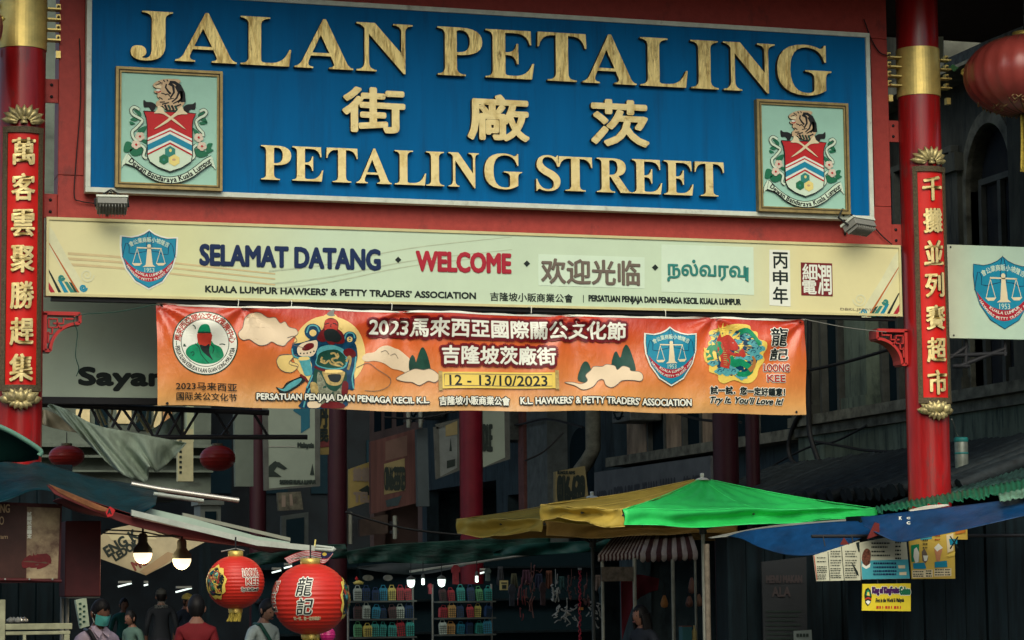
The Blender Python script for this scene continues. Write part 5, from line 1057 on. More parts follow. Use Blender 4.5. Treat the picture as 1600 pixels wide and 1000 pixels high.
# ================================================================== LEFT BACKGROUND AND STREET COVER
LPn = G(15.0); M_far = mat('far_grey_green_wall', (.13, .165, .13), .85, var=.35, scale=1.2, dirt=((.05, .06, .05), .5, .7, 2, (1, 1, 3))); M_farl = mat('sunlit_cream_wall', (.70, .60, .32), .8, var=.2)
t = thing('shop_house', (LPn.px(180, 800)[0], 17, 0), 'grey green shop house closing the left side of the street behind the cloth', 'building')
a = LPn.px(-60, 600)[0]; b = LPn.px(330, 600)[0]; zb = LPn.px(200, 770)[1]; m_ = MB()
m_.pbox(LPn, a, b, zb, 13, -4, 0, M_far); m_.pbox(LPn, a, a+.4, 0, zb-.003, -4, 0, M_shwood); m_.pbox(LPn, b-.12, b, 0, zb-.003, -.3, 0, M_shwood); m_.build('wall', t)
for k, (y0, y1) in enumerate(((695, 700), (712, 716), (735, 738))):
    m_ = MB(); q0, q1 = LPn.px(60, y0)[1], LPn.px(60, y1)[1]; m_.pbox(LPn, a, b, q1, q0, .0, .35-.08*k, M_far); m_.build('ledge', t)
for x0, x1, y0, y1, mm in ((118, 140, 640, 668, M_farl), (148, 168, 636, 668, M_void), (182, 205, 632, 662, M_farl), (212, 236, 640, 672, M_void), (240, 252, 632, 668, M_farl), (254, 268, 640, 675, mat('tan_shutter', (.42, .24, .1)))):  # cream pieces have sunlight put into their colour
    m_ = MB(); c0, c1 = LPn.px(x0, y1), LPn.px(x1, y0); m_.pbox(LPn, c0[0], c1[0], c0[1], c1[1], .002, .03, mm); m_.build('shutter', t)
t = thing('street_canopy', (0, 30, 9), 'dark green roof canopy over the market street behind the gate', 'canopy')
M_can = mat('dark_green_canopy', (.02, .05, .042), .6)
m_ = MB(); m_.box((2.6, 33, 9.05), (7.6, 56, .08), M_can); m_.build('roof_sheet', t)
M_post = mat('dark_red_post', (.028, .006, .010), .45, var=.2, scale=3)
for px, w_, y, lab, mm, gr in ((403, 26, 14, 'dark red canopy post left of the tall pale board', M_post, 1), (527, 30, 12, 'dark red canopy post right of the narrow yellow board', M_post, 1), (736, 36, 9.5, 'canopy post in a brighter red standing for its lit side behind the yellow umbrella', mat('lit_red_post', (.085, .004, .010), .4, var=.2), 1), (1134, 40, 6.0, 'wide dark red canopy post directly behind the green umbrella peak', M_post, 1), (1176, 22, 6.6, 'thin dark red canopy post just right of the wide one', M_post, 1)):  # the brighter red stands for light falling on that post
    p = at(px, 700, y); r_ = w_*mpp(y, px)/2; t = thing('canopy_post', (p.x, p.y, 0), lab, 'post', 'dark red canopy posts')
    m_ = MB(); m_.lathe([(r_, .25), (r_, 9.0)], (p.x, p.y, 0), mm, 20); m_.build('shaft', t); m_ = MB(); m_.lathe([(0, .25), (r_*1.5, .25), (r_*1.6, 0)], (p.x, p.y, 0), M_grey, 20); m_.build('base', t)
# closing houses: far end and the left row
t = thing('shop_house', (3, 52, 0), 'dark shop house closing the far end of the covered street', 'building')
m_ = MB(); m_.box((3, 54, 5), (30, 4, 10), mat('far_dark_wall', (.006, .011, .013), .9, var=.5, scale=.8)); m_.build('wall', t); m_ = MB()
for k in range(5): m_.box((5+k*1.7, 51.97, 5.2), (1.0, .08, 1.6), M_void)
m_.build('window', t)

# ================================================================== LEFT STALL
M_tarp = mat('teal_tarpaulin', (.001, .030, .040), .5, var=.4, scale=6, bump=.7, bscale=7, spec=.08); M_btarp = mat('blue_tarpaulin', (.003, .045, .135), .38, var=.35, scale=5, bump=.8, bscale=6, spec=.25)
M_wbar = mat('white_bar', (.46, .53, .45), .5, var=.2, scale=12); M_mar = mat('maroon_fabric', (.12, .02, .018), .7, var=.25, scale=5); M_steel = mat('silver_tube', (.62, .60, .50), .25, metal=.8)
M_mbox = mat('maroon_panel', (.10, .016, .018), .5, var=.3, scale=4); M_oran = mat('worn_orange_board', (.30, .12, .045), .7, var=.5, scale=5)
drape('tarpaulin', [(-60, 712), (0, 719), (40, 726), (62, 722), (110, 736), (150, 747), (200, 755), (248, 765)], [(-60, 790), (0, 785), (60, 765), (110, 780), (150, 800), (190, 812), (225, 800), (243, 789)], lambda u, v: -2.2-.8*v, 'dark teal tarpaulin draped over the left stall roof', .05, 15, M_tarp, cat='tarpaulin')
drape('awning', [(-70, 640), (0, 668), (30, 684), (63, 703)], [(-70, 735), (0, 722), (30, 722), (60, 718)], lambda u, v: -2.9+.2*v, 'dark green awning corner at the left edge in front of the gate pillar', .02, 4, mat('dark_green_awning', (.005, .035, .027), .5), cat='awning')
cable('awning_edge', A_([(-70, 638), (0, 667), (30, 682), (62, 703), (61, 712)], -2.95), .018, 'pale green edge tube of the dark green awning corner', 'tube', mat('pale_green_tube', (.12, .28, .2), .4), n=8)
t = thing('stall_awning_frame', at(340, 840, -2.4), 'white bar frame of the left stall awning with two silver tubes sticking out', 'awning frame')
m_ = MB(); m_.tube([at(205, 756, -2.6), at(248, 764, -2.6), at(373, 782, -2.6)], .019, M_steel, 10); m_.build('silver_tube', t)
m_ = MB(); m_.tube([at(240, 772, -2.5), at(318, 783, -2.5)], .016, M_wbar, 8); m_.build('short_bar', t)
def bar(L, ys, hw, m=M_wbar):
    P = [at(x, y, d) for (x, y), d in zip(L, ys)]; m_ = MB(); V = []; Fc = []
    for p in P: V += [p+Vector((0, -.02, hw)), p+Vector((0, .02, hw)), p+Vector((0, .02, -hw)), p+Vector((0, -.02, -hw))]
    for i in range(len(P)-1):
        for j in range(4): Fc.append((4*i+j, 4*i+(j+1) % 4, 4*i+4+(j+1) % 4, 4*i+4+j))
    n = len(V); m_.add(V, Fc+[(0, 1, 2, 3), (n-4, n-3, n-2, n-1)], m); return m_
bar([(205, 801), (300, 824), (400, 848), (491, 857)], [-3.1, -3.1, -3.1, -3.1], .02).build('main_bar', t)
bar([(222, 797), (300, 815), (400, 843), (452, 852)], [-2.7]*4, .024, mat('pale_mint_bar', (.36, .50, .40), .5)).build('mint_bar', t)
bar([(285, 804), (380, 826), (453, 843)], [-2.0]*3, .013, mat('dull_bar', (.26, .29, .22), .6)).build('thin_bar', t)
m_ = MB(); m_.tube([at(492, 858, -3.1), at(520, 860, -3.1)], .012, M_wbar, 8); m_.tube([at(492, 853, -3.05), at(519, 856, -3.05)], .01, M_wbar, 8); m_.lathe([(0, -.02), (.022, 0), (0, .02)], at(521, 858, -3.08), M_wbar, 10); m_.tube([at(491, 858, -3.1), at(493, 843, -3.1)], .006, M_yel, 5); m_.build('end_clip', t)
drape('awning_valance', [(72, 757), (130, 782), (200, 806), (300, 829), (400, 851)], [(85, 772), (140, 796), (215, 824), (310, 842), (400, 856)], -3.05, 'maroon valance hanging below the white bar of the left stall awning', .012, 14, M_mar, cat='valance')
drape('fascia_board', [(76, 756), (110, 770), (150, 787), (176, 797)], [(92, 770), (120, 784), (150, 797), (172, 801)], -3.2, 'worn orange fascia strip at the upper end of the left stall awning', .004, 3, M_oran, cat='board', nu=20, nv=4)
pl = G(-3.22); m_ = MB(); m_.fpx(pl, [(165, 800), (172, 791), (180, 797), (176, 806), (168, 808)], 0, M_red3, .01); m_.text(pl, 'A', (168, 803), (174, 795), .003, M_ink, bold=.003); m_.build('sticker', bpy.data.objects['fascia_board'])
# flag
pl = G(-3.15); M_fw = mat('flag_white', (.62, .52, .50), .7); M_fr = mat('flag_red', (.40, .03, .03), .7); M_fb = mat('flag_navy', (.02, .02, .07), .7)
m_ = MB(); fp = [(444, 872), (462, 864), (480, 860), (498, 862), (514, 864), (521, 861)]; fb_ = [(452, 881), (466, 876), (480, 873), (496, 879), (508, 880), (520, 866)]
fp_, fq_ = smooth(fp, 4, False), smooth(fb_, 4, False); nS = 11
for k in range(nS):
    for i in range(len(fp_)-1):
        def pt(i_, f): a, b = fp_[i_], fq_[i_]; return at(a[0]+(b[0]-a[0])*f, a[1]+(b[1]-a[1])*f, -3.15+.05*math.sin(i_*.55))
        mm = (M_fr if k % 2 == 0 else M_fw) if not (i >= 13 and k < 6) else M_fb
        m_.add([pt(i, k/nS), pt(i+1, k/nS), pt(i+1, (k+1)/nS), pt(i, (k+1)/nS)], [(0, 1, 2, 3)], mm, True)
m_.flat(G(-3.24), ell(*G(-3.24).px(507, 866), .016, .012, 16), 0, mat('flag_yellow', (.55, .42, .06), .6), .002); tag(m_.build('small_flag'), 'small striped flag with a navy corner waving above the larger red lantern', 'flag')
# bulbs
M_bulb = mat('lit_bulb', (1, .78, .47), .4, var=0, emit=1.15)
for px, py, lab, hc in ((223, 868, 'lit bulb hanging left with a dark green holder', mat('green_holder', (.05, .07, .05), .5)), (284, 877, 'lit bulb hanging right with a grey holder', mat('grey_holder', (.16, .16, .11), .5))):
    y = -2.2; c = at(px, py-4, y); r_ = 14*mpp(y); t = thing('light_bulb', c, lab, 'light bulb', 'two lit bulbs below the stall awning')
    m_ = MB(); m_.lathe([(r_*1.0, .012), (r_*.98, -.02), (r_*.8, -r_*.75), (r_*.45, -r_*1.05), (0, -r_*1.15)], c, M_bulb, 24); m_.build('glass', t)
    m_ = MB(); m_.lathe([(r_*1.04, .0), (r_*1.0, .03), (r_*.62, .065), (r_*.5, .08), (r_*.5, .13), (r_*.3, .145), (0, .15)], c, hc, 24); m_.build('holder', t)
    m_ = MB(); m_.tube([c+Vector((0, 0, .14)), c+Vector((.0, 0, .22))], .008, M_black, 6); m_.build('cord', t)
    ld = bpy.data.lights.new('bulb_light', 'POINT'); ld.energy = 4; ld.color = (1, .78, .5); ld.shadow_soft_size = .05; lo = bpy.data.objects.new('bulb_light', ld); scene.collection.objects.link(lo); lo.location = c+Vector((0, 0, -r_*1.6))
cable('power_cable', A_([(165, 828), (195, 829), (223, 831), (255, 837), (284, 836), (330, 842)], -2.2), .006, 'black cable strung between the two lit bulbs')
cable('power_cable', A_([(160, 833), (200, 835), (230, 838), (284, 838)], -2.1), .005, 'second black cable just below the one between the bulbs')
# tilted cloth poster behind the bulbs
M_post2 = mat('cream_poster', (.40, .36, .22), .7, var=.25, scale=4); pl = G(-1.0)
t = thing('tilted_poster', pl.P(*pl.px(228, 900)), 'creased cream poster sagging at a tilt behind the two bulbs', 'poster')
m_ = MB(); P = pl.pts([(155, 838), (175, 826), (205, 820), (240, 822), (330, 842), (318, 848), (280, 868), (265, 880), (228, 899), (157, 873)]); m_.flat(pl, P, 0, M_post2, .006)
m_.flat(pl, pl.pts([(262, 862), (280, 868), (228, 899), (218, 893)]), .003, mat('tan_band', (.30, .22, .12), .7)); m_.flat(pl, pl.pts([(168, 836), (235, 833), (246, 843), (175, 844)]), .003, mat('cream_band', (.45, .42, .25), .7)); m_.build('sheet', t)
m_ = MB(); V, Fc = text2d('ENG K'); 
for s_, x, y, sz, an in (('ENG K', 168, 871, .098, 32), ('LEDOK', 180, 877, .07, 32), ('MO', 210, 892, .085, 28)):
    V, Fc = text2d(s_); o_ = pl.px(x, y); c_, s2 = math.cos(R(an)), math.sin(R(an)); m_.glyphs(pl, [(o_[0]+(a*c_-b*s2*1.2)*sz, o_[1]+(a*s2+b*c_*1.2)*sz) for a, b in V], Fc, .005, M_ink if s_ != 'MO' else M_bdr, bold=.005)
m_.build('lettering', t)
# posters and cabinet of the left stall
pl = G(-2.6); t = thing('wall_poster', pl.P(*pl.px(45, 908)), 'framed brown poster with a misty tan picture on the left stall', 'poster')
m_ = MB(); m_.fpx(pl, [(-60, 782), (97, 788), (94, 910), (-60, 912)], 0, M_mbox, .06); m_.build('backing', t)
M_tanp = mat('misty_tan_print', (.42, .34, .2), .6, scale=5, col2=(.12, .075, .05), thr=(.38, .62)); m_ = MB(); m_.fpx(pl, [(-60, 786), (41, 791), (40, 903), (-60, 905)], .004, mat('dark_brown_print', (.07, .028, .02), .5, var=.3)); m_.fpx(pl, [(42, 792), (94, 794), (90, 904), (41, 904)], .0055, M_tanp); m_.build('print', t)
m_ = MB(); m_.text(pl, 'LOONG', (-22, 801), (15, 788), .008, M_tan, bold=.002); m_.text(pl, 'LAO', (-12, 820), (6, 807), .008, M_tan, bold=.001); m_.text(pl, '10-9am', (-16, 842), (12, 835), .008, M_tan)
for k, ch in enumerate('試一試您一定'): m_.text(pl, ch, (42.5, 806+k*7), (49, 800+k*7), .008, M_bwh, bold=.0015)
rq = random.Random(2)
for k in range(14): m_.flat(pl, smooth([pl.px(48+rq.uniform(-6, 26)+10*math.cos(a), 872+rq.uniform(-6, 14)+4*math.sin(a)) for a in (0, 1.2, 2.4, 3.6, 5)], 3), .007+k*.0002, M_bdr if k % 3 else mat('print_brown', (.12, .07, .045)))
m_.build('lettering', t)
m_ = MB(); m_.tube([at(-60, 905, -2.62), at(40, 906, -2.62), at(96, 908, -2.62)], .012, M_mbox, 6)
for x in (8, 46, 82): m_.lathe([(0, -.008), (.008, 0), (0, .008)], at(x, 905, -2.64), M_wbar, 6)
m_.build('frame', t)
pl = G(-2.3); t = thing('cabinet', pl.P(*pl.px(130, 932)), 'plain dark maroon cabinet hanging right of the brown poster', 'cabinet'); m_ = MB(); a, b = pl.px(102, 814), pl.px(157, 932); m_.pbox(pl, a[0], b[0], b[1], a[1], -.35, 0, M_mbox); m_.build('box', t, bevel=.008); m_ = MB(); m_.pbox(pl, a[0]+.01, b[0]-.005, b[1]-.012, b[1]-.001, -.3, .008, M_wfr); m_.build('bottom_edge', t)
M_cnt = mat('pale_green_timber', (.40, .42, .26), .7, var=.3, scale=8)
t = thing('stall_counter', at(50, 1000, -2.6), 'pale green timber counter frame in the bottom left corner', 'counter'); t.location.z = 0
pl = G(-2.65); zc = pl.px(60, 985)[1]
for nm, x0, x1, y0, y1 in (('top_rail', 8.5, 113, 975, 983), ('lower_rail', 9, 110, 987, 991), ('post', -2, 8, 937, None), ('post', 100, 109, 991.5, None), ('post', 36, 41, 991.5, None)):
    m_ = MB(); a = pl.px(x0, y0); b = pl.px(x1, y1 or 990); m_.pbox(pl, a[0], b[0], b[1] if y1 else 0, a[1], -.07, 0, M_cnt); m_.build(nm, t, bevel=.004)
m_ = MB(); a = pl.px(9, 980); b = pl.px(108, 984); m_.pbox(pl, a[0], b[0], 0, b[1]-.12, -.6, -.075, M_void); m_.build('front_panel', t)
m_ = MB(); p = at(34, 969, -2.4)
for k in range(5): m_.lathe([(0, .02), (.03, .0), (.028, -.02), (0, -.025)], p+Vector((-.08+k*.025, .02*math.sin(k*2), .005)), M_steel if k > 2 else M_grey, 10)
tag(m_.build('metal_bowl'), 'little shiny metal bowls lying on the pale green counter', 'bowl')
for x in (97, 105): p = at(x, 940, -2.0); m_ = MB(); m_.tube([(p.x, p.y, 0), (p.x, p.y, at(x, 905, -2.0).z)], .014, M_grey, 8); tag(m_.build('stall_pole'), 'thin grey stall pole left of the masked person' if x > 100 else 'thin grey stall pole below the brown poster', 'pole')
pl = G(.6); board_sign('cloth_sign', [(118, 938), (135, 934), (140, 978), (126, 982)], .6, mat('pale_green_cloth_sign', (.42, .52, .36), .7), 'small pale green sign with dark marks behind the masked person', tuple((None, [(123+k % 2*6, 942+k*4), (127+k % 2*6, 941.5+k*4), (127.5+k % 2*6, 944.5+k*4), (123.5+k % 2*6, 945+k*4)], .002, M_dgreen) for k in range(9)))

# ================================================================== RIGHT STALL
drape('tarpaulin', [(1136, 838), (1170, 829), (1240, 821), (1310, 815), (1366, 814)], [(1160, 841), (1190, 856), (1240, 868), (1295, 862), (1366, 831)], lambda u, v: .3-1.0*u-.25*v, 'blue tarpaulin bellying down at the lower left below the green umbrella', .03, 5, M_btarp, cat='tarpaulin')
drape('tarpaulin', [(1345, 808), (1390, 803), (1440, 797), (1520, 788), (1600, 778), (1680, 768)], [(1350, 822), (1400, 846), (1440, 841), (1500, 829), (1600, 806), (1680, 788)], lambda u, v: -.9-1.2*u-.35*v, 'long blue tarpaulin rising to the right edge over the menu boards', .035, 8, M_btarp, cat='tarpaulin')
drape('awning_sheet', [(1106, 840), (1200, 822), (1300, 813), (1372, 808)], [(1110, 841), (1190, 834), (1290, 822), (1370, 813)], .6, 'grey sheet edge lying on top of the lower blue tarpaulin', .01, 4, mat('grey_sheet', (.20, .22, .19), .6), cat='sheet', nu=30, nv=5)
drape('awning_sheet', [(1420, 797), (1450, 790), (1480, 788)], [(1422, 799), (1450, 797), (1484, 790)], -1.2, 'white folded sheet end on top of the long blue tarpaulin', .01, 3, mat('white_sheet', (.5, .5, .42), .6), cat='sheet', nu=16, nv=4)
for L, lab in (([(1313, 851), (1319, 840), (1327, 851)], 'small dark red flap at the seam of the lower blue tarpaulin'), ([(1355, 842), (1367, 816), (1374, 818), (1374, 836)], 'larger dark red flap where the two blue tarpaulins meet')):
    pl = G(-1.35); m_ = MB(); m_.flat(pl, pl.pts(L), 0, mat('dark_red_cloth', (.13, .018, .015), .7), .01); tag(m_.build('cloth_flap'), lab, 'cloth flap')
pl = G(-1.62); m_ = MB(); m_.text(pl, 'K', (1405, 812), (1409, 807), 0, M_bwh, bold=.002); m_.text(pl, 'C', (1417, 811), (1422, 808), 0, M_bwh, bold=.002); m_.text(pl, 'C', (1417, 819), (1422, 815), 0, M_bwh, bold=.002); o = m_.build('lettering', bpy.data.objects['tarpaulin.002'])
M_cor = mat('green_corrugated', (.015, .15, .075), .5, var=.4, scale=9); M_corl = mat('pale_green_corrugated', (.14, .30, .2), .5, var=.4, scale=9)
def corrug(name, a, b, c, d_, ya, yb, n, m, label, amp=.035, rag=0, sd=1):
    amp *= .3; rag *= .6; n = int(n*1.3)
    A0, B0, C0, D0 = at(*a, ya), at(*b, yb[0]), at(*c, yb[1]), at(*d_, yb[2]); rq = random.Random(sd); N = n*6; rr = [rq.uniform(-rag, rag) for _ in range(n+1)]
    def fn(u, v):
        p = (A0+(B0-A0)*u)*(1-v)+(D0+(C0-D0)*u)*v; k_ = rr[min(n, int(u*n))]
        return p+Vector((0, -.0+k_*v*.6, amp*math.sin(u*n*2*math.pi)+k_*v*.5))
    m_ = MB(); m_.sheet(fn, N, 4, m); return tag(m_.build(name, solid=.006), label, 'roof sheet')
corrug('corrugated_roof', (1368, 792), (1640, 742), (1640, 762), (1372, 801), .2, (-1.6, -2.1, -.4), 26, M_cor, 'green corrugated roof strip above the long blue tarpaulin', .028, .05)
corrug('corrugated_roof', (1560, 772), (1660, 752), (1660, 766), (1562, 783), -1.75, (-2.0, -2.1, -1.95), 9, M_corl, 'short pale green corrugated piece at the right edge above the blue tarpaulin', .02, .03, 4)
corrug('corrugated_roof', (1480, 757), (1640, 716), (1640, 745), (1390, 790), 1.2, (.2, -.8, .3), 22, mat('dark_green_corrugated', (.02, .06, .05), .6, var=.5), 'dark weathered corrugated roof behind the green strip right of the pillar', .03, .06, 6)
m_ = bar([(1483, 752), (1540, 738), (1640, 708)], [1.0, .6, .0], .03, mat('weathered_plank', (.12, .11, .085), .8, var=.5, scale=10, stretch=(.5, 4, 4))); tag(m_.build('roof_plank'), 'weathered plank along the roof edge right of the pillar below the gas cylinder', 'plank')
p = at(1503, 738, 1.0); k_ = mpp(1.0, 1503); r_ = 10.5*k_; h = 56*k_; M_gas = mat('grey_cylinder', (.22, .26, .22), .45, metal=.3, var=.3, scale=10); M_tealp = mat('teal_cap', (.015, .17, .16), .5)
t = thing('gas_cylinder', p, 'grey cylinder with teal bands standing on the roof right of the pillar', 'cylinder')
m_ = MB(); m_.lathe([(0, 0), (r_*.95, 0), (r_, .02), (r_, h*.86), (r_*.9, h*.9)], p, M_gas, 24); m_.build('body', t); m_ = MB(); m_.lathe([(r_*1.03, h*.84), (r_*1.06, h*.85), (r_*1.06, h*.93), (r_*.9, h*.97), (0, h*.98)], p, M_tealp, 24); m_.build('cap', t); m_ = MB(); m_.lathe([(r_*1.0, h*.5), (r_*1.05, h*.51), (r_*1.05, h*.545), (r_, h*.55)], p, M_tealp, 24); m_.build('band', t)
cable('tie_wire', [at(1487, 655, .3), at(1492, 668, .6), at(1493, 675, .9), p+Vector((-r_*.5, 0, h))], .006, 'thin pale wire from the pillar to the cylinder on the roof', 'wire', M_grey)
# menu boards
MP = G(-1.1)
def menu(P, base, label, rows, extra=()):
    t = thing('menu_board', MP.P(*MP.px(*P[2])), label, 'menu board', 'menu boards under the blue tarpaulin'); m_ = MB(); m_.flat(MP, MP.pts(P), 0, base, .012); m_.build('board', t)
    m_ = MB(); k_ = 0
    for L, mm in extra: k_ += 1; m_.flat(MP, smooth(MP.pts(L), 3) if len(L) > 6 else MP.pts(L), .002+k_*.0004, mm)
    for x0, x1, y, h, mm in rows:
        # a row of small print: short dashes of varied length
        x = x0; rq = random.Random(int(x0*7+y*13))
        while x < x1:
            l_ = min(rq.uniform(1.2, 4.2), x1-x); m_.flat(MP, MP.pts([(x, y-h), (x+l_, y-h), (x+l_, y), (x, y)]), .009, mm); x += l_+.8
    m_.build('print', t); return t
M_mw = mat('menu_white', (.50, .52, .38), .6, var=.08); M_mbl = mat('menu_blue', (.06, .36, .42), .6); M_mye = mat('menu_yellow', (.62, .45, .08), .6, var=.1)
rows = []
for x0, x1 in ((1276, 1292), (1297, 1314), (1320, 1338)):
    for y in (872, 878, 886, 889, 892, 895, 899, 902, 905) if x0 < 1280 else (862, 866, 870, 876, 880, 884, 889, 892, 896, 900, 903): rows.append((x0, x1-(y % 3), y, 1.3, M_ink))
menu([(1271, 868), (1343, 845), (1345, 906.5), (1276, 908)], M_mw, 'white menu board with three columns of small print leftmost under the tarpaulin', rows, (([(1293, 862), (1294, 862), (1297, 907), (1296, 907)], M_ink), ([(1314, 854), (1315, 854), (1319.5, 907), (1318.5, 907)], M_ink), ([(1271, 868), (1272.2, 868), (1277, 907), (1276, 907)], M_brd), ([(1330, 878), (1332, 880), (1340, 893), (1342, 900), (1338, 898)], M_ink), ([(1337, 848), (1342, 846), (1343, 862), (1341, 862)], M_ink)))
rows = [(1361, 1390-(k % 3)*4, 851+k*6-(1 if k < 2 else 0), 2.4, M_ink) for k in range(4)]+[(1398, 1407, 849+k*6.2, 2.6, M_ink) for k in range(5)]+[(1364, 1400, y, 2.6, M_navy) for y in (881.5, 887.5, 893.5, 898.5)]
menu([(1343, 848), (1415, 834), (1421.5, 904), (1347, 905.5)], M_mw, 'menu board with a shaved ice picture and a blue lower half', rows, (([(1345.5, 876), (1418.7, 874), (1421.3, 903.7), (1347.2, 905.2)], M_mbl), ([(1347, 868), (1350, 860), (1355, 857), (1360, 862), (1360, 874), (1358, 882), (1352, 884), (1347, 878)], mat('ice_brown', (.25, .09, .05), .6, var=.6, scale=60)), ([(1347, 880), (1353, 885), (1360, 880), (1359, 886), (1353, 889), (1347, 885)], M_bwh), ([(1403, 883.5), (1414, 883), (1414, 888), (1404, 888)], M_cream), ([(1405, 894), (1416, 893.5), (1416, 898.5), (1405, 898.5)], M_cream)))
yrows = [(1426, 1442, y, 1.6, M_ink) for y in (894, 898, 901)]+[(1446, 1455, y, 1.8, M_ink) for y in (893, 897, 901)]+[(1460, 1474, y, 1.6, M_ink) for y in (891, 895, 899)]+[(1476, 1484, y, 1.8, M_ink) for y in (891, 895, 899)]+[(1441, 1449, y, 2, M_ink) for y in (845, 851, 857)]+[(1460, 1468, y, 2, M_brd) for y in (838, 844)]
menu([(1420, 842), (1511, 818), (1512, 843), (1491.5, 843), (1492.5, 904), (1425, 904.5)], M_mye, 'yellow drinks menu board with a longer upper right corner', yrows, (([(1438, 838), (1456, 835), (1456, 842), (1438, 844)], M_mbl), ([(1423, 852), (1436, 850), (1436, 878), (1424, 878)], M_bgr), ([(1428, 858), (1432, 855), (1436, 864), (1435, 878), (1430, 880), (1427, 870)], M_bwh), ([(1440, 862), (1444, 857), (1448, 864), (1450, 874), (1446, 880), (1441, 876)], M_brown), ([(1442, 868), (1450, 868), (1448, 876), (1444, 877)], M_bwh), ([(1460, 858), (1466, 850), (1472, 858), (1470, 866), (1468, 876), (1463, 876), (1461, 866)], mat('peach_print', (.55, .25, .12), .6)), ([(1459, 856), (1466, 849), (1473, 856), (1466, 860), (1464, 862)], M_bwh), ([(1426, 880), (1444, 879), (1447, 888), (1443, 889), (1427, 889)], M_cyan), ([(1460, 878), (1479, 876), (1480, 886), (1460, 887)], M_cyan), ([(1425, 891), (1457, 890), (1457, 902), (1425, 903)], M_cream), ([(1459, 889), (1486, 888), (1486, 900), (1459, 901)], M_cream), ([(1478, 836), (1489, 833), (1489, 860), (1480, 864)], M_cream), ([(1478, 868), (1492, 862), (1491, 868), (1482, 870)], M_bye), ([(1482, 842), (1495, 842), (1495, 850), (1484, 852)], M_cyan), ([(1483, 838), (1485, 838), (1497, 856), (1495, 857)], M_ink), ([(1495, 838), (1497, 839), (1485, 858), (1483, 857)], M_ink), ([(1492, 830), (1508, 826), (1508, 832), (1492, 835)], mat('orange_label', (.55, .2, .03)))))
t = thing('shop_sign', MP.P(*MP.px(1385, 955)), 'bright yellow sign reading King of KingFruits Gelato hung lowest of the boards', 'sign board')
m_ = MB(); m_.fpx(MP, [(1348, 912.5), (1423, 911.5), (1423, 955), (1347, 954)], 0, mat('bright_yellow_print', (.66, .55, .03), .55, var=.05), .012); m_.build('board', t)
m_ = MB()
for s_, bl, tr, mm, bo in (('King of KingFruits', (1363, 930), (1404, 917), mat('purple_vinyl', (.06, .012, .10), .5), .005), ('Gelato', (1406, 929), (1421.5, 917), M_green, .005)): m_.text(MP, s_, bl, tr, .003, M_bwh, bold=.011); m_.text(MP, s_, bl, tr, .006, mm, bold=bo)
m_.text(MP, 'First in the World & Malaysia', (1368, 943), (1412, 934.5), .004, M_ink, bold=.0015, slant=.25); [m_.fpx(MP, [(1369+k*4.6, 947), (1372.6+k*4.6-(k % 3), 946.8), (1372.6+k*4.6-(k % 3), 951), (1369+k*4.6, 951.2)], .004, M_brd) for k in range(9)]; m_.build('lettering', t)
m_ = MB(); m_.fpx(MP, [(1350, 930), (1352, 921), (1356, 918), (1360, 922), (1362, 932), (1360, 942), (1356, 947), (1352, 943)], .003, M_ink); 
for L, mm in (([(1352, 930), (1354, 923), (1356.5, 921), (1359, 925), (1360, 932)], M_bgr), ([(1354, 930), (1355, 925), (1357.5, 925), (1358.5, 931)], M_bye), ([(1351, 935), (1356, 932.5), (1361, 935), (1361, 937.5), (1356, 935.5), (1351, 937.5)], M_brd), ([(1352, 940), (1356, 938), (1360, 940), (1356, 945)], M_bwh)): m_.flat(MP, MP.pts(L), .004+.0005*len(m_.mats), mm)
m_.build('emblem', t)
m_ = MB(); a, b = at(1268, 838, -1.0), at(1700, 838, -1.0); m_.tube([(a.x, a.y, a.z), (b.x, b.y, a.z)], .015, M_blk2, 8)
for x in (1290, 1335, 1360, 1410, 1432, 1486): q0 = MP.px(x, 850); m_.tube([(q0[0], -1.05, a.z), (q0[0], -1.09, q0[1]-.02)], .005, M_blk2, 5)
q0, q1 = MP.px(1372, 912), MP.px(1402, 912)
for q_ in (q0, q1): m_.tube([(q_[0], -1.09, q_[1]-.01), (q_[0], -1.09, q_[1]+.06)], .005, M_blk2, 5)
tag(m_.build('hanging_rail'), 'black rail under the tarpaulin from which the menu boards hang', 'rail')
# right stall front, its planks coloured dark in place of awning shade
for y_, p0, p1, ptop, lab, nn in ((.9, 1136, 1345, 838, 'shuttered stall front coloured as deep shade with the dim poster below the lower blue tarpaulin', 7), (-.62, 1345, 1700, 806, 'boarded stall front coloured as deep shade behind the hanging menu boards', 11)):
    SR = G(y_); t = thing('wooden_stall', SR.P(SR.px((p0+p1)/2, 900)[0], 0), lab, 'stall')
    a, b = SR.px(p0, 850)[0], SR.px(p1, 850)[0]; zt = SR.px(1400, ptop)[1]
    m_ = MB(); m_.pbox(SR, a, b, 0, zt, -.3, -.05, M_shwood); m_.build('back', t)
    for k in range(nn):
        m_ = MB(); x0 = a+(b-a)*k/nn; x1 = a+(b-a)*(k+1)/nn-.012; m_.pbox(SR, x0, x1, 0, zt-.003-.02*(k % 2), -.045, .0-.014*(k % 3), M_shwood); m_.build('plank', t)
board_sign('door_poster', [(1190, 878), (1260, 870), (1262, 1030), (1194, 1030)], .7, mat('dark_grey_poster', (.016, .02, .022), .6), 'dim dark grey poster with faint print on the stall front left of the menu boards', (('MENU MAKAN', (1197, 911), (1252, 899), mat('faint_print', (.04, .034, .034)), .004), ('ALA', (1206, 932), (1234, 917), mat('faint_print', (0, 0, 0)), .004))+tuple((None, [(1197, 954+k*7), (1252-(k*5) % 14, 954+k*7), (1252-(k*5) % 14, 957+k*7), (1197, 957+k*7)], .002, M_ink) for k in range(7)), d=.02, cat='poster')
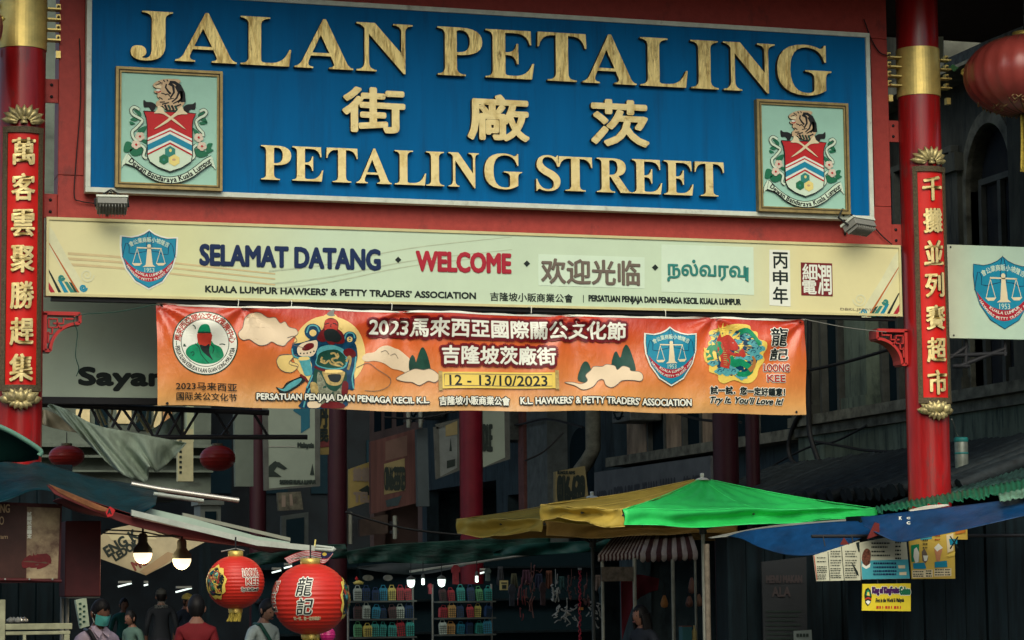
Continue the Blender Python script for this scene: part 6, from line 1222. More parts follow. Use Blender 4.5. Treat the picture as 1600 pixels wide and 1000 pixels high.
board_sign('small_card', [(1240, 986), (1268, 984), (1269, 1006), (1241, 1007)], .5, mat('grey_card', (.10, .13, .12), .6), 'small grey card at the bottom edge over the dim poster', tuple((None, [(1244+k*5, 990), (1248+k*5, 990), (1248+k*5, 995), (1244+k*5, 995)], .002, M_ink) for k in range(4)), d=.01, cat='card')

# left stall back, coloured as the stall's shade over the left pillar's foot
LB = G(-.75); t = thing('wooden_stall', LB.P(LB.px(60, 900)[0], 0), 'boarded back of the left stall coloured as deep shade in front of the gate pillar', 'stall'); a, b = LB.px(-80, 850)[0], LB.px(112, 850)[0]; zt = LB.px(50, 726)[1]
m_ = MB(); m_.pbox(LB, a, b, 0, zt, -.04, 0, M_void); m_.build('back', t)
for k in range(7): m_ = MB(); x0 = a+(b-a)*k/7; m_.pbox(LB, x0, x0+(b-a)/7-.012, 0, zt-.003, .002, .02+.01*(k % 2), M_shwood); m_.build('plank', t)

# ================================================================== PEOPLE
M_skin = mat('brown_skin', (.17, .085, .055), .55, var=.1, scale=12); M_skin2 = mat('light_brown_skin', (.22, .12, .08), .55, var=.1, scale=12); M_hair = mat('black_hair', (.005, .005, .005), .6, var=.4, scale=60, stretch=(1, 1, .2)); M_trou = mat('dark_trousers', (.02, .022, .03), .8)
def head_pts(n=28, mrows=20):
    V = []; Fc = []
    for i in range(mrows+1):
        e_ = -math.pi/2+math.pi*i/mrows
        for j in range(n):
            a = 2*math.pi*j/n; x = math.cos(e_)*math.sin(a); y = -math.cos(e_)*math.cos(a); z = math.sin(e_)
            fr_ = max(0, -y)                                    # -y is the face
            X, Y, Z_ = x*.076, y*.096, z*.118
            if z < 0: X *= 1+.28*z; Y *= 1+(.10*z if y < 0 else .30*z)
            if y < 0:
                ax = abs(x)
                Y += .006*fr_*(1 if z > .25 else 0)
                Y -= .020*math.exp(-(x/.17)**2)*math.exp(-((z+.16)/.17)**2)     # nose
                Y += .011*math.exp(-((ax-.36)/.16)**2)*math.exp(-((z-.04)/.10)**2)  # eye sockets
                Y -= .006*math.exp(-(x/.3)**2)*math.exp(-((z+.48)/.08)**2)    # lips
                Y -= .009*math.exp(-(x/.28)**2)*math.exp(-((z+.78)/.13)**2)    # chin
            V.append(Vector((X, Y, Z_)))
    for i in range(mrows):
        for j in range(n): Fc.append((i*n+j, i*n+(j+1) % n, (i+1)*n+(j+1) % n, (i+1)*n+j))
    return V, Fc
def person(px, py, y, facing, pitch, label, shirt, trou=M_trou, skin=M_skin, hair='short', group='people in the market', arms=0, mask=None, cap=None, strap=None, collar=None, fade=None, build=1.0):
    hd = at(px, py, y); s = hd.z/1.555; root = Vector((hd.x, hd.y, 0)); Rz = Matrix.Rotation(R(facing), 3, 'Z'); W = lambda v: root+Rz @ (Vector(v)*s)
    t = thing('person', root, label, 'person', group)
    vs = []; es = []; rs = []
    def J(p, r_, par_=None): vs.append(p); rs.append(r_ if isinstance(r_, tuple) else (r_, r_)); es.append((par_, len(vs)-1)) if par_ is not None else 0; return len(vs)-1
    bw_ = build; pel = J((0, .01, .95), (.145*bw_, .11)); wa = J((0, .0, 1.08), (.13*bw_, .10), pel); ch = J((0, .01, 1.24), (.15*bw_, .115), wa); uc = J((0, .015, 1.345), (.12, .09), ch); nk = J((0, .01, 1.425), (.055, .055), uc); J((0, -.005, 1.50), (.05, .05), nk)
    for sg in (-1, 1):
        sh = J((sg*.175*bw_, .015, 1.335), (.062, .062), uc); el = J((sg*.235*bw_, .05, 1.09), (.046, .046), sh); wr = J((sg*(.22-.1*arms), -.08-.14*arms, .90+.12*arms), (.032, .028), el); pm = J((sg*(.215-.13*arms), -.115-.18*arms, .845+.13*arms), (.036, .018), wr)
        for q_ in range(4):
            f1 = J((sg*(.215-.13*arms)+(q_-1.5)*.02, -.14-.19*arms, .80+.125*arms-abs(q_-1.3)*.004), (.0095, .0095), pm); J((sg*(.21-.13*arms)+(q_-1.5)*.021, -.145-.2*arms, .755+.13*arms+abs(q_-1.3)*.006), (.008, .008), f1)
        th_ = J((sg*(.18-.13*arms), -.145-.18*arms, .85+.13*arms), (.011, .011), pm); J((sg*(.172-.13*arms), -.16-.19*arms, .81+.13*arms), (.009, .009), th_)
        hp = J((sg*.09, .01, .86), (.098, .098), pel); kn = J((sg*.10, -.01, .48), (.064, .064), hp); an = J((sg*.10, .03, .09), (.045, .045), kn); J((sg*.105, -.12, .035), (.042, .032), an)
    me = bpy.data.meshes.new('b'); me.from_pydata(vs, es, []); o = bpy.data.objects.new('b', me); scene.collection.objects.link(o)
    sk = o.modifiers.new('s', 'SKIN'); sk.use_smooth_shade = True; o.modifiers.new('u', 'SUBSURF').levels = 1
    for d_, r_ in zip(me.skin_vertices[0].data, rs): d_.radius = r_
    me.skin_vertices[0].data[0].use_root = True
    dg = bpy.context.evaluated_depsgraph_get(); m2 = bpy.data.meshes.new_from_object(o.evaluated_get(dg)); mb = MB()
    V = [v.co.copy() for v in m2.vertices]
    for f in m2.polygons:
        c = f.center; mm = trou if c.z < .93 and abs(c.x) < .2*bw_ and c.y > -.16 and not (c.z > .7 and abs(c.x) > .165) else shirt
        if c.z > 1.415 and abs(c.x) < .09: mm = skin
        if abs(c.x) > .05 and c.y < -.02 and c.z < 1.06 and mm is shirt and (abs(c.x) > .14 or arms): mm = skin
        if c.z < .07: mm = M_black
        f.material_index = 0; mb.f.append(tuple(f.vertices)); mb.m.append(mb.mi(mm)); mb.sm.append(True)
    mb.v = [W(v) for v in V]
    bpy.data.objects.remove(o); bpy.data.meshes.remove(me); bpy.data.meshes.remove(m2)
    HR = Matrix.Rotation(R(pitch), 3, 'X'); HC = Vector((0, -.02-.06*math.sin(R(pitch)), 1.555)); HW = lambda p: W(HC+HR @ Vector(p))
    HV, HF = head_pts(); mb.add([HW(v) for v in HV], HF, skin, True)
    for sg in (-1, 1):
        mb.lathe([(0, -.032), (.011, -.02), (.015, 0), (.012, .02), (0, .03)], HW((sg*.076, .008, -.012)), skin, 8)
        mb.lathe([(0, -.008*s), (.011*s, 0), (0, .008*s)], HW((sg*.031, -.079, .008)), M_ink, 8)
    mb.flat(Pl(HW((0, -.101, -.057)), Rz @ Vector((1, 0, 0)), Rz @ HR @ Vector((0, 0, 1))), ell(0, 0, .022, .006, 12), .001, mat('lips', (.20, .07, .06), .5))
    mb.build('body', t)
    # hair
    if hair:
        hb = MB(); n = 28; V2 = []
        rq = random.Random(int(px))
        for k, v in enumerate(HV):
            a = math.atan2(v.x, -v.y); f = abs(a)/math.pi; lim = .05-.15*min(1, max(0, (f-.2)/.28)) if hair != 'long' else .06-.32*min(1, max(0, (f-.2)/.15))
            if f < .2: lim = .052+.012*math.sin(v.x*160)
            o_ = 1.09+.03*rq.random() if v.z > lim else .93
            p = Vector((v.x*o_, v.y*o_+.004, v.z*(1.08 if v.z > lim else .97)+.004)); V2.append(HW(p))
        hb.add(V2, HF, M_hair, True)
        if hair == 'long':
            for k in range(26):
                a = R(70+220*k/25); x, yy = .085*math.sin(a), -.1*math.cos(a)
                hb.tube([HW((x, yy, .02)), HW((x*1.08, yy*1.08+.01, -.09)), HW((x*1.15+rq.uniform(-.01, .01), yy*1.1+.015, -.2-rq.uniform(0, .05)))], [.022*s, .02*s, .008*s], M_hair, 6)
        if hair == 'bun': hb.lathe([(0, -.04), (.035, -.02), (.04, 0), (.03, .025), (0, .035)], HW((0, .12, .04)), M_hair, 12)
        hb.build('hair', t)
    if mask:
        m_ = MB(); FVs = []
        def mk(u, v):
            a = (u-.5)*2*R(66); z = -.082+.095*v; k_ = math.cos(a); r_ = 1-.16*max(0, -(z+.02)/.1)
            return HW((.083*math.sin(a)*r_, -(.100+.018*math.exp(-(a/.4)**2)*math.exp(-((v-.55)/.4)**2))*k_**.8-.004, z+.006*math.sin(v*19)*.2))
        m_.sheet(mk, 16, 8, mask)
        for sg in (-1, 1): m_.tube([HW((sg*.076, -.04, .0)), HW((sg*.083, .005, .01)), HW((sg*.08, .015, -.02)), HW((sg*.07, -.04, -.07))], .0025, M_white, 4)
        m_.build('face_mask', t)
    if cap:
        m_ = MB()
        m_.sheet(lambda u, v: HW((.088*math.sin(2*math.pi*u)*math.cos(v*1.5), .112*-math.cos(2*math.pi*u)*math.cos(v*1.5)+.003, .035+.10*math.sin(v*1.5))), 24, 8, cap)
        m_.sheet(lambda u, v: HW((.078*math.sin((u-.5)*2.4)*(1+.1*v), -(.10+.075*v)*math.cos((u-.5)*1.6), .042-.012*v-.02*abs(u-.5))), 12, 4, cap); m_.build('cap', t)
    if strap:
        m_ = MB(); m_.tube([W((-.13, -.07, 1.40)), W((-.08, -.125, 1.28)), W((.02, -.135, 1.15)), W((.12, -.125, 1.0))], .02*s, strap, 6); m_.tube([W((-.13, -.07, 1.40)), W((-.1, .05, 1.41)), W((0, .13, 1.25)), W((.12, .1, 1.02))], .02*s, strap, 6); m_.build('bag_strap', t)
    if collar:
        for sg in (-1, 1):
            m_ = MB(); m_.add([W((0, -.075, 1.385)), W((sg*.05, -.105, 1.335)), W((sg*.085, -.06, 1.40)), W((sg*.06, .02, 1.44)), W((sg*.045, -.045, 1.445))], [(0, 1, 2, 4), (2, 3, 4)], collar); m_.build('collar', t, solid=.006)
    return t
M_lilac = mat('lilac_shirt', (.50, .42, .50), .8, var=.15, scale=10, bump=.25, bscale=14); M_maskc = mat('turquoise_mask', (.10, .50, .46), .7, var=.1)
person(153, 958, -.35, 24, 22, 'man in a lilac shirt and turquoise face mask looking down', M_lilac, mask=M_maskc, strap=M_blk2, collar=M_lilac, skin=M_skin, arms=1)
person(193, 945, 20.0, 10, 4, 'distant person in a teal top facing the street behind the masked man', mat('teal_shirt', (.012, .09, .08), .8), skin=M_skin2)
person(206, 966, 11, -60, 8, 'person in a grey green top half hidden right behind the masked man', mat('grey_green_shirt', (.07, .13, .10), .8), hair='short')
p_ = person(252, 932, 17, 180, 2, 'person in black seen from behind with pale lettering across the back', mat('black_shirt', (.012, .016, .02), .8), cap=mat('dark_grey_cap', (.05, .055, .05), .8))
rt = p_.location; BK = Pl((rt.x, rt.y-.125, 0), (1, 0, 0), (0, 0, 1)); m_ = MB(); c = BK.px(252, 947); m_.text(BK, 'SECURITY', (c[0]-.1, c[1]-.03), (c[0]+.1, c[1]+.02), 0, mat('shirt_print', (.16, .18, .16)), px=False); m_.text(BK, 'CREW', (c[0]-.06, c[1]+.03), (c[0]+.06, c[1]+.07), 0, MATS['shirt_print'], px=False); m_.build('back_print', p_)
person(291, 939, 18, 40, 6, 'person in dark clothes wearing a yellow cap', mat('dark_blue_shirt', (.012, .02, .035), .8), cap=mat('yellow_cap', (.45, .36, .08), .7))
person(307, 950, .8, 172, 14, 'dark haired person in a red top seen from behind under the smaller lantern', mat('red_shirt', (.13, .007, .010), .8, bump=.2, bscale=12), hair='short', build=.82)
person(413, 953, 3.2, 35, 26, 'person in a pale shirt with a dark strap between the two red lanterns', mat('pale_shirt', (.36, .44, .40), .8, var=.12, bump=.3, bscale=14), strap=M_dgreen, hair='bun', skin=M_skin2)
person(1003, 962, 1.9, -70, 6, 'dark haired woman in profile facing left under the striped awning', mat('near_black_top', (.010, .014, .020), .8), hair='long', skin=M_skin)

# ================================================================== MARKET STALLS IN THE SHADE
M_gtarp = mat('dark_green_tarpaulin', (.003, .038, .028), .6, var=.6, scale=5, bump=1, bscale=7, stretch=(.6, 1, 2.5)); M_gtarp2 = mat('grey_tarpaulin', (.03, .042, .045), .6, var=.3, scale=3)
drape('market_awning', [(540, 862), (600, 851), (680, 846), (760, 841), (860, 832)], [(545, 882), (600, 878), (680, 884), (760, 876), (860, 866)], 7.5, 'long dark green tarpaulin awning behind the bright red post', .05, 31, M_gtarp, cat='awning')
drape('market_awning', [(385, 866), (430, 858), (480, 852), (540, 850)], [(390, 886), (430, 880), (480, 876), (545, 872)], 8.2, 'dark green tarpaulin awning above and behind the larger red lantern', .1, 10, M_gtarp, cat='awning')
drape('market_awning', [(556, 886), (610, 880), (670, 881), (730, 878)], [(560, 888), (610, 896), (665, 897), (728, 884)], 6.4, 'grey tarpaulin bellying down just above the purse racks', .05, 8, M_gtarp2, cat='awning')
drape('market_awning', [(770, 862), (820, 850), (900, 846), (960, 842)], [(772, 868), (820, 868), (900, 864), (960, 860)], 5.6, 'green awning edge below the brownish yellow umbrella', .08, 12, mat('mid_green_tarpaulin', (.006, .07, .055), .5, var=.4, scale=6), cat='awning')
cable('awning_pole', A_([(640, 893), (790, 872), (850, 862)], 6.0), .014, 'thin pale pole along the awning edge above the purse racks', 'pole', M_grey)
GP = G(13); 
for x0, x1, lab in ((395, 560, 'dark goods partition behind the larger red lantern'), (560, 930, 'dark goods partition behind the purse racks')):  # dark sheets put in for the unlit depth of the market
    t = thing('backdrop', GP.P((GP.px(x0, 900)[0]+GP.px(x1, 900)[0])/2, 0), lab, 'backdrop'); m_ = MB(); m_.pbox(GP, GP.px(x0, 900)[0], GP.px(x1, 900)[0]-.01, 0, GP.px(700, 862)[1], -.1, 0, M_void); m_.build('back', t)
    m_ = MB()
    for k in range(4): m_.pbox(GP, GP.px(x0, 900)[0]+.02, GP.px(x1, 900)[0]-.03, .5+k*.45, .53+k*.45, .001, .2, M_shwood)
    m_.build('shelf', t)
# purse racks
bag_cols = {'blue': (.02, .20, .30), 'pale': (.36, .42, .36), 'yellow': (.50, .42, .10), 'red': (.36, .03, .04), 'teal': (.04, .30, .26), 'green': (.10, .32, .14), 'orange': (.45, .25, .08), 'navy': (.015, .04, .10), 'brown': (.07, .035, .035)}
BY = 6.2; bk = mpp(BY, 650)
protos = {}
def purse(kind, c, row, i, rackname):
    lab = f'{kind} purse, number {i+1} from the left in the {("top", "middle", "bottom")[row]} row of the {rackname} rack'
    if kind in protos:
        o = copy_tree(protos[kind]); sc_ = rnd.uniform(.82, 1.2); o.scale = (sc_, 1, rnd.uniform(.8, 1.12)); o.location = (c[0]+rnd.uniform(-.008, .008), c[1]+rnd.uniform(-.03, .02), c[2]-.0675*(1-o.scale[2])); o.rotation_euler = (0, R(rnd.uniform(-7, 7)), R(rnd.uniform(-14, 14)))
    else:
        o = thing('purse', c, lab, 'purse'); mm = mat('purse_'+kind, bag_cols[kind], .5, var=.25, scale=30); w_, h = .088, .135
        m_ = MB(); cx = Vector(c); prof = [(-w_/2*.9, -h/2), (w_/2*.9, -h/2), (w_/2, h*.3), (w_/2*.8, h/2), (-w_/2*.8, h/2), (-w_/2, h*.3)]
        pl = Pl((c[0], c[1], c[2]), (1, 0, 0), (0, 0, 1)); m_.flat(pl, prof, .025, mm, .05); m_.build('body', o, bevel=.006)
        m_ = MB(); dk = M_ink
        for k in range(1, 4): m_.pbox(pl, -w_/2+k*w_/4-.0025, -w_/2+k*w_/4+.0025, -h*.48, h*.3, .0255, .029, dk)
        for k in range(1, 5): m_.pbox(pl, -w_*.47, w_*.47, -h/2+k*h/6-.0025, -h/2+k*h/6+.0025, .0262, .0285, dk)
        m_.build('lattice', o)
        m_ = MB(); m_.tube([pl.P(-w_*.3, h/2, 0), pl.P(-w_*.2, h*.5+.03, 0), pl.P(w_*.2, h*.5+.03, 0), pl.P(w_*.3, h/2, 0)], .005, mm, 5); m_.build('handle', o)
        protos[kind] = o
    tag(o, lab, 'purse', 'purses on the racks')
racks = (('left purse', 548, 641, (927, 955, 983), (('pale', 'navy', 'navy', 'blue', 'yellow', 'red', 'red'), ('brown', 'pale', 'blue', 'navy', 'brown', 'pale', 'navy'), ('green', 'yellow', 'teal', 'teal', 'teal', 'red', 'teal'))), ('right purse', 680, 764, (929, 955, 981), (('brown', 'red', 'teal', 'navy', 'green', 'teal'), ('red', 'orange', 'navy', 'red', 'yellow', 'navy'), ('pale', 'orange', 'blue', 'navy', 'teal', 'blue'))))
for nm, x0, x1, ys, rws in racks:
    a, b = at(x0, 950, BY+.1), at(x1, 950, BY+.1); t = thing('display_rack', ((a.x+b.x)/2, BY+.1, 0), f'{nm} rack with three rows of small purses in the shade', 'rack'); zt = at(600, 914, BY).z
    for x in (a.x-.03, b.x+.03): m_ = MB(); m_.tube([(x, BY+.1, 0), (x, BY+.1, zt)], .012, M_grey, 6); m_.build('post', t)
    m_ = MB(); m_.box(((a.x+b.x)/2, BY+.16, zt/2), (b.x-a.x, .02, zt), M_void); m_.build('back_panel', t)
    for ri, (y, kinds) in enumerate(zip(ys, rws)):
        zz = at(650, y, BY).z-.085; m_ = MB(); m_.box(((a.x+b.x)/2, BY, zz), (b.x-a.x+.06, .16, .018), M_wfr); m_.build('shelf', t)
        for i, kd in enumerate(kinds): purse(kd, (a.x+(i+.5)*(b.x-a.x)/len(kinds), BY-.02, zz+.079), ri, i, nm)
# lamps
M_lamp = mat('white_lamp_glow', (.86, 1.0, .92), .4, var=0, emit=.75)
for k, (px, py, kind, lab) in enumerate(((642, 912, 'bowl', 'white bowl lamp glowing above the gap right of the left purse rack'), (661, 909, 'tube', 'small white tube lamp between the two bowl lamps'), (690, 911, 'bowl', 'white bowl lamp glowing above the left end of the right purse rack'), (745, 905, 'tube', 'white tube lamp glowing above the right purse rack'))):
    c = at(px, py, 5.8); t = thing('market_lamp', c, lab, 'lamp', 'white lamps over the purse racks'); m_ = MB()
    if kind == 'bowl': m_.lathe([(.045, .045), (.042, 0), (.032, -.03), (0, -.045)], c, M_lamp, 18)
    else: m_.lathe([(0, .04), (.018, .035), (.018, -.03), (0, -.035)], c, M_lamp, 12)
    ld = bpy.data.lights.new('lamp_light', 'POINT'); ld.energy = .5; ld.color = (.85, 1, .93); ld.shadow_soft_size = .04; lo = bpy.data.objects.new('lamp_light', ld); scene.collection.objects.link(lo); lo.location = c+Vector((0, -.03, -.09))
    m_.build('glass', t); m_ = MB(); m_.lathe([(.047 if kind == 'bowl' else .02, .042), (.05 if kind == 'bowl' else .02, .06), (.012, .085), (0, .09)], c, M_wfr, 14); m_.tube([c+Vector((0, 0, .085)), c+Vector((0, 0, .22))], .005, M_black, 5); m_.build('holder', t)
for px, py, ln_, lab in ((195, 914, 20, 'short white tube light glowing deep in the market above the teal topped person'), (228, 914, 6, 'tiny white light deep in the market left of the person in black'), (287, 922, 24, 'white tube light above the yellow cap'), (450, 886, 12, 'short white tube light above the larger red lantern'), (432, 893, 14, 'faint white tube light between the two red lanterns'), (757, 894, 14, 'curved white tube light just above the right purse rack')):
    c = at(px, py, 9.0); h = ln_*mpp(9)/2; m_ = MB(); m_.tube([c+Vector((-h, 0, -h*.25)), c+Vector((h, 0, h*.25))], .010, M_lamp, 8); m_.box(c+Vector((0, 0, .035)), (h*1.9, .05, .025), M_grey); tag(m_.build('tube_light'), lab, 'light')
board_sign('small_card', [(781, 907), (794, 907), (794, 922), (781, 922)], 6.0, mat('small_yellow_card', (.40, .34, .14), .6), 'small yellow price card right of the right purse rack', ((None, [(783, 910), (792, 910), (792, 912), (783, 912)], .002, M_ink), (None, [(784, 914), (791, 914), (791, 920), (784, 920)], .003, M_ink)), d=.01, cat='card')
# necklaces and hanging goods
M_nw = mat('white_necklace', (.36, .38, .34), .5); M_nr = mat('red_chain', (.42, .03, .05), .5); M_nb = mat('brown_beads', (.14, .06, .05), .6)
def tangle(name, px, py, w_, h, m, label, seed, n=16, y=4.6):
    rq = random.Random(seed); m_ = MB(); k_ = mpp(y, px)
    for i in range(n):
        P = [(px+rq.uniform(-w_, w_), py+rq.uniform(-h, h))]
        for j in range(3): P.append((P[-1][0]+rq.uniform(-.4, .4)*w_, P[-1][1]+rq.uniform(-.2, .5)*h))
        m_.tube(smooth([tuple(at(a, b, y+rq.uniform(-.03, .03))) for a, b in P], 3, False), .006, m, 5)
    m_.tube([at(px, py-h-8, y), at(px, py, y)], .004, m, 4); tag(m_.build(name), label, 'necklace')
tangle('necklace', 868, 917, 6, 20, M_nw, 'narrow white branch necklace hanging left of the red chain', 1, 14); tangle('necklace', 886, 955, 15, 13, M_nw, 'wide white coral necklace hanging lower left of the red chain', 2, 22); tangle('necklace', 927, 955, 12, 15, M_nw, 'white coral necklace hanging right of the red chain', 3, 18); tangle('necklace', 893, 915, 6, 18, M_nb, 'brown bead necklace just left of the red chain', 4, 10); tangle('necklace', 917, 920, 5, 18, M_nb, 'brown bead necklace just right of the red chain', 5, 10); tangle('necklace', 830, 915, 9, 28, M_nb, 'bunch of brown beads hanging farthest left by the right purse rack', 6, 16); tangle('necklace', 815, 935, 5, 25, mat('dark_red_cloth2', (.16, .03, .03)), 'dark red strands beside the brown bead bunch', 7, 8)
m_ = MB(); 
for k in range(22):
    c = at(906+math.sin(k)*.5, 893+k*5.2, 4.4); m_.tube([c+Vector((.012*math.cos(a+k*1.57), .012*math.sin(a+k*1.57) if k % 2 else 0, .018*math.sin(a))) for a in [6.28*i/8 for i in range(9)]], .005, M_nr, 4, False)
m_.box(at(906, 889, 4.4), (.035, .02, .02), M_nw); m_.box(at(908, 951, 4.38), (.04, .03, .03), mat('orange_tag', (.5, .2, .06))); tag(m_.build('hanging_chain'), 'red plastic chain hanging straight down among the white necklaces', 'chain')
for px, py, rx, rz, m, lab in ((1038, 940, 6, 10, mat('orange_bag', (.34, .15, .04), .6), 'orange pear shaped bag hanging left of the thin cart post'), (1081, 915, 6, 13, mat('brown_bag', (.16, .08, .055), .6), 'brown bag hanging left of the green umbrella pole'), (1077, 940, 6, 9, mat('brown_bag', (0, 0, 0)), 'lower brown bag below the one by the umbrella pole'), (1092, 938, 6, 10, mat('tan_bag', (.18, .10, .06), .6), 'tan bag hanging closest to the green umbrella pole')):
    y = 4.2; c = at(px, py, y); k_ = mpp(y, px); t = thing('hanging_bag', c, lab, 'bag', 'bags hanging under the striped awning'); m_ = MB(); m_.lathe([(0, -rz*k_), (rx*k_*.8, -rz*k_*.8), (rx*k_, -rz*k_*.3), (rx*k_*.7, rz*k_*.4), (rx*k_*.35, rz*k_*.9), (0, rz*k_)], c, m, 16); m_.build('body', t); m_ = MB(); m_.tube([c+Vector((-.02, 0, rz*k_*.9)), c+Vector((0, 0, rz*k_+.12)), c+Vector((.02, 0, rz*k_*.9))], .006, M_black, 5); m_.build('strap', t)
drape('hanging_cloth', [(970, 905), (995, 898), (1012, 900), (1030, 904)], [(972, 1000), (990, 945), (1010, 928), (1028, 922)], 4.4, 'dark red cloth with pale marks hanging behind the woman under the striped awning', .04, 7, mat('deep_red_cloth', (.13, .015, .02), .8), cat='cloth')
m_ = MB(); c = at(1071, 992, 2.6); m_.box(c, (.1, .1, .16), mat('blue_green_box', (.03, .12, .13), .6)); m_.box(c+Vector((0, -.002, .085)), (.104, .1, .01), M_nb); tag(m_.build('carton'), 'blue green carton on the cart left of a yellow bottle', 'box')
m_ = MB(); m_.lathe([(0, -.1), (.025, -.1), (.025, .04), (.01, .07), (.01, .1), (0, .1)], at(1085, 993, 2.6), mat('pale_yellow_bottle', (.45, .38, .15), .5), 12); tag(m_.build('bottle'), 'pale yellow bottle on the cart right of the blue green carton', 'bottle')
c = at(512, 992, -2.4); m_ = MB(); rx = 12*mpp(-2.4)
m_.lathe([(rx*math.cos(a)*(1-.06*abs(math.sin(a*9))), rx*math.sin(a)) for a in [-1.5+3*i/40 for i in range(41)]], c, mat('magenta_lantern', (.42, .01, .13), .35, spec=.5), 24); tag(m_.build('small_lantern'), 'small shiny magenta ball lantern below the larger red lantern', 'lantern')

# sloping cloth roof behind the white bars of the left stall
tp = [(120, 776), (205, 803), (300, 827), (400, 850), (488, 859)]
def roof_fn(u, v):
    x = u*(len(tp)-1); i = min(int(x), len(tp)-2); k_ = x-i; p = at(tp[i][0]*(1-k_)+tp[i+1][0]*k_, tp[i][1]*(1-k_)+tp[i+1][1]*k_, -3.0)
    return p+Vector((0, 1.5*v, .02*v+.02*math.sin(u*14+v*3)*v))
m_ = MB(); m_.sheet(roof_fn, 40, 10, M_mar); tag(m_.build('awning_roof', solid=.005), 'maroon cloth roof over the left stall seen from below behind the white bars', 'awning')
# metal roof edge, pale panel and clutter by the right pillar top
m_ = bar([(1476, 101), (1540, 72), (1625, 38)], [1.4, .6, -.6], .05, mat('grey_metal_edge', (.20, .22, .22), .4, metal=.4, var=.5, scale=14)); tag(m_.build('roof_edge'), 'grey metal roof edge slanting up to the right behind the big satin lantern', 'roof edge')
board_sign('standing_sign', [(1463, 57), (1474, 57), (1474, 92), (1463, 92)], 1.8, mat('pale_strip', (.62, .72, .62), .5), 'narrow pale strip panel right of the right pillar above its gold collar')
board_sign('sky_gap_panel', [(1475, 60), (1545, 62), (1475, 93)], 2.6, mat('sky_gap_grey', (.24, .26, .21), .4, metal=.3, var=.4, scale=3), 'grey triangle standing for the bright sky gap right of the pale strip panel', cat='sheet')  # grey triangle put in for the brightness of a sky gap
m_ = MB(); rq = random.Random(12); c = at(1484, 106, .1)
for k in range(14): a = rq.uniform(0, 6.28); d_ = Vector((math.cos(a)*.09, rq.uniform(-.04, .04), math.sin(a)*.035)); m_.add([c, c+d_*.6+Vector((0, 0, .02)), c+d_, c+d_*.6-Vector((0, 0, .02))], [(0, 1, 2, 3)], mat('leaf_green', (.06, .22, .07), .5))
tag(m_.build('small_plant'), 'tiny green fern growing on the fins right of the right pillar collar', 'plant')
# grey box and clutter seen under the truss
t = thing('air_conditioner', at(328, 820, 6.0), 'pale grey boxed unit with a dark front high behind the white bars', 'appliance'); pl = G(6.0); m_ = MB(); a, b = pl.px(313, 789), pl.px(345, 835); m_.pbox(pl, a[0], b[0], b[1], a[1], -.4, 0, mat('unit_grey', (.14, .165, .14), .6)); m_.pbox(pl, a[0]-.03, b[0]+.03, a[1]+.001, a[1]+.05, -.42, .03, mat('unit_grey', (0, 0, 0))); m_.build('body', t); m_ = MB(); m_.pbox(pl, a[0]+.05, b[0]-.05, b[1]+.03, a[1]-.07, .001, .012, M_void); m_.build('front_grille', t)
# unseen shop rows beside the approach street, added to shape light on the pillars
for X, lab in ((-11.5, 'unseen shop house row added left of the approach street to shape the light'), (12.5, 'unseen shop house row added right of the approach street to shape the light')):
    t = thing('shop_house', (X, -22, 0), lab, 'building'); m_ = MB(); m_.box((X, -24, 4.5), (5, 34, 9), M_wall1); m_.build('wall', t); m_ = MB()
    for k in range(8): m_.box((X+(2.53 if X < 0 else -2.53), -39+k*4.2, 5.6), (.06, 1.4, 1.8), M_void)
    m_.build('window', t)
# more clutter in the shade of the street
board_sign('shutter_panel', [(562, 812), (606, 804), (606, 833), (562, 838)], 12.5, mat('dull_brown_panel', (.05, .036, .028), .7, var=.4, scale=6), 'dull brown shutter panel low between the dark post and the bright red post', cat='panel')
board_sign('wall_frame', [(440, 806), (482, 800), (482, 852), (440, 852)], 11.0, mat('dim_grey_frame', (.05, .065, .06), .7, var=.3), 'dim grey frame below the tall pale board', ((None, [(447, 812), (475, 808), (475, 850), (447, 850)], .004, M_void),), cat='frame')
board_sign('wall_banner', [(434, 770), (470, 768), (474, 796), (436, 798)], 11.5, mat('dim_cream_banner', (.10, .10, .07), .7, var=.5, scale=10), 'dim cream banner just under the tall pale board', ((None, [(440, 774), (446, 774), (446, 792), (440, 792)], .002, M_brown), (None, [(452, 772), (456, 772), (458, 790), (453, 790)], .003, M_brown)), cat='banner')
for x, y0, y1, lab in ((547, 800, 850, 'thin pale pipe standing right of the dark post'), (617, 806, 842, 'thin grey pipe right of the dull brown shutter panel'), (638, 632, 668, 'white upright rod behind the banner edge, left of the pair'), (657, 632, 668, 'white upright rod behind the banner edge, right of the pair')):
    p, q_ = at(x, y0, 12.0), at(x, y1, 12.0); m_ = MB(); m_.tube([p, (p.x, p.y, q_.z)], .03, mat('pale_pipe', (.16, .18, .15), .6), 8)
    for f in (.3, .7): m_.box((p.x, p.y+.05, p.z*(1-f)+q_.z*f), (.1, .1, .04), M_blk2)
    tag(m_.build('wall_pipe'), lab, 'pipe')
for x0, y0, x1, y1, y, lab in ((600, 652, 720, 640, 11.8, 'dark cable stretched across the street just below the banner'), (820, 720, 880, 676, 12.5, 'dark cable looping round the arched opening of the grey shop house'), (540, 800, 720, 836, 9.0, 'dark cable sagging over the long dark green tarpaulin')):
    cable('street_cable', [at(x0, y0, y), at((x0+x1)/2, (y0+y1)/2+7, y), at(x1, y1, y)], .014, lab)
rq = random.Random(21)
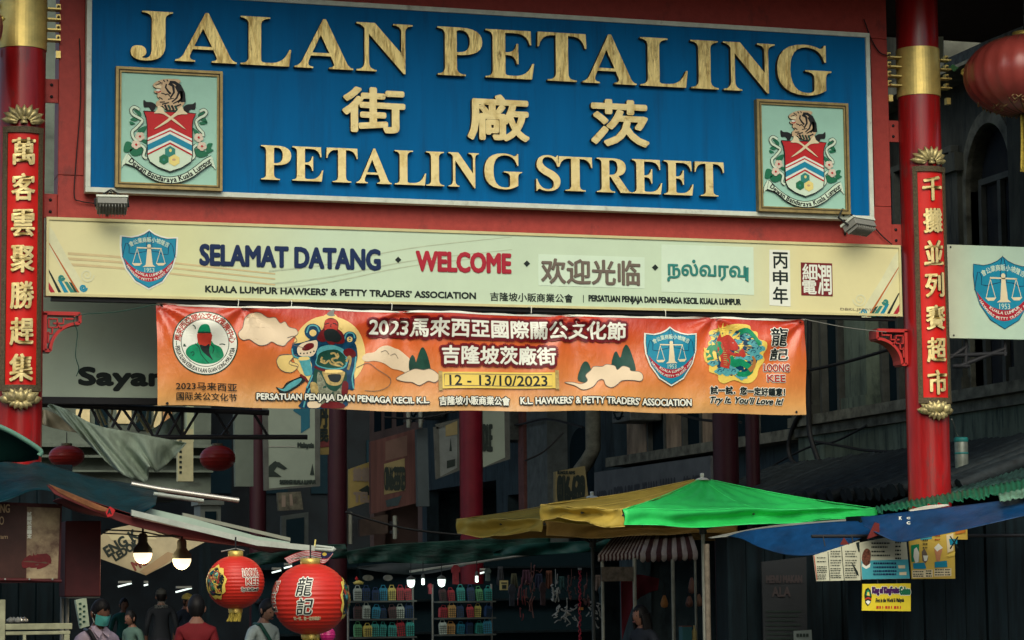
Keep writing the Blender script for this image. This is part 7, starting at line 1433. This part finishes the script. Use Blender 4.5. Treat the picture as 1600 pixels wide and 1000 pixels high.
for k, (px, py, w_, h, col, lab) in enumerate(((712, 898, 14, 30, (.20, .02, .025), 'dark red shirt hanging right of the curved tube light'), (672, 920, 7, 16, (.16, .02, .025), 'small red shirt hanging between the two purse racks'), (762, 898, 10, 20, (.05, .07, .06), 'grey shirt hanging at the right end of the right purse rack'), (800, 930, 12, 34, (.03, .035, .045), 'dark shirt hanging left of the brown bead bunch'), (848, 928, 11, 36, (.05, .03, .03), 'brown shirt hanging right of the brown bead bunch'), (940, 930, 9, 30, (.02, .045, .05), 'dark teal shirt hanging just left of the cart post'), (575, 903, 16, 9, (.16, .17, .13), 'folded pale goods on top of the left purse rack'), (606, 903, 14, 9, (.19, .20, .17), 'folded grey goods at the right end on top of the left purse rack'))):
    pl = G(5.9); c = pl.px(px, py); k_ = mpp(5.9); W_, H_ = w_*k_/2, h*k_/2; m_ = MB()
    P = [(c[0]-W_*.35, c[1]+H_), (c[0]+W_*.35, c[1]+H_), (c[0]+W_, c[1]+H_*.65), (c[0]+W_*.9, c[1]+H_*.2), (c[0]+W_*.62, c[1]+H_*.35), (c[0]+W_*.65, c[1]-H_), (c[0]-W_*.65, c[1]-H_*.95), (c[0]-W_*.62, c[1]+H_*.35), (c[0]-W_*.9, c[1]+H_*.2), (c[0]-W_, c[1]+H_*.65)] if h > 12 else ell(c[0], c[1], W_, H_, 16)
    m_.flat(pl, P, .02, mat('garment_%d' % k, col, .8, var=.4, scale=14, bump=.4, bscale=20), .04); tag(m_.build('hanging_shirt' if h > 12 else 'folded_goods'), lab, 'shirt' if h > 12 else 'clothes')
m_ = MB(); c = at(560, 913, 5.9); m_.lathe([(0, 0), (.05, .0), (.06, .02), (.02, .04), (0, .045)], c, mat('yellow_toy', (.5, .42, .1), .5), 12); m_.lathe([(0, .02), (.02, .04), (0, .07)], c+Vector((-.02, 0, .02)), M_red3, 8); tag(m_.build('toy'), 'little yellow toy with a red top on the left purse rack', 'toy')
# wall units, pipes and cables on the right row
for px, py, lab in ((1000, 660, 'dim wall unit above the grey lettered fascia board'), (812, 690, 'dim wall unit left of the arched opening'), (672, 655, 'dim wall unit high on the dark shop house above the slate board')):
    u, v = RP.px(px, py); t = thing('air_conditioner', RP.P(u, v, .1), lab, 'appliance'); m_ = MB(); m_.pbox(RP, u-.4, u+.4, v, v+.55, -.2, .3, mat('dim_unit', (.10, .12, .11), .6, var=.4, scale=8)); m_.build('body', t, bevel=.02)
    m_ = MB(); P = [RP.P(u+.23*math.cos(a)-.08, v+.28+.23*math.sin(a), .31) for a in [6.283*k/20 for k in range(21)]]; m_.tube(P, .015, M_void, 5); [m_.tube([RP.P(u-.3, v+.08+k*.08, .305), RP.P(u+.15, v+.08+k*.08, .305)], .008, M_void, 4) for k in range(6)]; m_.build('fan_grille', t)
for L, lab in (([(1000, 640), (1040, 634), (1110, 655), (1180, 660)], 'dark cable bundle sagging along the pale shutters'), ([(770, 650), (820, 664), (870, 655), (930, 668)], 'dark cable sagging above the arched opening'), ([(1200, 560), (1260, 580), (1330, 570), (1420, 545)], 'dark cable crossing the pilaster of the near shop house')):
    cable('wall_cable', [RP.P(px_u(x, y), kz(x, y), .2) for x, y in L], .02, lab)
rq = random.Random(31)
names = ('charcoal', 'dim olive', 'plum', 'dull navy', 'rust', 'dim teal', 'grey brown')
cols = ((.03, .035, .04), (.05, .055, .03), (.05, .02, .035), (.015, .025, .06), (.09, .035, .02), (.015, .06, .06), (.07, .055, .045))
for k, px in enumerate((782, 803, 822, 842, 858, 878, 935)):
    pl = G(7.2); c = pl.px(px, 905+rq.uniform(-6, 6)); k_ = mpp(7.2); W_ = rq.uniform(5, 8)*k_; H_ = rq.uniform(10, 19)*k_; m_ = MB()
    def fn(u, v, c=c, W_=W_, H_=H_, k=k): return (c[0]+(u-.5)*2*W_*(.75+.3*v), 7.2+.03*math.sin(u*15+k+v*2)*v, c[1]+H_*(1-2*v)-.015*math.sin(u*9+k)*v)
    m_.sheet(fn, 16, 8, mat('scarf_%d' % k, cols[k], .85, var=.5, scale=12)); tag(m_.build('scarf', solid=.004), names[k]+' scarf hanging in the row behind the bead and coral necklaces', 'scarf', 'scarves hanging behind the necklaces')
